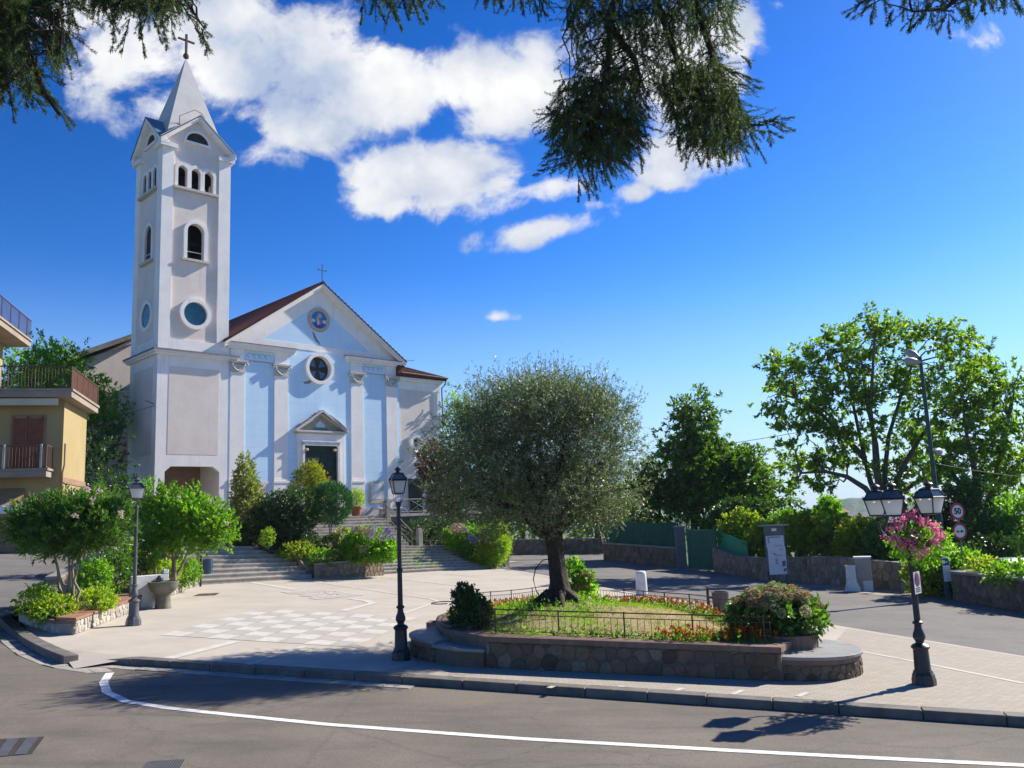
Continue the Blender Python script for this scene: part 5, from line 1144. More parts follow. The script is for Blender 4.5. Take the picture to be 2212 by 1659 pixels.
def grass_ok(x,y):
    if not inside(x,y,inn): return False
    d=math.hypot(x-OXY[0],y-OXY[1])
    if d<.42: return False
    v=mn.noise(Vector((x*.8,y*.5,3)))
    dry=math.hypot((x-2.9)/1.35,(y-18.9)/2.5)
    return random.random()<(.95 if dry>1 else .10+max(0,v)*.5) and random.random()<.55+v*.9
gp_=scatter(26000,grass_ok,(-2,5.6,15.7,27)); gpz=np.array([[x,y,mound(x,y)-.005] for x,y in gp_])
dr_=rng.normal(size=(len(gpz),3))*.45+np.array([0,0,1]); tag(leaf_obj('grass','grass',gpz,dr_,rng.uniform(.03,.08,len(gpz)),.012),kind='stuff')
dg_=scatter(7000,lambda x,y:inside(x,y,inn) and math.hypot((x-2.9)/1.7,(y-18.9)/3.0)<1 and math.hypot(x-OXY[0],y-OXY[1])>.6,(0,5.6,15.7,24)); dz_=np.array([[x,y,mound(x,y)-.004] for x,y in dg_])
tag(leaf_obj('dry_grass','dry_blade',dz_,rng.normal(size=dz_.shape)*.6+np.array([0,0,.8]),rng.uniform(.025,.06,len(dz_)),.010),kind='stuff')
# low weeds under the olive
wq_=scatter(260,lambda x,y:inside(x,y,inn) and .45<math.hypot(x-OXY[0],y-OXY[1]+.3)<1.5 or (inside(x,y,inn) and y<17.4 and x<2.2 and random.random()<.6),(-1.6,3,16,24))
wz=np.array([[x,y,mound(x,y)] for x,y in wq_]); pos,dd_=sprigs(wz,rng.normal(size=wz.shape)*.4+np.array([0,0,1]),.22,12,.9); tag(leaf_obj('weeds','leaf_bright',pos,dd_,.05*rng.uniform(.5,1.3,len(pos)),.028),kind='stuff')
# marigold edging along the back, scattered bedding along the front
def flowers(name,path,w,n,fm,lm,h=(.12,.28),fl=.05,per=14,nf=9):
    pts=resample(path,.05); c=np.array([pts[random.randrange(len(pts))] for _ in range(n)])+rng.normal(size=(n,2))*w
    ok=[i for i,(x,y) in enumerate(c) if inside(x,y,inset(outl,.16))]; c=c[ok]; b=np.array([[x,y,mound(x,y)] for x,y in c]); hh=rng.uniform(h[0],h[1],len(b))
    d=rng.normal(size=b.shape)*.3+np.array([0,0,1]); pos,dd=sprigs(b,d,hh,per,.9); tag(leaf_obj('bedding_foliage',lm,pos,dd,.05*rng.uniform(.6,1.2,len(pos)),.020),kind='stuff')
    t=b+unit(d)*hh[:,None]; k=rng.random(len(t))<.8; t=t[k]
    q=np.repeat(t,nf,0)+rng.normal(size=(len(t)*nf,3))*fl*.28; dq=rng.normal(size=q.shape)+np.array([0,-.2,.6]); tag(leaf_obj(name,fm,q,dq,fl*rng.uniform(.6,1.1,len(q)),fl*.7,bend=.1),kind='stuff')
bpath=[(x,y) for x,y in inset(back,.55)]
flowers('marigolds',bpath[3:],.16,900,'flower_orange','leaf_bright')
flowers('marigolds',[(2.6,16.6),(4.3,16.25),(4.5,17.0)],.17,230,'flower_orange','leaf_bright')
flowers('bedding_flowers',[tuple(fa+fnr*.5+fdir*.4),tuple(fa+fnr*.5+fdir*4.2)],.12,150,'flower_rose','leaf_bright',(.06,.18),.035)
# railing round the planter: each post a part, rails and bars a panel
rail=thing('planter_railing','low thin iron railing with upright bars around the olive planter','railing',(pc[0],pc[1],PZ))
rp_=inset(outl,.50); rp_=[p for p in rp_]; rp_=rp_+[rp_[0]]
rs=resample(rp_,.13); m=MB(); hz=.56
for i,(x,y) in enumerate(rs):
    z0=gz(x)-PZ+pdrop(y)
    if i%10: m.tube([(x-pc[0],y-pc[1],z0+hz+.08),(x-pc[0],y-pc[1],z0+hz+.40)],.0055,4,False)
for hh,r_ in ((.08,.008),(.40,.008),(.50,.013)): m.tube([(x-pc[0],y-pc[1],gz(x)-PZ+pdrop(y)+hz+hh) for x,y in rs],r_,5)
m.build('bar_panel','rust_iron',rail)
for i,(x,y) in enumerate(rs):
    if i%10==0:
        m=MB(); m.tube([(x-pc[0],y-pc[1],gz(x)-PZ+pdrop(y)+.45),(x-pc[0],y-pc[1],gz(x)-PZ+pdrop(y)+hz+.52)],.016,6); m.build('post','rust_iron',rail)
m=MB(); m.tube([(-1.9-pc[0]+.28*math.cos(t),20.9-pc[1]+.28*math.sin(t),hz+.42) for t in np.linspace(.5,5.2,12)],.013,5); m.build('hoop','rust_iron',rail)
# ------------------------------------------------------------------ square furniture
b0=G(1387,1286); bo=thing('stone_bollard','weathered white stone bollard at the edge of the far road','bollard',b0)
m=MB(); m.lathe([(.22,-.1),(.215,.1),(.205,.5),(.195,.78),(.18,.84),(.13,.875),(.03,.89)],(0,0,0),14); m.build('shaft','marble_white',bo,smooth=50)
def bin_(name,label,px,py,mat,h,r,off,ph,mount):
    b=G(px,py); o=thing(name,label,'waste bin',b); m=MB(); m.box(-.035,.035,-.035,.035,-.1,ph); m.build('post','dark_iron',o)
    m=MB(); prof=[(r*.88,mount),(r*.9,mount+.02),(r,mount+h-.04),(r*1.06,mount+h-.03),(r*1.06,mount+h),(r*.9,mount+h),(r*.86,mount+.06)]
    m.lathe(prof,(off,-.03,0),18); bb=m.build('bucket',mat,o,smooth=35)
    m=MB(); 
    for k in range(12): t=2*math.pi*k/12; m.tube([(off+r*.93*math.cos(t),-.03+r*.93*math.sin(t),mount+.05),(off+r*1.01*math.cos(t),-.03+r*1.01*math.sin(t),mount+h-.05)],.008,4)
    m.build('rib',mat,bb); m=MB(); m.tube([(0,0,mount+.08),(off*.5,-.02,mount+.02),(off,-.03,mount-.0)],.02,5); m.tube([(0,0,mount+h*.7),(off-r,-.03,mount+h*.7)],.018,5); m.build('bracket','dark_iron',o)
bin_('waste_bin','blue ribbed waste bin hung on a black post at the foot of the sunlit steps',433,1267,'bin_blue',.62,.20,.30,1.25,.50)
bin_('waste_bin','dark grey waste bin on a short post behind the olive planter railing',1532,1330,'bin_grey',.56,.24,.36,.82,.12)
# drinking fountain
f0=G(352,1314); fo=thing('drinking_fountain','stone drinking fountain with a round basin and a white upright slab','fountain',f0,.80)
m=MB(); m.lathe([(.26,-.1),(.27,.0),(.235,.12),(.22,.38),(.25,.46)],(0,0,0),18); m.build('pedestal','shaded_green_stone',fo,smooth=40)
m=MB(); m.lathe([(.22,.44),(.38,.56),(.46,.74),(.48,.84),(.44,.85),(.38,.78),(.1,.70)],(0,0,0),24); m.build('basin','shaded_green_stone',fo,smooth=40)
m=MB(); m.box(-.85,.35,.42,.58,-.1,1.05); m.box(.17,.35,.415,.585,1.05,1.2); m.build('slab','marble_white',fo,bevel=.02)
m=MB(); m.lathe([(.11,.2),(.12,.6),(.09,.68),(.10,.95),(.04,1.02)],(.02,.34,0),12); m.tube([(.02,.3,.86),(.02,.1,.88),(.02,.05,.80)],.018,6); m.build('spout','grey_iron',fo)
# ------------------------------------------------------------------ walls and gate along the far road
def gg(px,py): g=G(px,py); return np.array([g[0],g[1]])
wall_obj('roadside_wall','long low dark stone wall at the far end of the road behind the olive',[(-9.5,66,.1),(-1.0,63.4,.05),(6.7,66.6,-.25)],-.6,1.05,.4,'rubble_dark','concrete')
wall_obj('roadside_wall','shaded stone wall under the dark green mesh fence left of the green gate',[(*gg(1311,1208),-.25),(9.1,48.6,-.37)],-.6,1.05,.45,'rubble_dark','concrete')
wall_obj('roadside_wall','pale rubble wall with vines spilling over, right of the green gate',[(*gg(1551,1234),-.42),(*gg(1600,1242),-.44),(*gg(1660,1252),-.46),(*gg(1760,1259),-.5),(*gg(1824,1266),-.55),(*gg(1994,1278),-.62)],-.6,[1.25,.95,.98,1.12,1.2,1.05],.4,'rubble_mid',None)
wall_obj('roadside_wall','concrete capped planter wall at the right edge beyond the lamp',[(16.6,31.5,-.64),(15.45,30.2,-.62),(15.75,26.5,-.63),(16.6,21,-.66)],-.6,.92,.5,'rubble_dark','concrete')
# mesh fence above the wall
a0,a1=gg(1311,1208),np.array([9.1,48.6]); fz0,fz1=-.25+1.13,-.37+1.13
mf=thing('mesh_fence','dark green screening mesh fence on top of the shaded stone wall','fence',(*a0,fz0)); dv=a1-a0
m=MB(); nn=18; vs=[]
for i in range(nn+1):
    t=i/nn; p=dv*t; off=.05*math.sin(i*1.7); zz=(fz1-fz0)*t; vs+= [(p[0]+off,p[1]+off,zz),(p[0]-off*.5,p[1],zz+1.38+.03*math.sin(i*2.3))]
m.add(vs,[(2*i,2*i+2,2*i+3,2*i+1) for i in range(nn)]); o=m.build('screen','green_mesh',mf,fix=False); s_=o.modifiers.new('thick','SOLIDIFY'); s_.thickness=.015
for i in range(6):
    t=i/5; p=dv*t; m=MB(); m.tube([(p[0]+.06,p[1]+.06,-.2),(p[0]+.06,p[1]+.06,1.45)],.03,6); m.build('post','dark_iron',mf)
# gate
ga,gb=gg(1492,1229),gg(1549,1234); gdv=gb-ga; gl=np.linalg.norm(gdv); gang=math.atan2(gdv[1],gdv[0])
gate=thing('metal_gate','corrugated dark green metal gate between the two roadside walls','gate',(*ga,gz(ga[0])),gang)
m=MB(); n=int(gl/.09)
for i in range(n): x=i*gl/n; m.box(x,x+gl/n*.55,-.03,.01,.06,2.05); m.box(x+gl/n*.55,x+gl/n,-.012,.01,.06,2.05)
m.build('sheet_panel','green_metal',gate)
m=MB(); m.box(-.1,.0,-.06,.06,-.1,2.2); m.box(gl,gl+.1,-.06,.06,-.1,2.2); m.box(0,gl,-.045,.03,2.05,2.13); m.build('gate_frame','green_metal',gate)
m=MB(); m.box(gl-.2,gl-.08,-.09,-.03,.95,1.1); m.build('lock','dark_iron',gate)
gp2=np.array(gg(1481,1227)); gp=thing('gate_post','dark square gate pillar at the end of the mesh fence','gate post',(9.15,48.2,-.4)); m=MB(); m.box(-.25,.25,-.25,.25,-.2,2.25); m.box(-.3,.3,-.3,.3,2.25,2.35); m.build('pillar','board_grey',gp)
# bright green sheet along the wall right of the gate
s0,s1=gg(1551,1233)+np.array([.15,.15]),gg(1610,1243)+np.array([.25,.1]); gs_=thing('green_screen','bright green plastic sheet screening behind the low wall right of the gate','fence',(*s0,-.4)); d_=s1-s0
m=MB(); m.add([(0,0,.9),(d_[0],d_[1],.7),(d_[0],d_[1],1.55),(0,0,2.1)],[(0,1,2,3)]); o=m.build('sheet','green_sheet',gs_,fix=False); q=o.modifiers.new('thick','SOLIDIFY'); q.thickness=.02
m=MB(); m.tube([(d_[0],d_[1],-.2),(d_[0],d_[1],1.6)],.03,6); m.tube([(0,0,-.2),(0,0,2.1)],.03,6); m.build('post','green_metal',gs_)
# notice board in front of the wall
nb0=gg(1682,1263); nbz=gz(nb0[0]); nb=thing('notice_board','tall grey notice board covered with torn white posters, in front of the vine wall','notice board',(*nb0,nbz),R(-12))
Y=nb0[1]; k=pxm(Y); top=P(1672,1136,Y)[2]-nbz
m=MB(); m.box(-.42,.42,-.02,.05,.55,top); m.build('panel','board_grey',nb)
m=MB(); m.box(-.62,.62,-.22,.22,top,top+.06); m.build('canopy','concrete',nb)
for x in (-.40,.36): 
    m=MB(); m.box(x,x+.06,.05,.11,-.1,top); m.build('post','dark_iron',nb)
def nbp(name,mat,x0,x1,z0,z1,y,skew=0,par=nb):
    m=MB(); m.add([(x0,y,z0),(x1,y,z0+skew),(x1,y,z1+skew),(x0,y,z1)],[(0,1,2,3)]); o=m.build(name,mat,par,fix=False); s_=o.modifiers.new('thick','SOLIDIFY'); s_.thickness=.004; return o
nbp('poster','paper',-.36,.37,1.55,top-.42,-.026,.01); nbp('poster','paper',-.33,.40,.42,1.57,-.030,.015); nbp('label','sign_white',-.1,.1,top-.22,top-.10,-.026)
for (x0,x1,z0,z1) in ((-.30,-.22,1.75,2.05),(-.05,.28,1.62,1.66),(-.2,.0,1.3,1.34),(-.05,.06,.85,1.1),(.0,.2,1.2,1.24),(-.28,.25,2.08,2.11),(-.28,.20,2.0,2.02),(-.1,.02,1.22,1.30),(.1,.3,1.44,1.47)): nbp('print','paper_print',x0,x1,min(z0,top-.5),min(z1,top-.45),-.037)
for (x0,x1,z0,z1) in ((.22,.36,.75,.98),(.26,.38,.55,.66)): nbp('torn_patch','board_grey',x0,x1,z0,z1,-.037,.03)
# cabinet and white slab at the wall
c0_=gg(1871,1275); cb=thing('utility_cabinet','grey upright utility cabinet standing against the rubble wall','utility cabinet',(*c0_,gz(c0_[0])),R(-22))
m=MB(); m.box(-.32,.26,-.22,.22,-.1,1.24); m.build('housing','cabinet_grey',cb,bevel=.02); m=MB(); m.box(-.36,.30,-.26,.26,1.24,1.31); m.build('lid','marble_white',cb,bevel=.015); m=MB(); m.box(-.26,.20,-.243,-.22,.42,1.18); m.build('door','cabinet_grey',cb); m=MB(); m.box(-.08,.27,-.24,-.22,-.1,.38); m.build('base_plate','marble_white',cb)
c1_=gg(1842,1277); ws=thing('stone_slab','white waisted stone slab leaning on the wall beside the grey cabinet','stone slab',(*c1_,gz(c1_[0])),R(-22))
m=MB(); m.plate([[(-.30,-.05),(.32,-.05),(.28,.12),(.18,.35),(.17,.85),(.2,.98),(-.2,.98),(-.18,.8),(-.2,.35)]],.08,lambda a,b,d:(a,d+.1*b,b)); m.build('slab','marble_white',ws)
# ------------------------------------------------------------------ tall road lamp, speed signs, cables
p0=G(2049,1293); pl0=thing('road_lamp','tall green steel road lamp with two pale lamp heads, behind the low planter wall','street lamp',p0)
tip_=P(1986,770,p0[1])-p0
m=MB(); m.tube([(0,0,-.1),(tip_[0]*.02,0,tip_[2]*.33),(tip_[0]*.05,0,tip_[2]*.36),(tip_[0]*.15,0,tip_[2])],[.12,.105,.085,.06],12); m.build('pole','pole_green',pl0,smooth=40)
tx=tip_[0]*.15
def head(x,y,zz,dx,dy,L,tilt):
    d=np.array([dx,dy,tilt]); d/=np.linalg.norm(d); c=np.array([x,y,zz]); pts=[c+d*t*L for t in (0,.15,.4,.7,.92,1)]
    m=MB(); m.tube(pts,[.05,.09,.14,.15,.10,.03],10); o=m.build('lamp_head','lamp_head',pl0,smooth=60); return o
head(tx,0,tip_[2]-.22,-1,-.35,.75,.06); head(tx-.02,0,tip_[2]-.05,-.15,.9,.8,.5); hd=P(2022,975,p0[1])-p0; head(hd[0]-.02,.05,hd[2],.6,.6,.55,.0)
m=MB(); pa=P(2030,1210,p0[1])-p0; pb=P(2042,1265,p0[1])-p0; m.box(-.14,.12,-.135,-.125,pb[2]+.15,pa[2]+.12); lb=m.build('sticker','sign_white',pl0); m=MB(); m.box(-.12,.10,-.139,-.1355,pa[2]-.18,pa[2]+.06); m.build('print','sign_blue',pl0)
q0=np.array([17.3,30.5,-.6]); q0[:2]=P(2082,1210,31.0)[:2]; q0[2]=gz(q0[0])
rs_=thing('road_sign','speed limit 50 sign above a no overtaking sign on a thin grey pole','road sign',q0,R(14))
topz=P(2060,1105,q0[1])-q0; lowz=P(2065,1148,q0[1])-q0; dx1,dx2=topz[0],lowz[0]
m=MB(); m.tube([(.0,.04,-.1),(0,.04,topz[2]+.2)],.03,8); m.build('pole','grey_rail',rs_)
def disc(zc_,x):
    m=MB(); m.plate([circle_loop(x,zc_,.31,36)],.012,lambda a,b,d:(a,d,b)); dd=m.build('disc','sign_red',rs_)
    m=MB(); m.plate([circle_loop(x,zc_,.225,36)],.004,lambda a,b,d:(a,-.0045+d,b)); m.build('face','sign_white',dd); return dd
def text_mesh(s,size,bold=0.):
    c=bpy.data.curves.new('text','FONT'); c.body=s; c.size=size; c.align_x='CENTER'; c.align_y='CENTER'; c.offset=bold; c.extrude=.002
    o=bpy.data.objects.new('text',c); col.objects.link(o); dg=bpy.context.evaluated_depsgraph_get(); dg.update(); me=bpy.data.meshes.new_from_object(o.evaluated_get(dg)); bpy.data.objects.remove(o); return me
d1=disc(topz[2],-.02); me=text_mesh('50',.30,.012); me.materials.append(MATS['sign_black']); to=bpy.data.objects.new('lettering',me); link(to,d1); to.rotation_euler=(math.pi/2,0,0); to.location=(-.02,-.009,topz[2])
d2=disc(lowz[2],-.02)
for x,mt in ((-.105,'sign_red'),(.065,'sign_black')):
    m=MB(); zc_=lowz[2]; m.plate([[(x-.07,zc_-.03),(x+.07,zc_-.03),(x+.07,zc_+.005),(x+.045,zc_+.01),(x+.03,zc_+.04),(x-.035,zc_+.04),(x-.05,zc_+.01),(x-.07,zc_+.005)]],.003,lambda a,b,d:(a,-.009+d,b)); m.plate([circle_loop(x-.04,zc_-.035,.018,10)],.003,lambda a,b,d:(a,-.0095+d,b)); m.plate([circle_loop(x+.04,zc_-.035,.018,10)],.003,lambda a,b,d:(a,-.0095+d,b)); m.build('car_symbol',mt,d2)
def cable(label,a,b,sag,r=.012):
    a=np.array(a);b=np.array(b); o=a; m=MB(); m.tube([p-o for p in curve(a,b,-sag,24)],r,4); ob=m.build('overhead_cable','dark_iron'); ob.location=tuple(o); tag(ob,label,'cable')
pj=p0+np.array([tx*.72,0,tip_[2]*.78]); cable('thin dark overhead cable running left from the tall road lamp past the dense tree',pj,P(1300,990,52),.25)
cable('thin pale overhead cable running right from the tall road lamp into the trees',p0+np.array([tx*.5,0,tip_[2]*.55]),P(2330,1040,30),.1,.010)
# ------------------------------------------------------------------ handrails and granite posts by the stairs
def rail_run(label,pts,hgt=.9,mat='grey_rail',cross=True):
    w=[np.array(p,float) for p in pts]; o=w[0].copy(); r=thing('handrail',label,'handrail',o); m=MB()
    for i in range(len(w)-1):
        a,b=w[i]-o,w[i+1]-o; up=np.array([0,0,hgt]); m.tube([a+up,b+up],.028,6); m.tube([a+up*.12,b+up*.12],.02,5)
        if cross: m.tube([a+up*.12,b+up],.014,4); m.tube([a+up,b+up*.12],.014,4)
    m.build('rail',mat,r)
    for q in w:
        q=q-o; m=MB(); m.tube([q+np.array([0,0,-.1]),q+np.array([0,0,hgt+.03])],.03,6); m.build('post',mat,r)
def post_(label,p,h,w=.17): 
    r=thing('stone_post',label,'stone post',p,TH,'granite posts by the stairs'); m=MB(); m.box(-w,w,-w*.8,w*.8,-.3,h,.01); m.build('shaft','concrete',r,bevel=.02)
rail_run('grey crossed railing along the front edge of the church terrace',[W(s,-3.0,ZT+.06) for s in (9.9,11.6,13.3,15.0,16.7,18.3)],.95)
rail_run('pale sloping handrail beside the left of the dark upper stairs',[W(2.5,-3.0,ZT),W(2.5,-6.2,1.75)],.9)
rail_run('pale sloping handrail dividing the dark upper stairs from the terrace wall',[W(9.3,-3.2,ZT),W(9.3,-6.2,zmid(9.3))],.9)
rail_run('pale sloping handrail beside the hydrangeas on the right of the grassy steps',[W(9.9,-10.9,zmid(9.9)),W(9.95,-13.9,gs(9.9,-14)+.2)],.95)
rail_run('short crossed railing above the small bed at the head of the sunlit steps',[W(-2.3,-11.7,1.75),W(-.6,-11.9,1.62)],.55)
post_('square granite post on the terrace edge left of the crossed railing',W(9.55,-3.3,ZT-.2),1.25); post_('square granite post at the foot of the dark upper stairs',W(9.6,-6.6,zmid(9.6)),1.1)
post_('square granite post at the top right of the grassy steps',W(9.95,-10.7,zmid(9.9)),1.25); post_('square granite post at the bottom right of the grassy steps, beside the bright bush',W(9.95,-14.1,gs(9.9,-14)),1.3)
# notice case on the church wall, bench, terracotta pot
nc=thing('notice_case','wooden framed notice case with white paper fixed to the church wall','notice case',W(11.0,.05,4.15),TH)
m=MB(); m.box(-.58,.58,-.10,.0,0,1.55); m.build('frame','board_wood',nc,bevel=.02); m=MB(); m.add([(-.45,-.108,.28),(.42,-.108,.30),(.43,-.108,1.42),(-.44,-.108,1.44)],[(0,1,2,3)]); o=m.build('paper','paper',nc,fix=False); q=o.modifiers.new('thick','SOLIDIFY'); q.thickness=.004
sb_=thing('stone_bench','pale stone bench against the church plinth beside the terrace railing','bench',W(10.9,-1.6,ZT),TH); m=MB(); m.box(-1.0,1.0,-.25,.25,.40,.50); m.build('seat','stone_trim',sb_,bevel=.02)
for x in (-.7,.55):
    m=MB(); m.box(x,x+.16,-.2,.2,-.02,.40); m.build('leg','stone_trim',sb_)
pt0=W(8.0,-1.9,ZT); tp_=thing('terracotta_pot','terracotta pot of yellow green shrub left of the church door steps','plant pot',pt0); m=MB(); m.lathe([(.24,0),(.27,.04),(.36,.52),(.42,.54),(.42,.64),(.36,.64),(.33,.56)],(0,0,0),18); m.build('pot','terracotta',tp_,smooth=40)
bush('pot_shrub','yellow green feathery shrub growing in the terracotta pot','shrub',pt0+np.array([0,0,.58]),[(pt0+np.array([0,0,1.0]),(.55,.5,.5)),(pt0+np.array([.1,0,1.35]),(.35,.35,.4))],'leaf_lime',dens=90,L=.22,nl=9,ll=.09,lw=.03,up=.7)
# ------------------------------------------------------------------ olive tree
ob=np.array([OXY[0],OXY[1],mound(*OXY)-.08]); OY=OXY[1]
ol=thing('olive_tree','old olive tree with a gnarled dark trunk and silvery rounded crown in the planter','tree',ob)
m=MB()
def trunkmesh(pts,rads,n=18,lobes=5,amp=.16,seed=0):
    vs=[];fs=[]; K=len(pts)
    for i,(p,r) in enumerate(zip(pts,rads)):
        for k in range(n):
            t=2*math.pi*k/n; rr=r*(1+amp*math.sin(lobes*t+i*.5+seed)+.10*mn.noise(Vector((math.cos(t)*1.5,math.sin(t)*1.5,i*.6+seed)))); vs.append((p[0]+rr*math.cos(t),p[1]+rr*math.sin(t),p[2]))
    for i in range(K-1):
        for k in range(n): k2=(k+1)%n; fs.append((i*n+k,i*n+k2,(i+1)*n+k2,(i+1)*n+k))
    fs.append(tuple(range((K-1)*n,K*n))); return vs,fs
tp=[(0,0,-.1),(.0,0,.05),(.02,0,.18),(.03,0,.4),(.02,0,.7),(.0,0,1.0),(-.02,0,1.3),(-.05,.02,1.55),(-.08,.02,1.75)]; tr_=[.52,.39,.28,.225,.20,.19,.19,.20,.16]
m.add(*trunkmesh(tp,tr_))
for k in range(7):
    t=k*.9+.3; d=np.array([math.cos(t),math.sin(t),0]); m.tube([d*.2+np.array([0,0,.22]),d*.45+np.array([0,0,.06]),d*.75+np.array([0,0,-.10])],[.13,.10,.05],6)
limbs=[((-1.5,.2,3.3)),((1.2,-.2,3.2)),((-.3,.8,4.2)),((.4,-.7,3.9)),((.9,.9,3.7)),((-.9,-.8,3.5)),((1.9,.3,2.6)),((-2.1,-.2,2.5))]
for e in limbs:
    pts=curve((-.06,.02,1.5),e,.3,6,.08); m.tube(pts,[.13*(1-.8*i/6) for i in range(7)],7)
m.build('trunk','bark_olive',ol,smooth=70)
def olobe(px,py,rx,ry,dy=0,w=1): c,r=lobe(px,py,OY+dy,rx,ry); return c-ob,r,w
lobes=[olobe(1170,960,170,130,0,1.2),olobe(1060,985,120,110,-.3),olobe(1275,985,100,105,.2),olobe(1010,1040,85,85,.2),olobe(1312,1060,80,70,0),olobe(1170,900,140,70,.3),olobe(1090,900,100,70,-.5),olobe(1260,890,110,70,-.2),olobe(1170,1050,160,70,-.6,.9),olobe(1150,1112,85,34,-.7,.9),olobe(1235,1108,70,32,-.6,.8),olobe(985,1100,45,34,-.2,.9),olobe(1120,1080,90,45,.3,.7),olobe(1240,1090,90,45,.2,.7),olobe(985,960,60,60,.3,.7),olobe(1325,960,45,58,.5,.7),olobe(1170,980,120,100,1.2),olobe(965,1080,45,40,.2,.8),olobe(1020,900,50,45,0,.7),olobe(1315,900,40,38,.3,.7),olobe(1120,860,60,34,.2,.5),olobe(1240,865,55,32,-.2,.5),olobe(1300,1120,50,26,.1,.7),olobe(1050,1120,50,26,.2,.7)]
pp=[];dd=[];ns=[]
for c,r,w in lobes:
    n=max(4,int(32*w*(r[0]*r[1]*r[2])**(2/3.))); cp,cd_=ell_points(c,r*1.02,n,.3); kk=26; cp=np.repeat(cp,kk,0)+rng.normal(size=(n*kk,3))*np.array([.22,.22,.16]); cd_=np.repeat(cd_,kk,0); pp.append(cp); dd.append(cd_*.7+np.array([0,0,.45])+rng.normal(size=cp.shape)*.55)
pp=np.concatenate(pp);dd=np.concatenate(dd); pos,dr_=sprigs(pp,dd,rng.uniform(.2,.42,len(pp)),17,.75)
# upright young shoots on top
tp_=[]; 
for _ in range(620):
    px=random.gauss(1180,110); 
    if not 1000<px<1370: continue
    e=((px-1185)/190)**2; py=868+95*e-random.uniform(-14,30); tp_.append(P(px,py,OY+random.uniform(-1.1,1.2))-ob)
tp_=np.array(tp_); td=rng.normal(size=tp_.shape)*.22+np.array([0,0,1])+np.c_[tp_[:,0]*.10,np.zeros(len(tp_)),np.zeros(len(tp_))]; p2,d2=sprigs(tp_,td,rng.uniform(.4,1.15,len(tp_)),24,.5)
pos=np.concatenate([pos,p2]);dr_=np.concatenate([dr_,d2]); n=len(pos)
leaf_obj('crown','leaf_olive',pos,dr_,.068*rng.uniform(.6,1.25,n),.016*rng.uniform(.8,1.2,n),ol,bend=.08)
# watering hose looped at the trunk
m=MB(); hb=np.array([.35,20.2,mound(.35,20.2)]); hc=[P(px,py,20.0)-hb for px,py in ((1195,1206),(1172,1210),(1157,1228),(1152,1252),(1158,1275),(1172,1298),(1190,1316))]; m.tube(hc,.014,6); o=m.build('garden_hose','hose_black',smooth=60); o.location=tuple(hb); tag(o,'black rubber hose arching out beside the olive trunk','hose')
# ------------------------------------------------------------------ hydrangeas
def hydrangea(label,base,lobes,heads,leaf='leaf_dark',dens=55,hr=.11,ll=.15):
    o=bush('hydrangea_bush',label,'shrub',base,lobes,leaf,dens=dens,L=.16,nl=5,ll=ll,lw=ll*.62,up=.35,outw=1.0,rnd=.4); base=np.array(base,float)
    for p,mt,r in heads:
        c=np.array(p)-base; u=unit(rng.normal(size=(170,3))); q=c+u*r*rng.uniform(.8,.95,(170,1)); leaf_obj('flower_head',mt,q,np.cross(u,rng.normal(size=u.shape))+u*.25,r*.36,r*.36,o,bend=.05)
    return o
def pts_heads(lst,Y,mats,r,jy=.25):
    return [(P(px,py,Y+random.uniform(-jy,jy)),mats if isinstance(mats,str) else random.choice(mats),r*random.uniform(.8,1.15)) for px,py in lst]
B1=W(-.3,-13.4,1.25)
Y1=P(800,1180,1)[1]; Yb=41.0
k=pxm(Yb)
hb1=P(800,1205,Yb); hb1[2]=1.1
hydrangea('large hydrangea bush with mauve and cream heads beside the centre lamp post',hb1,[(P(795,1175,Yb),(50*k,.9,32*k)),(P(765,1185,Yb+.3),(28*k,.7,28*k)),(P(835,1188,Yb),(22*k,.7,26*k)),(P(800,1195,Yb-.4),(50*k,.6,22*k))],
    [(P(px,py,Yb-1.0),mt,.20*s) for px,py,mt,s in ((778,1144,'flower_cream',1),(790,1148,'flower_cream',1),(806,1143,'flower_mauve',1),(772,1145,'flower_cream',.9),(801,1156,'flower_mauve',1),(827,1159,'flower_mauve',1.1),(838,1147,'flower_violet',.8),(784,1187,'flower_cream',1),(765,1143,'flower_mauve',.7),(836,1158,'flower_cream',.7),(845,1160,'flower_violet',.6))],'leaf_bright',70)
Yh=48.5; k=pxm(Yh); hb2=P(1010,1212,Yh); hb2[2]=gz(hb2[0])+.1
hydrangea('hydrangea bush with rose and violet heads right of the grassy steps',hb2,[(P(1010,1165,Yh),(45*k,1.0,28*k)),(P(1030,1185,Yh),(35*k,.9,35*k)),(P(985,1160,Yh+.5),(28*k,.8,20*k))],
    [(P(px,py,Yh-1.15),mt,.22*s) for px,py,mt,s in ((981,1142,'flower_rose',1.15),(993,1139,'flower_rose',1),(1004,1144,'flower_mauve',.8),(1023,1165,'flower_violet',1),(1014,1161,'flower_violet',.7),(1053,1168,'flower_rose',.9),(1040,1150,'flower_rose',.6))],'leaf_bright',70)
yb=P(1068,1215,48.0); yb[2]=gz(yb[0]); k=pxm(48)
bush('bright_shrub','bright yellow green feathery shrub at the corner of the square beside the road','shrub',yb,[(P(1068,1180,48),(24*k,.8,38*k)),(P(1060,1200,47.8),(22*k,.6,22*k)),(P(1078,1165,48),(16*k,.6,28*k))],'leaf_lime',dens=75,L=.45,nl=14,ll=.16,lw=.035,up=.7,rnd=.4)
def hyd_heads():
    out=[]
    for k in range(34):
        t=R(random.uniform(160,375)); e=R(random.uniform(12,70)); c=hr_c+np.array([.03,0,.30])
        q=c+np.array([.88*math.cos(t)*math.cos(e),.82*math.sin(t)*math.cos(e),.55*math.sin(e)]); out.append((q,'flower_cream' if random.random()<.3 else 'flower_faded',random.uniform(.085,.115)))
    for a,b in ((-.15,.72),(.05,.78),(.25,.72),(.42,.62),(-.3,.64)): out.append((hr_c+np.array([a,.05,b+.1]),'flower_cream',.095))
    return out
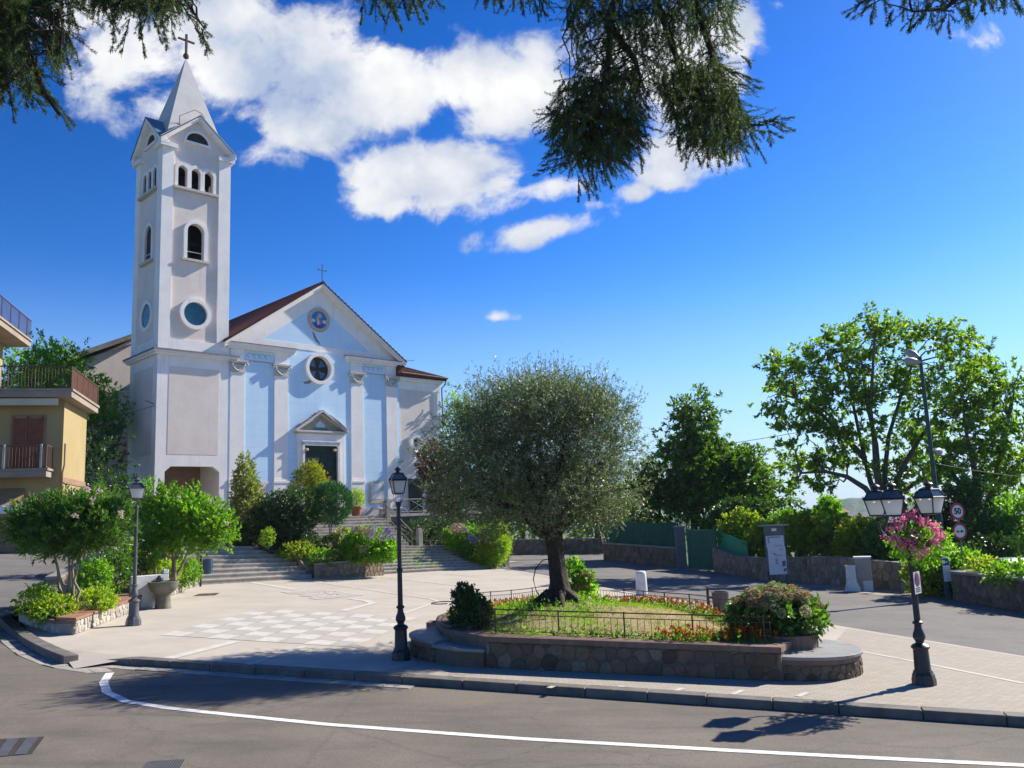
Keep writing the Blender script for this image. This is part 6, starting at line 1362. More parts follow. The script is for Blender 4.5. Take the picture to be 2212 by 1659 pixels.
hr_c=np.array([5.02,17.2,gz(5)+.66])
hydrangea('big hydrangea with faded russet heads in the right brick ring of the planter',hr_c,[(hr_c+np.array([.02,0,.30]),(.82,.75,.40)),(hr_c+np.array([-.38,.1,.20]),(.45,.6,.32)),(hr_c+np.array([.55,0,.18]),(.42,.6,.36)),(hr_c+np.array([.05,.05,.42]),(.55,.5,.34))],
    hyd_heads(),'leaf_oleander',62,ll=.13)
hbk=np.array([1.75,25.6,mound(1.75,25.6)-.05])
k=pxm(25.4)
hydrangea('green hydrangea with rusty faded heads directly behind the olive trunk',hbk,[(P(1238,1255,25.5),(26*k,.45,38*k)),(P(1262,1262,25.3),(18*k,.4,25*k))],[(P(px,py,25.0),'flower_faded',.11) for px,py in ((1262,1240),(1270,1252),(1252,1262),(1245,1275),(1268,1265),(1276,1246),(1258,1280))],'leaf_bright',95,ll=.14)
sl_=np.array([-1.15,18.6,gz(-1.15)+.62]); k=pxm(18.4)
bush('dark_shrub','compact dark green shrub in the left brick ring of the planter','shrub',sl_,[(P(1012,1325,18.4),(38*k,.45,42*k)),(P(1005,1292,18.5),(22*k,.3,22*k)),(P(1032,1335,18.2),(26*k,.35,32*k))],'leaf_dark',dens=150,L=.14,nl=7,ll=.085,lw=.05,up=.3)
# ------------------------------------------------------------------ church forecourt plants
def pb(px,py,Y): return P(px,py,Y)
def lb(px,py,Y,rx,ry,rd=None): return lobe(px,py,Y,rx,ry,rd)
Yc=43.0
base=P(535,1188,Yc)
bush('conical_shrub','tall pointed yellow green holly tree in front of the left pilasters','shrub',base,[lb(535,1120,Yc,38,58),lb(533,1075,Yc,30,45),lb(530,1040,Yc,22,35),lb(530,1008,Yc,13,26),lb(540,1150,Yc,38,40)],'leaf_variegated',dens=46,L=.22,nl=11,ll=.11,lw=.06,up=.5)
base=P(630,1190,42.5)
bush('dark_bush','broad dark glossy bush on a bare trunk in front of the church','shrub',base,[lb(600,1110,42.5,45,45,40),lb(645,1095,42.5,45,38,40),lb(625,1130,42.2,60,35,40),lb(575,1130,42.8,28,40)],'leaf_dark',dens=42,L=.22,nl=11,ll=.12,lw=.06,up=.3,nstem=9)
base=P(714,1160,43.5)
bush('topiary_ball','dense rounded dark green conifer ball below the church door','shrub',base,[lb(715,1092,43.5,40,42,40)],'leaf_topiary',dens=150,L=.28,nl=12,ll=.11,lw=.025,up=1.0,outw=.9,rnd=.25,inner=.8,spread=.4)
base=P(672,1130,45)
bush('crape_myrtle','small light green crape myrtle with reddish tips partly covering the church door','shrub',base,[lb(668,1035,45,32,26),lb(690,1055,45,18,26),lb(655,1060,45,26,22),lb(672,1018,45,18,16)],'leaf_crape',dens=42,L=.32,nl=13,ll=.10,lw=.045,up=.7)
base=P(578,1188,40.5)
bush('round_shrub','small golden green clipped shrub at the head of the sunlit steps','shrub',base,[lb(578,1160,40.5,15,18)],'leaf_lime',dens=170,L=.12,nl=8,ll=.06,lw=.03)
for (px,py,Y,rx,ry,lm,lab) in ((640,1190,41,40,14,'leaf_vine','low russet green ground plant behind the curved bed wall'),(700,1208,40.6,32,18,'leaf_bright','bright leafy plant hanging over the curved bed wall'),(740,1165,42.5,22,20,'leaf_variegated','pale flowering shrub left of the mauve hydrangea'),(715,1180,42.5,30,18,'leaf_dark','low dark shrub under the topiary ball'),(520,1160,42,18,24,'leaf_dark','dark low shrub beside the pointed holly'),(590,1180,41.8,26,14,'leaf_dark','dark ground shrub under the broad bush'),(660,1175,41.8,34,20,'leaf_dark','shaded undergrowth below the broad dark bush')):
    base=P(px,py+ry*.8,Y); bush('low_plant',lab,'shrub',base,[lb(px,py,Y,rx,ry)],lm,dens=70,L=.18,nl=9,ll=.10,lw=.05)
# ------------------------------------------------------------------ oleanders and bed plants on the left
def oleander(label,basepx,Y,lobes,stems,flower,mat='leaf_oleander',dens=34,ll=.18,lw=.032,bark='bark_pale'):
    base=P(*basepx,Y); root=thing('oleander',label,'shrub',base,0,'oleanders in the garden bed'); 
    for st in stems:
        pts=[P(px,py,Y+dy)-base for px,py,dy in st]; m=MB(); m.tube(pts,[.055*(1-.6*i/(len(pts)-1)) for i in range(len(pts))],7); m.build('stem',bark,root,smooth=60)
    pp=[];dd=[]
    m=MB()
    for (c,r) in lobes:
        c=c-base; k=int(dens*(r[0]*r[1]+r[1]*r[2]+r[0]*r[2])*4.2); cp,cd_=ell_points(c,r,k,.3); pp.append(cp); dd.append(cd_*.9+np.array([0,0,.55])+rng.normal(size=cp.shape)*.45)
        for q in cp[:12]: m.tube(curve(np.array(pts[-1]),q,.05,4,.03),[.02,.016,.012,.008,.005],4,False)
    m.build('branch',bark,root)
    pos,dr_=sprigs(np.concatenate(pp),np.concatenate(dd),.34,20,.65); n=len(pos); leaf_obj('foliage',mat,pos,dr_,ll*rng.uniform(.6,1.2,n),lw*rng.uniform(.8,1.2,n),root)
    for px,py in flower:
        c=P(px,py,Y-.9)-base; q=c+rng.normal(size=(24,3))*.035; leaf_obj('blossom','flower_pale',q,rng.normal(size=q.shape)+np.array([0,-.4,.4]),.06,.045,root)
    return root
Yo=23.0
oleander('rounded dark green oleander with bare pale stems nearest the left kerb',(152,1312),Yo,[lb(150,1142,Yo,95,48,60),lb(85,1150,Yo,60,38,50),lb(205,1138,Yo,55,45,50),lb(150,1105,Yo,75,32,50),lb(215,1100,Yo+.3,40,34),lb(70,1125,Yo-.2,32,34),lb(140,1172,Yo-.2,80,26,50),lb(245,1130,Yo,30,40)],
    [[(152,1315,0),(140,1280,0),(128,1245,0),(122,1215,0),(112,1185,0)],[(153,1312,.1),(150,1270,.1),(150,1230,.1),(147,1180,.1)],[(158,1310,-.1),(172,1278,-.1),(160,1256,-.1),(170,1215,0),(180,1185,0)],[(150,1308,.2),(128,1270,.2),(125,1230,.2),(118,1200,.1)],[(156,1310,.1),(158,1265,.1),(156,1225,.1),(158,1190,.1)]],[(163,1113),(199,1079),(184,1055),(260,1107),(262,1112),(214,1061),(190,1058)])
Yo2=30.0
oleander('bright light green oleander with pink specks between the lamp and the sunlit steps',(372,1252),Yo2,[lb(390,1135,Yo2,95,42,60),lb(340,1140,Yo2+.3,50,48,50),lb(450,1135,Yo2,50,42,50),lb(400,1105,Yo2,75,28,50),lb(395,1170,Yo2,85,24,50),lb(330,1075,Yo2,16,32),lb(300,1075,Yo2,12,26),lb(480,1160,Yo2,26,24),lb(365,1075,Yo2,10,24),lb(420,1078,Yo2,10,24),lb(350,1095,Yo2,24,24)],
    [[(372,1255,0),(374,1220,0),(372,1185,0),(380,1165,0)],[(376,1253,.1),(396,1215,.1),(410,1180,.1)],[(335,1250,.3),(335,1215,.3),(345,1195,.2),(365,1175,.1)],[(378,1255,-.1),(377,1215,-.1),(382,1190,-.1),(395,1170,0)]],[(455,1082),(386,1074),(490,1130),(420,1200),(404,1210)],'leaf_bright',26,.12,.045)
for i,(px,py,Y,rx,ry,lm,lab) in enumerate(((75,1300,22.6,32,28,'leaf_lime','lime green ground plant at the pointed left end of the bed'),(110,1318,22.2,40,22,'leaf_lime','lime green ground plant under the dark oleander'),(200,1255,25.5,32,40,'leaf_bright','upright fresh green plant left of the grey lamp'),(200,1300,23.5,45,18,'leaf_lime','low yellow green plant along the brick coping'),(245,1235,27,28,42,'leaf_oleander','rambling shrub against the stone parapet'),(265,1200,28,24,30,'leaf_bright','light climbing shrub above the drinking fountain slab'),(310,1205,29.5,26,30,'leaf_bright','bright shrub behind the grey lamp post'),(355,1240,31,26,24,'leaf_lime','lime shrub between the fountain basin and the steps'),(400,1238,33,26,26,'leaf_bright','leafy shrub at the right end of the bed beside the blue bin'),(290,1225,28.8,22,30,'leaf_oleander','dark green shrub behind the fountain slab'))):
    base=P(px,py+ry*.9,Y); bush('bed_shrub',lab,'shrub',base,[lb(px,py,Y,rx,ry,30),lb(px+rx*.5,py-ry*.2,Y+.2,rx*.6,ry*.7,20)],lm,dens=85,L=.2,nl=9,ll=.085,lw=.045,up=.55)
# ------------------------------------------------------------------ background trees
Yl=50.
tree('leafy_tree','bright sunlit leafy tree behind the yellow house','tree',[P(110,1170,Yl),P(110,1060,Yl),P(115,960,Yl)],.3,[lb(60,800,Yl,60,55),lb(110,790,Yl,60,50),lb(155,830,Yl,55,60),lb(200,870,Yl,45,65),lb(120,870,Yl,90,80),lb(200,930,Yl,50,60),lb(225,890,Yl,26,50),lb(60,870,Yl,60,80)],'leaf_bright','bark_grey',clumps=10,clump_r=.8,spr=9,L=.5,nl=11,ll=.22,lw=.10,up=.5)
Yl=47.
tree('leafy_tree','deeply shaded ivy clad tree in the gap between the house and the bell tower','tree',[P(225,1170,Yl),P(225,1100,Yl)],.25,[lb(215,1040,Yl,50,80),lb(215,960,Yl+1,40,60),lb(250,1080,Yl,40,60),lb(190,1080,Yl-.5,40,60),lb(285,1110,Yl,26,30)],'leaf_dark','bark_grey',clumps=11,clump_r=.6,spr=9,L=.4,nl=10,ll=.2,lw=.1)
# dense walnut in the middle
Yw=56.
tree('walnut_tree','dense dark green pointed tree behind the green fence and gate','tree',[P(1500,1225,Yw),P(1500,1150,Yw),P(1497,1060,Yw)],.3,[lb(1497,880,Yw,34,34),lb(1500,915,Yw,42,45),lb(1495,965,Yw,58,50),lb(1490,1020,Yw,85,60),lb(1545,1000,Yw,55,50),lb(1440,1050,Yw,70,60),lb(1550,1060,Yw,80,60),lb(1500,1090,Yw,110,55),lb(1600,1035,Yw,38,50),lb(1618,1000,Yw,26,30),lb(1400,1090,Yw,60,50),lb(1640,1065,Yw,30,40),lb(1640,1010,Yw,18,22),lb(1600,1100,Yw-.5,40,30),lb(1662,1035,Yw,24,26),lb(1682,1075,Yw,26,24),lb(1655,1100,Yw,26,22)],'leaf_deep','bark_grey',clumps=12,clump_r=.8,spr=9,L=.5,nl=12,ll=.28,lw=.12,up=.15,outw=1.0,rnd=.5)
# open crowned tree on the right with visible limbs
Yt=46.
def open_tree(label,basep,Y,forks,clusters,leafn=13,ll=.27):
    base=P(*basep,Y); root=thing('walnut_tree',label,'tree',base); m=MB(); nodes=[]
    for f in forks:
        pts=[P(px,py,Y+dy)-base for px,py,dy in f]; n=len(pts); m.tube(pts,[.17*(1-.75*i/(n-1))+.015 for i in range(n)],7); nodes+=[(p,i) for i,p in enumerate(pts) if i>0]
    pp=[];dd=[]; NP=np.array([p for p,_ in nodes])
    for (px,py,rx,ry,dn) in clusters:
        c,r=lobe(px,py,Y+random.uniform(-1.2,1.2),rx,ry,min(rx,ry)); c=c-base
        nd=NP[np.argmin(np.linalg.norm(NP-c,axis=1)+np.maximum(0,NP[:,2]-c[2])*.7)]; m.tube(curve(nd,c,.12,5,.10),[.06,.05,.04,.03,.022,.015],5,False)
        cp,cd_=ell_points(c,r,int(dn*.95),.1)
        for q in cp[::4]: m.tube(curve(c,q,.05,3,.05),[.022,.016,.012,.008],4,False)
        for q,dq in zip(cp,cd_):
            s=q+rng.normal(size=(7,3))*np.array([.30,.30,.16]); pp.append(s); dd.append(dq*.8+np.array([0,0,.12])+rng.normal(size=(7,3))*.55)
    m.build('trunk','bark_grey',root,smooth=60); pos,dr_=sprigs(np.concatenate(pp),np.concatenate(dd),.5,leafn,.8); n=len(pos)
    leaf_obj('crown','leaf_walnut',pos,dr_+np.array([0,0,-.25]),ll*rng.uniform(.6,1.25,n),ll*.42*rng.uniform(.8,1.2,n),root); return root
forks=[[(1905,1150,0),(1900,1090,0),(1880,1040,.3),(1868,990,.5),(1855,930,.7),(1840,860,1),(1830,790,1.2)],[(1905,1150,0),(1903,1080,0),(1892,1020,-.4),(1888,950,-.6),(1880,880,-.8),(1885,800,-1),(1890,720,-1)],[(1905,1150,0),(1910,1080,0),(1912,1010,.2),(1920,940,.4),(1945,860,.8),(1970,790,1)],[(1905,1150,0),(1925,1070,0),(1950,1010,-.3),(1985,950,-.8),(2020,900,-1),(2060,860,-1)],[(1900,1095,0),(1870,1055,-.3),(1830,1030,-.6),(1780,1018,-1),(1730,1022,-1)],[(1868,990,.5),(1820,940,.2),(1770,890,0),(1720,860,0)],[(1905,1150,0),(1900,1060,.5),(1893,960,.8),(1870,860,1.3),(1860,770,1.6)],[(1920,1080,0),(1960,1055,.5),(1995,1030,.8)]]
cl=[(1880,690,28,16,5),(1830,720,40,20,7),(1780,755,45,20,8),(1870,735,55,30,11),(1920,730,35,25,7),(1960,725,50,30,10),(2010,725,45,26,9),(2060,735,45,30,9),(2095,760,35,30,7),(1740,780,40,25,8),(1700,795,36,24,7),(1690,830,40,28,8),(1750,830,50,35,11),(1810,790,50,35,11),(1870,800,55,35,11),(1930,790,50,30,9),(1990,790,55,35,11),(2050,800,45,30,8),(2095,810,35,26,6),(1680,870,30,22,6),(1730,890,50,30,10),(1790,870,55,35,12),(1850,870,50,35,10),(1920,860,50,35,10),(1990,860,50,30,9),(2040,860,35,26,6),(1740,940,45,28,9),(1790,930,50,35,11),(1850,935,40,30,7),(1960,930,55,40,11),(2010,920,40,30,8),(1780,985,45,26,8),(1830,985,40,25,7),(1960,985,50,40,10),(2000,1000,45,35,9),(1730,985,35,22,5),(1710,1010,35,24,6),(1770,1030,40,20,5),(1940,1035,40,26,7),(1990,1050,40,28,7),(1720,1055,22,22,4),(1660,855,18,16,3),(1800,1055,30,16,3),(1700,930,24,18,3)]
open_tree('tall open crowned tree with many bare rising limbs behind the three-lantern lamp','1905,1150'.split(',') and (1905,1150),Yt,forks,cl)
forks2=[[(2120,1160,0),(2115,1090,0),(2105,1020,0),(2090,950,0),(2080,880,0)],[(2120,1160,0),(2140,1060,0),(2165,980,0),(2180,900,0)],[(2115,1090,0),(2070,1040,0),(2040,1000,0)],[(2140,1060,0),(2190,1010,0),(2230,980,0)]]
cl2=[(2080,840,40,30,8),(2130,815,45,30,9),(2180,835,40,30,8),(2060,890,40,30,8),(2120,880,50,35,11),(2180,890,45,35,10),(2060,940,45,35,10),(2130,940,50,35,12),(2195,950,40,35,9),(2050,990,40,30,9),(2110,1000,50,35,11),(2180,1010,45,30,9),(2070,1050,45,28,9),(2140,1060,45,28,9),(2200,1060,40,26,8),(2030,1040,30,26,6),(2205,800,26,24,4)]
open_tree('bushy bright tree at the right edge behind the speed limit sign',(2120,1160),42.,forks2,cl2)
# trees seen between the olive and the church, and beyond the far wall
Yq=66.
tree('leafy_tree','sunlit green tree beside the right corner of the church','tree',[P(1010,1190,Yq),P(1010,1060,Yq)],.25,[lb(1000,900,Yq,38,40),lb(1025,920,Yq,40,40),lb(990,960,Yq,30,50),lb(1030,980,Yq,50,60)],'leaf_bright','bark_grey',clumps=6,clump_r=.8,spr=8,L=.5,nl=10,ll=.30,lw=.13)
bt=P(1300,1180,60.); bo_=thing('bare_tree','bare twiggy tree top rising behind the right side of the olive','tree',bt); m=MB()
def twig(p,d,L,r,lv):
    e=p+d*L; m.tube([p,(p+e)/2+rng.normal(size=3)*L*.04,e],[r,r*.8,r*.6],5,False)
    if lv>0:
        for _ in range(4): t=random.uniform(.45,1); q=p+d*L*t; nd=unit(d+rng.normal(size=3)*.55); twig(q,nd,L*random.uniform(.4,.6),r*.55,lv-1)
h_=P(1300,880,60.)[2]-bt[2]; twig(np.zeros(3),np.array([0.02,0,1.]),h_*.62,.14,4); m.build('trunk','bark_grey',bo_)
tree('leafy_tree','dark shaded tree behind the far roadside wall, left of the olive trunk','tree',[P(1130,1190,68),P(1130,1120,68)],.25,[lb(1090,1080,68,50,70),lb(1150,1070,68,60,70),lb(1120,1120,68,80,40),lb(1060,1110,68,40,45)],'leaf_walnut','bark_grey',clumps=5,clump_r=.9,spr=8,L=.6,nl=10,ll=.34,lw=.16)
tree('leafy_tree','sunlit tree behind the far roadside wall, right of the olive trunk','tree',[P(1290,1190,69),P(1290,1120,69)],.25,[lb(1260,1080,69,50,70),lb(1320,1090,69,60,60),lb(1290,1130,69,90,35),lb(1370,1100,69,50,50)],'leaf_vine','bark_grey',clumps=5,clump_r=.9,spr=8,L=.6,nl=10,ll=.34,lw=.16)
# photinia and evergreen shrub left of the olive crown
bp_=P(945,1110,50); bp_[2]=ZT
bush('photinia_shrub','tall evergreen shrub with reddish leaf tips on the church terrace','shrub',bp_,[lb(950,1040,50,38,60),lb(935,1000,50,30,40),lb(955,1080,50,30,30)],'leaf_photinia',dens=18,L=.4,nl=11,ll=.18,lw=.08)
bush('evergreen_shrub','dark evergreen shrub behind the photinia on the terrace','shrub',P(975,1105,51),[lb(975,1050,51,40,60),lb(985,1090,51,40,30)],'leaf_dark',dens=24,L=.35,nl=11,ll=.16,lw=.07)
for sx,tt,rr,hh,lab in ((11.2,-4.6,1.1,1.5,'dark shrub added to shade the terrace wall nearest the granite post'),(13.4,-4.9,1.2,1.7,'dark shrub added for shade halfway along the terrace wall behind the olive'),(15.8,-5.0,1.2,1.6,'dark shrub added for shade at the far end of the terrace wall behind the olive')):  # dark shrubs added to make the terrace front read as shaded
    b_=W(sx,tt,zmid(sx)); bush('shade_shrub',lab,'shrub',b_,[(b_+np.array([0,0,hh*.5]),(rr,rr,hh*.55)),(b_+np.array([.3,.4,hh*.75]),(rr*.6,rr*.6,hh*.4))],'leaf_dark',dens=26,L=.3,nl=11,ll=.13,lw=.06,group='shrubs added to darken the terrace wall')
# vine hedge along the right wall: separate rounded masses, one thing each
hw=[gg(1551,1233),gg(1600,1242),gg(1660,1252),gg(1760,1259),gg(1824,1266),gg(1994,1278)]
for px,py,rx,ry,Y,lm,lab in ((1600,1150,45,42,46,'leaf_vine','vine mass beside the bright green screen'),(1650,1175,35,35,43,'leaf_vine','yellowing vine mass left of the notice board'),(1740,1155,55,45,41,'leaf_vine','vine mass just right of the notice board'),(1800,1160,50,45,40,'leaf_vine','vine mass in the middle of the rubble wall'),(1860,1165,50,42,38.5,'leaf_vine','yellow green vine mass above the utility cabinet'),(1915,1180,45,40,37,'leaf_oleander','dark bushy shrub behind the flower basket'),(1700,1134,40,26,47,'leaf_bright','tall sprouting shrub far behind the notice board'),(1750,1136,45,24,46,'leaf_bright','sprouting shrub in front of the distant hill'),(1790,1108,18,32,47,'leaf_bright','upright bright shrub left of the three lanterns'),(1600,1110,60,30,50,'leaf_dark','dark undergrowth at the foot of the dense tree')):
    base=P(px,py+ry,Y); base[2]=gz(base[0])+.2; bush('vine_hedge',lab,'hedge',base,[lb(px,py,Y,rx,ry,40),lb(px-rx*.4,py+ry*.3,Y-.4,rx*.6,ry*.6,30),lb(px+rx*.4,py-ry*.25,Y+.3,rx*.6,ry*.6,30)],lm,dens=24,L=.34,nl=12,ll=.16,lw=.10,up=.4,inner=.5,rnd=.7)
for px,py,rx,ry,Y,lm,lab in ((2095,1080,55,40,38,'leaf_dark','very dark rounded bush behind the speed limit sign'),(2010,1195,30,30,31.5,'leaf_bright','bright shrub between the lamp post and the tall road lamp'),(1995,1245,26,40,32.,'leaf_vine','dry yellowish shrub at the end of the rubble wall'),(2060,1255,35,45,32,'leaf_dark','dark shrub at the foot of the tall road lamp'),(2075,1218,30,22,31.5,'leaf_bright','bright leafy shrub at the base of the road sign'),(2130,1160,60,50,37,'leaf_oleander','shaded hedge behind the road sign'),(2200,1140,60,70,37,'leaf_bright','hedge at the right edge below the bushy tree'),(2150,1205,70,36,35,'leaf_dark','dark hedge behind the planter wall'),(2130,1233,26,12,29.5,'leaf_vine','low rusty plant on the left of the planter wall'),(2190,1240,40,14,27.5,'leaf_bright','green trailing plant on the right of the planter wall'),(2000,1140,45,40,38,'leaf_dark','dark shrub behind the flower basket on the right')):
    base=P(px,py+ry,Y); base[2]=max(base[2],gz(base[0])+.05); bush('roadside_shrub',lab,'shrub',base,[lb(px,py,Y,rx,ry,34),lb(px-rx*.4,py+ry*.25,Y-.3,rx*.6,ry*.6,24),lb(px+rx*.4,py-ry*.2,Y+.2,rx*.6,ry*.6,24)],lm,dens=26,L=.38,nl=12,ll=.14,lw=.075,up=.4)
# long low shed roof behind the hedge and a brick wall
sa_,sb2=P(1790,1130,52),P(2010,1126,46); sh=thing('shed','long low grey roofed shed behind the vine hedge','shed',(sa_[0],sa_[1],sa_[2]-2.4)); d_=sb2-sa_
m=MB(); m.add([(0,0,0),(d_[0],d_[1],0),(d_[0]+1,d_[1]+4,0),(1,4,0),(0,0,2.3),(d_[0],d_[1],2.3),(d_[0]+1,d_[1]+4,2.7),(1,4,2.7)],[(0,1,5,4),(1,2,6,5),(2,3,7,6),(3,0,4,7)]); m.build('wall','house_cream',sh)
m=MB(); m.add([(-.4,-.5,2.25),(d_[0]+.4,d_[1]-.5,2.25),(d_[0]+1.4,d_[1]+4.3,2.8),(.6,4.3,2.8),(-.4,-.5,2.4),(d_[0]+.4,d_[1]-.5,2.4),(d_[0]+1.4,d_[1]+4.3,2.95),(.6,4.3,2.95)],[(0,3,2,1),(4,5,6,7),(0,1,5,4),(1,2,6,5),(2,3,7,6),(3,0,4,7)]); m.build('roof','board_grey',sh)
wall_obj('garden_wall','reddish brick garden wall behind the road sign',[(*P(1985,1165,40)[:2],-.7),(*P(2200,1165,37)[:2],-.7)],-.5,[2.55,2.35],.3,'brick_worn','concrete')
# parked car glimpsed over the planter wall
cp0=np.array([18.6,33.0,gz(18.6)-.05]); car=thing('parked_car','pale blue parked car mostly hidden behind the planter wall and shrubs','car',cp0,R(100))
m=MB(); prof=[(-2.0,.30),(2.0,.30),(2.05,.55),(1.95,.72),(1.0,.86),(.45,1.32),(-1.0,1.38),(-1.75,.95),(-2.0,.88)]; m.plate([prof],1.6,lambda a,b,d:(a,d-.8,b)); m.build('body','car_paint',car,bevel=.06)
for y in (-.815,.80):
    m=MB(); m.plate([[(-.95,.92),(.7,.9),(.38,1.25),(-.95,1.30)]],.015,lambda a,b,d,y=y:(a,y+d,b)); m.build('window','dark_glass',car)
m=MB(); m.add([(1.02,-.68,.90),(1.02,.68,.90),(.50,.62,1.30),(.50,-.62,1.30)],[(0,1,2,3)]); o=m.build('windscreen','dark_glass',car,fix=False); o.location=(.02,0,.02)
for x in (-1.25,1.3):
    for y in (-.82,.62):
        m=MB(); m.plate([circle_loop(x,.31,.31,20)],.2,lambda a,b,d,y=y:(a,y+d,b)); wl_=m.build('wheel','rubber',car); m=MB(); m.plate([circle_loop(x,.31,.18,14)],.21,lambda a,b,d,y=y:(a,y-.005+d,b)); m.build('rim','steel_pale',wl_)
# ------------------------------------------------------------------ distant hill and houses
def hill(ridge,depth,base_drop,mat,th):
    m=MB(); top=[P(px,py,depth) for px,py in ridge]; n=len(top); rows=9
    for r_ in range(rows):
        t=r_/(rows-1)
        for p in top: 
            a=np.array([p[0]*(1-.35*(1-t)),p[1]*(1-.35*(1-t)),p[2]-(base_drop)*(1-t)**1.3]); m.v.append(tuple(a+np.array([0,0,mn.noise(Vector((a[0]*.03,a[1]*.03,0)))*4*(t<.99)])))
    for p in top: m.v.append((p[0]*1.25,p[1]*1.25,p[2]-base_drop))
    for r_ in range(rows):
        for i in range(n-1): m.f.append((r_*n+i,r_*n+i+1,(r_+1)*n+i+1,(r_+1)*n+i))
    return struct(m.build('hill',mat,smooth=80))
rd_=[]
for i in range(140):
    px=1480+i*8; 
    base=1112 if px<1680 else 1112-37*smooth(1690,1850,px)
    if px>1900: base=1075+10*smooth(1900,2300,px)
    rd_.append((px,base+3.0*mn.noise(Vector((px*.05,0,1)))+2.2*mn.noise(Vector((px*.21,3,1)))))
hill(rd_,900,60,'hill_wood',0)
hill([(1380+i*10,1112+3*mn.noise(Vector((i*.3,0,4)))+1.5*mn.noise(Vector((i*.9,1,4)))) for i in range(100)],430,45,'hill_wood',0)
for px,py,s,lab in ((1660,1112,9,'small distant house in the gap right of the dense tree'),(1713,1111,10,'distant terracotta roofed house below the hill, left of the lanterns'),(1822,1108,13,'distant terracotta roofed house seen just left of the lanterns'),(1842,1115,9,'lower distant tiled house left of the lanterns'),(2015,1098,12,'distant tiled house between the lanterns'),(1770,1113,8,'tiny distant pink house under the hill crest')):
    D=380.; c=P(px,py+6,D); w_=s*pxm(D); o=thing('distant_house',lab,'house',c,random.uniform(-.5,.5),'houses in the valley'); m=MB(); m.box(-w_,w_,-w_*.7,w_*.7,-8,w_*.5); m.build('wall','house_cream',o)
    m=MB(); a=w_*1.1; b=w_*.8; h0,h1=w_*.5,w_*1.0; m.add([(-a,-b,h0),(a,-b,h0),(a,b,h0),(-a,b,h0),(-a*.55,0,h1),(a*.55,0,h1)],[(0,1,5,4),(1,2,5),(2,3,4,5),(3,0,4),(3,2,1,0)]); m.build('roof','terracotta',o)
# ------------------------------------------------------------------ cedar boughs hanging into the top of the view
def poly_sample(poly,n):
    xs=[p[0] for p in poly]; ys=[p[1] for p in poly]; out=[]
    while len(out)<n:
        x,y=random.uniform(min(xs),max(xs)),random.uniform(min(ys),max(ys))
        if inside(x,y,poly): out.append((x,y))
    return out
def cedar(label,Y,limbs,polys,thick=.05,dz=.5,tw=(.18,.45),fringe=()):
    o0=P(*limbs[0][0],Y); root=thing('cedar_bough',label,'tree branch',o0,0,'cedar boughs overhead'); m=MB(); nodes=[]
    for l in limbs:
        pts=[P(px,py,Y+random.uniform(-.2,.2))-o0 for px,py in l]; n=len(pts); m.tube(pts,[thick*(1-.75*i/(n-1)) for i in range(n)],7); 
        for a,b in zip(pts[:-1],pts[1:]):
            for t in np.linspace(0,.93,10): nodes.append(a+(b-a)*t)
        nodes.append(pts[-1])
    NP=np.array(nodes); C=[];Dr=[];Ls=[]
    for poly,n,down in polys:
        for (px,py) in poly_sample(poly,n):
            q=P(px,py,Y+random.gauss(0,dz))-o0; nd=NP[np.argmin(np.linalg.norm(NP-q,axis=1)*rng.uniform(.75,1.25,len(NP)))]
            d=unit(q-nd)*.45+np.array([0,0,-down*1.35])+rng.normal(size=3)*.35; L=random.uniform(*tw); C.append(q); Dr.append(d); Ls.append(L)
            if random.random()<.16: m.tube(curve(nd,q,.03,4,.035),[.012,.009,.007,.005,.003],4,False)
    for (px,py,ex,ey) in fringe:
        a=P(px,py,Y+random.gauss(0,dz*.5))-o0; b=P(ex,ey,Y+random.gauss(0,dz*.3))-o0; L=np.linalg.norm(b-a); k=int(L/.10)+1
        for i in range(k):
            t=i/k; q=a+(b-a)*t+np.array([0,0,.04*math.sin(t*3)]); C.append(q); Dr.append((b-a)/L+rng.normal(size=3)*(.28*(1-t)+.08)); Ls.append(random.uniform(.08,.22)*(1-.4*t))
        m.tube([a,(a+b)/2+np.array([0,0,.03]),b],[.007,.005,.002],4,False)
    C=np.array(C);Dr=unit(np.array(Dr));Ls=np.array(Ls)
    tb=MB()
    for c,d,L in zip(C,Dr,Ls): tb.tube([c,c+d*L],[.0035,.0015],3,False)
    m.build('limb','bark_olive',root,smooth=60); tb.build('twig','bark_olive',root,fix=False)
    pos,dr_=sprigs(C,Dr,Ls,84,1.0); n=len(pos); leaf_obj('needles','leaf_cedar',pos,dr_,  .031*rng.uniform(.6,1.3,n),.005,root,bend=.0); return root
fr=[]
for x0,y0,x1,y1 in ((1230,350,1155,385),(1250,380,1250,440),(1265,385,1275,435),(1280,370,1290,435),(1300,370,1325,415),(1240,330,1170,370),(1330,340,1360,375),(1215,260,1180,240),(1210,330,1178,345),(1380,330,1390,375),(1480,330,1470,350),(1505,330,1512,360),(1530,320,1528,365),(1550,320,1555,370),(1575,310,1580,365),(1600,300,1615,355),(1620,290,1650,345),(1630,280,1690,300),(1640,265,1715,262),(1640,262,1700,290),(1650,258,1712,285),(1560,150,1640,180),(1550,140,1640,195),(1580,180,1640,200),(1460,290,1470,330),(1600,120,1625,150),(1660,285,1668,325),(1300,350,1310,400),(1345,300,1360,340)): fr.append((x0,y0,x1,y1))
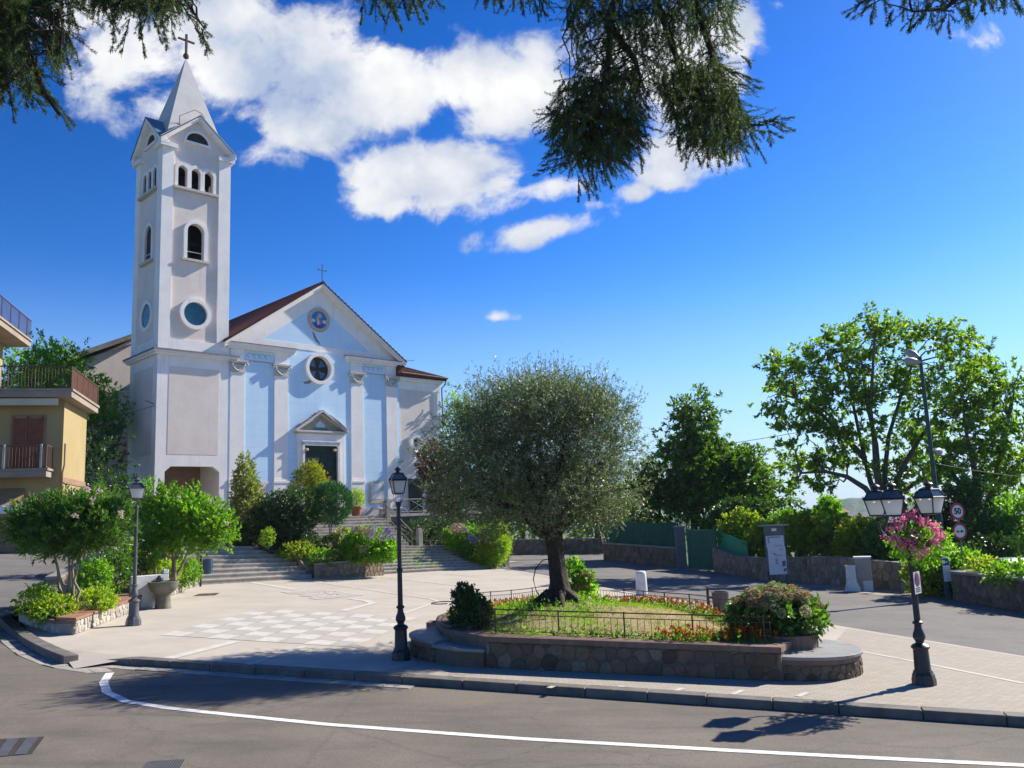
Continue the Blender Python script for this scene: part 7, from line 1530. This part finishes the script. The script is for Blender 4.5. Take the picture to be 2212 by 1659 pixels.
cedar('large dark cedar bough hanging into the top centre of the view',8.5,[[(1330,-160),(1325,-40),(1320,60),(1312,150),(1290,230),(1275,310),(1270,370)],[(1330,-160),(1410,-20),(1440,60),(1470,150),(1520,220),(1580,270),(1650,270)],[(1480,-120),(1500,0),(1530,90),(1560,180),(1590,250),(1600,310)],[(1320,60),(1372,130),(1385,175)],[(1325,-40),(1250,10),(1225,60)]],
  [([(1225,-60),(1590,-60),(1580,60),(1560,120),(1600,220),(1640,270),(1600,310),(1540,320),(1480,310),(1455,250),(1430,180),(1400,190),(1380,300),(1340,330),(1300,370),(1250,370),(1200,310),(1195,250),(1240,180),(1245,100),(1230,40)],1500,.55),([(1210,170),(1370,140),(1380,290),(1320,340),(1240,330),(1195,270)],760,.6),([(1420,150),(1560,130),(1620,260),(1560,310),(1470,270)],620,.6),([(1230,-60),(1560,-60),(1550,60),(1260,90)],330,.5)],.05,.45,(.14,.36),fr)
fr=[(80,170,150,280),(60,200,100,250),(60,150,140,190),(100,200,160,275),(45,170,60,245),(20,200,30,265),(10,180,5,230),(120,90,135,135),(95,90,110,130),(140,80,150,110),(130,40,160,60)]
cedar('dark cedar bough in the top left corner',7.0,[[(-60,-120),(0,-20),(40,60),(70,130),(95,200),(130,250)],[(-60,-120),(-20,40),(0,120),(20,200)],[(0,-20),(90,20),(125,60),(130,110)]],[([(-60,-60),(70,-60),(75,60),(70,140),(95,190),(80,200),(40,160),(20,190),(-60,200)],620,.5),([(60,-60),(170,-60),(165,40),(150,110),(120,130),(95,100),(80,40)],200,.6),([(-60,-60),(60,-60),(60,90),(-60,120)],300,.4)],.05,.35,(.12,.3),fr)
fr=[(225,20,245,60),(245,40,243,115),(280,40,262,125),(300,30,312,130),(330,40,348,95),(350,40,360,110),(400,20,440,100),(405,10,452,80),(420,60,455,110),(370,30,372,90),(320,30,300,90),(260,20,240,50),(435,60,450,130)]
cedar('feathery cedar bough tips hanging in front of the spire',7.6,[[(60,-110),(160,-50),(240,-15),(320,10),(390,30)],[(240,-80),(330,-40),(400,0),(440,60)]],[([(160,-60),(420,-60),(400,-30),(375,5),(345,18),(290,12),(230,0),(190,-15)],520,.5)],.03,.35,(.12,.32),fr)
fr=[(790,-30,778,60),(800,-20,835,55),(820,-20,870,70),(840,-10,865,62),(880,-20,910,55),(890,-30,925,50),(920,-20,960,30),(860,-20,880,40),(905,-20,890,20),(1040,-20,1050,20),(1070,-20,1085,22),(1120,-20,1135,40),(1150,-20,1165,45),(1165,-10,1180,50)]
cedar('small cedar twigs dipping into the top edge right of the clouds',7.8,[[(760,-140),(840,-60),(900,-40),(960,-30)],[(840,-60),(1000,-60),(1100,-45),(1180,-40)]],[([(780,-60),(960,-60),(940,-5),(900,10),(850,20),(800,5)],90,.6),([(1020,-60),(1190,-60),(1180,0),(1120,-5),(1040,-10)],70,.5)],.025,.3,(.12,.28),fr)
fr=[(1880,-5,1828,40),(1900,0,1845,45),(1890,5,1880,58),(1930,20,1915,62),(1980,20,1960,75),(2000,30,1975,70),(2050,30,2052,85),(2045,30,2030,75),(2090,15,2100,50),(2120,10,2130,40),(2160,0,2175,28),(2190,0,2205,32),(2010,30,2015,60),(1910,-10,1860,12),(1890,-10,1850,5)]
cedar('cedar bough dipping into the top right corner',7.4,[[(2300,-120),(2200,-60),(2100,-30),(2000,-5),(1900,-5)],[(2100,-30),(2040,20),(1970,25)]],[([(1880,-70),(2260,-70),(2220,-10),(2140,-5),(2060,22),(2000,26),(1940,14),(1890,-2)],210,.45)],.03,.3,(.12,.28),fr)

# ------------------------------------------------------------------ air
HZ=MB(); HZ.box(-1230,1230,-90,1560,-75,60); hzo=HZ.build('haze','void_dark'); hzo['kind']='stuff'
hm_=bpy.data.materials.new('haze'); hm_.use_nodes=True; hn=hm_.node_tree; hn.nodes.clear(); ho=hn.nodes.new('ShaderNodeOutputMaterial'); hv=hn.nodes.new('ShaderNodeVolumePrincipled'); hv.inputs['Color'].default_value=(.62,.78,1,1); hv.inputs['Density'].default_value=.00014; hv.inputs['Anisotropy'].default_value=.2
hn.links.new(hv.outputs[0],ho.inputs['Volume']); hzo.data.materials.clear(); hzo.data.materials.append(hm_)

# ------------------------------------------------------------------ groups for repeats
GRP={'low_plant':'low plants in the bed below the church','bed_shrub':'shrubs in the walled garden bed','vine_hedge':'vine masses along the roadside wall','roadside_shrub':'shrubs along the right roadside','roadside_wall':'low stone walls along the far road','leafy_tree':'leafy trees in the background','hydrangea_bush':'hydrangea bushes around the square','walnut_tree':'broad leaved trees beyond the road','drain_cover':'iron covers in the ground','handrail':'railings of the church stairs','waste_bin':'waste bins on the square','stone_stairs':'flights of stone stairs to the church','overhead_cable':'overhead cables'}
for o in list(bpy.data.objects):
    b=o.name.split('.')[0]
    if o.parent is None and b in GRP and 'group' not in o: o['group']=GRP[b]
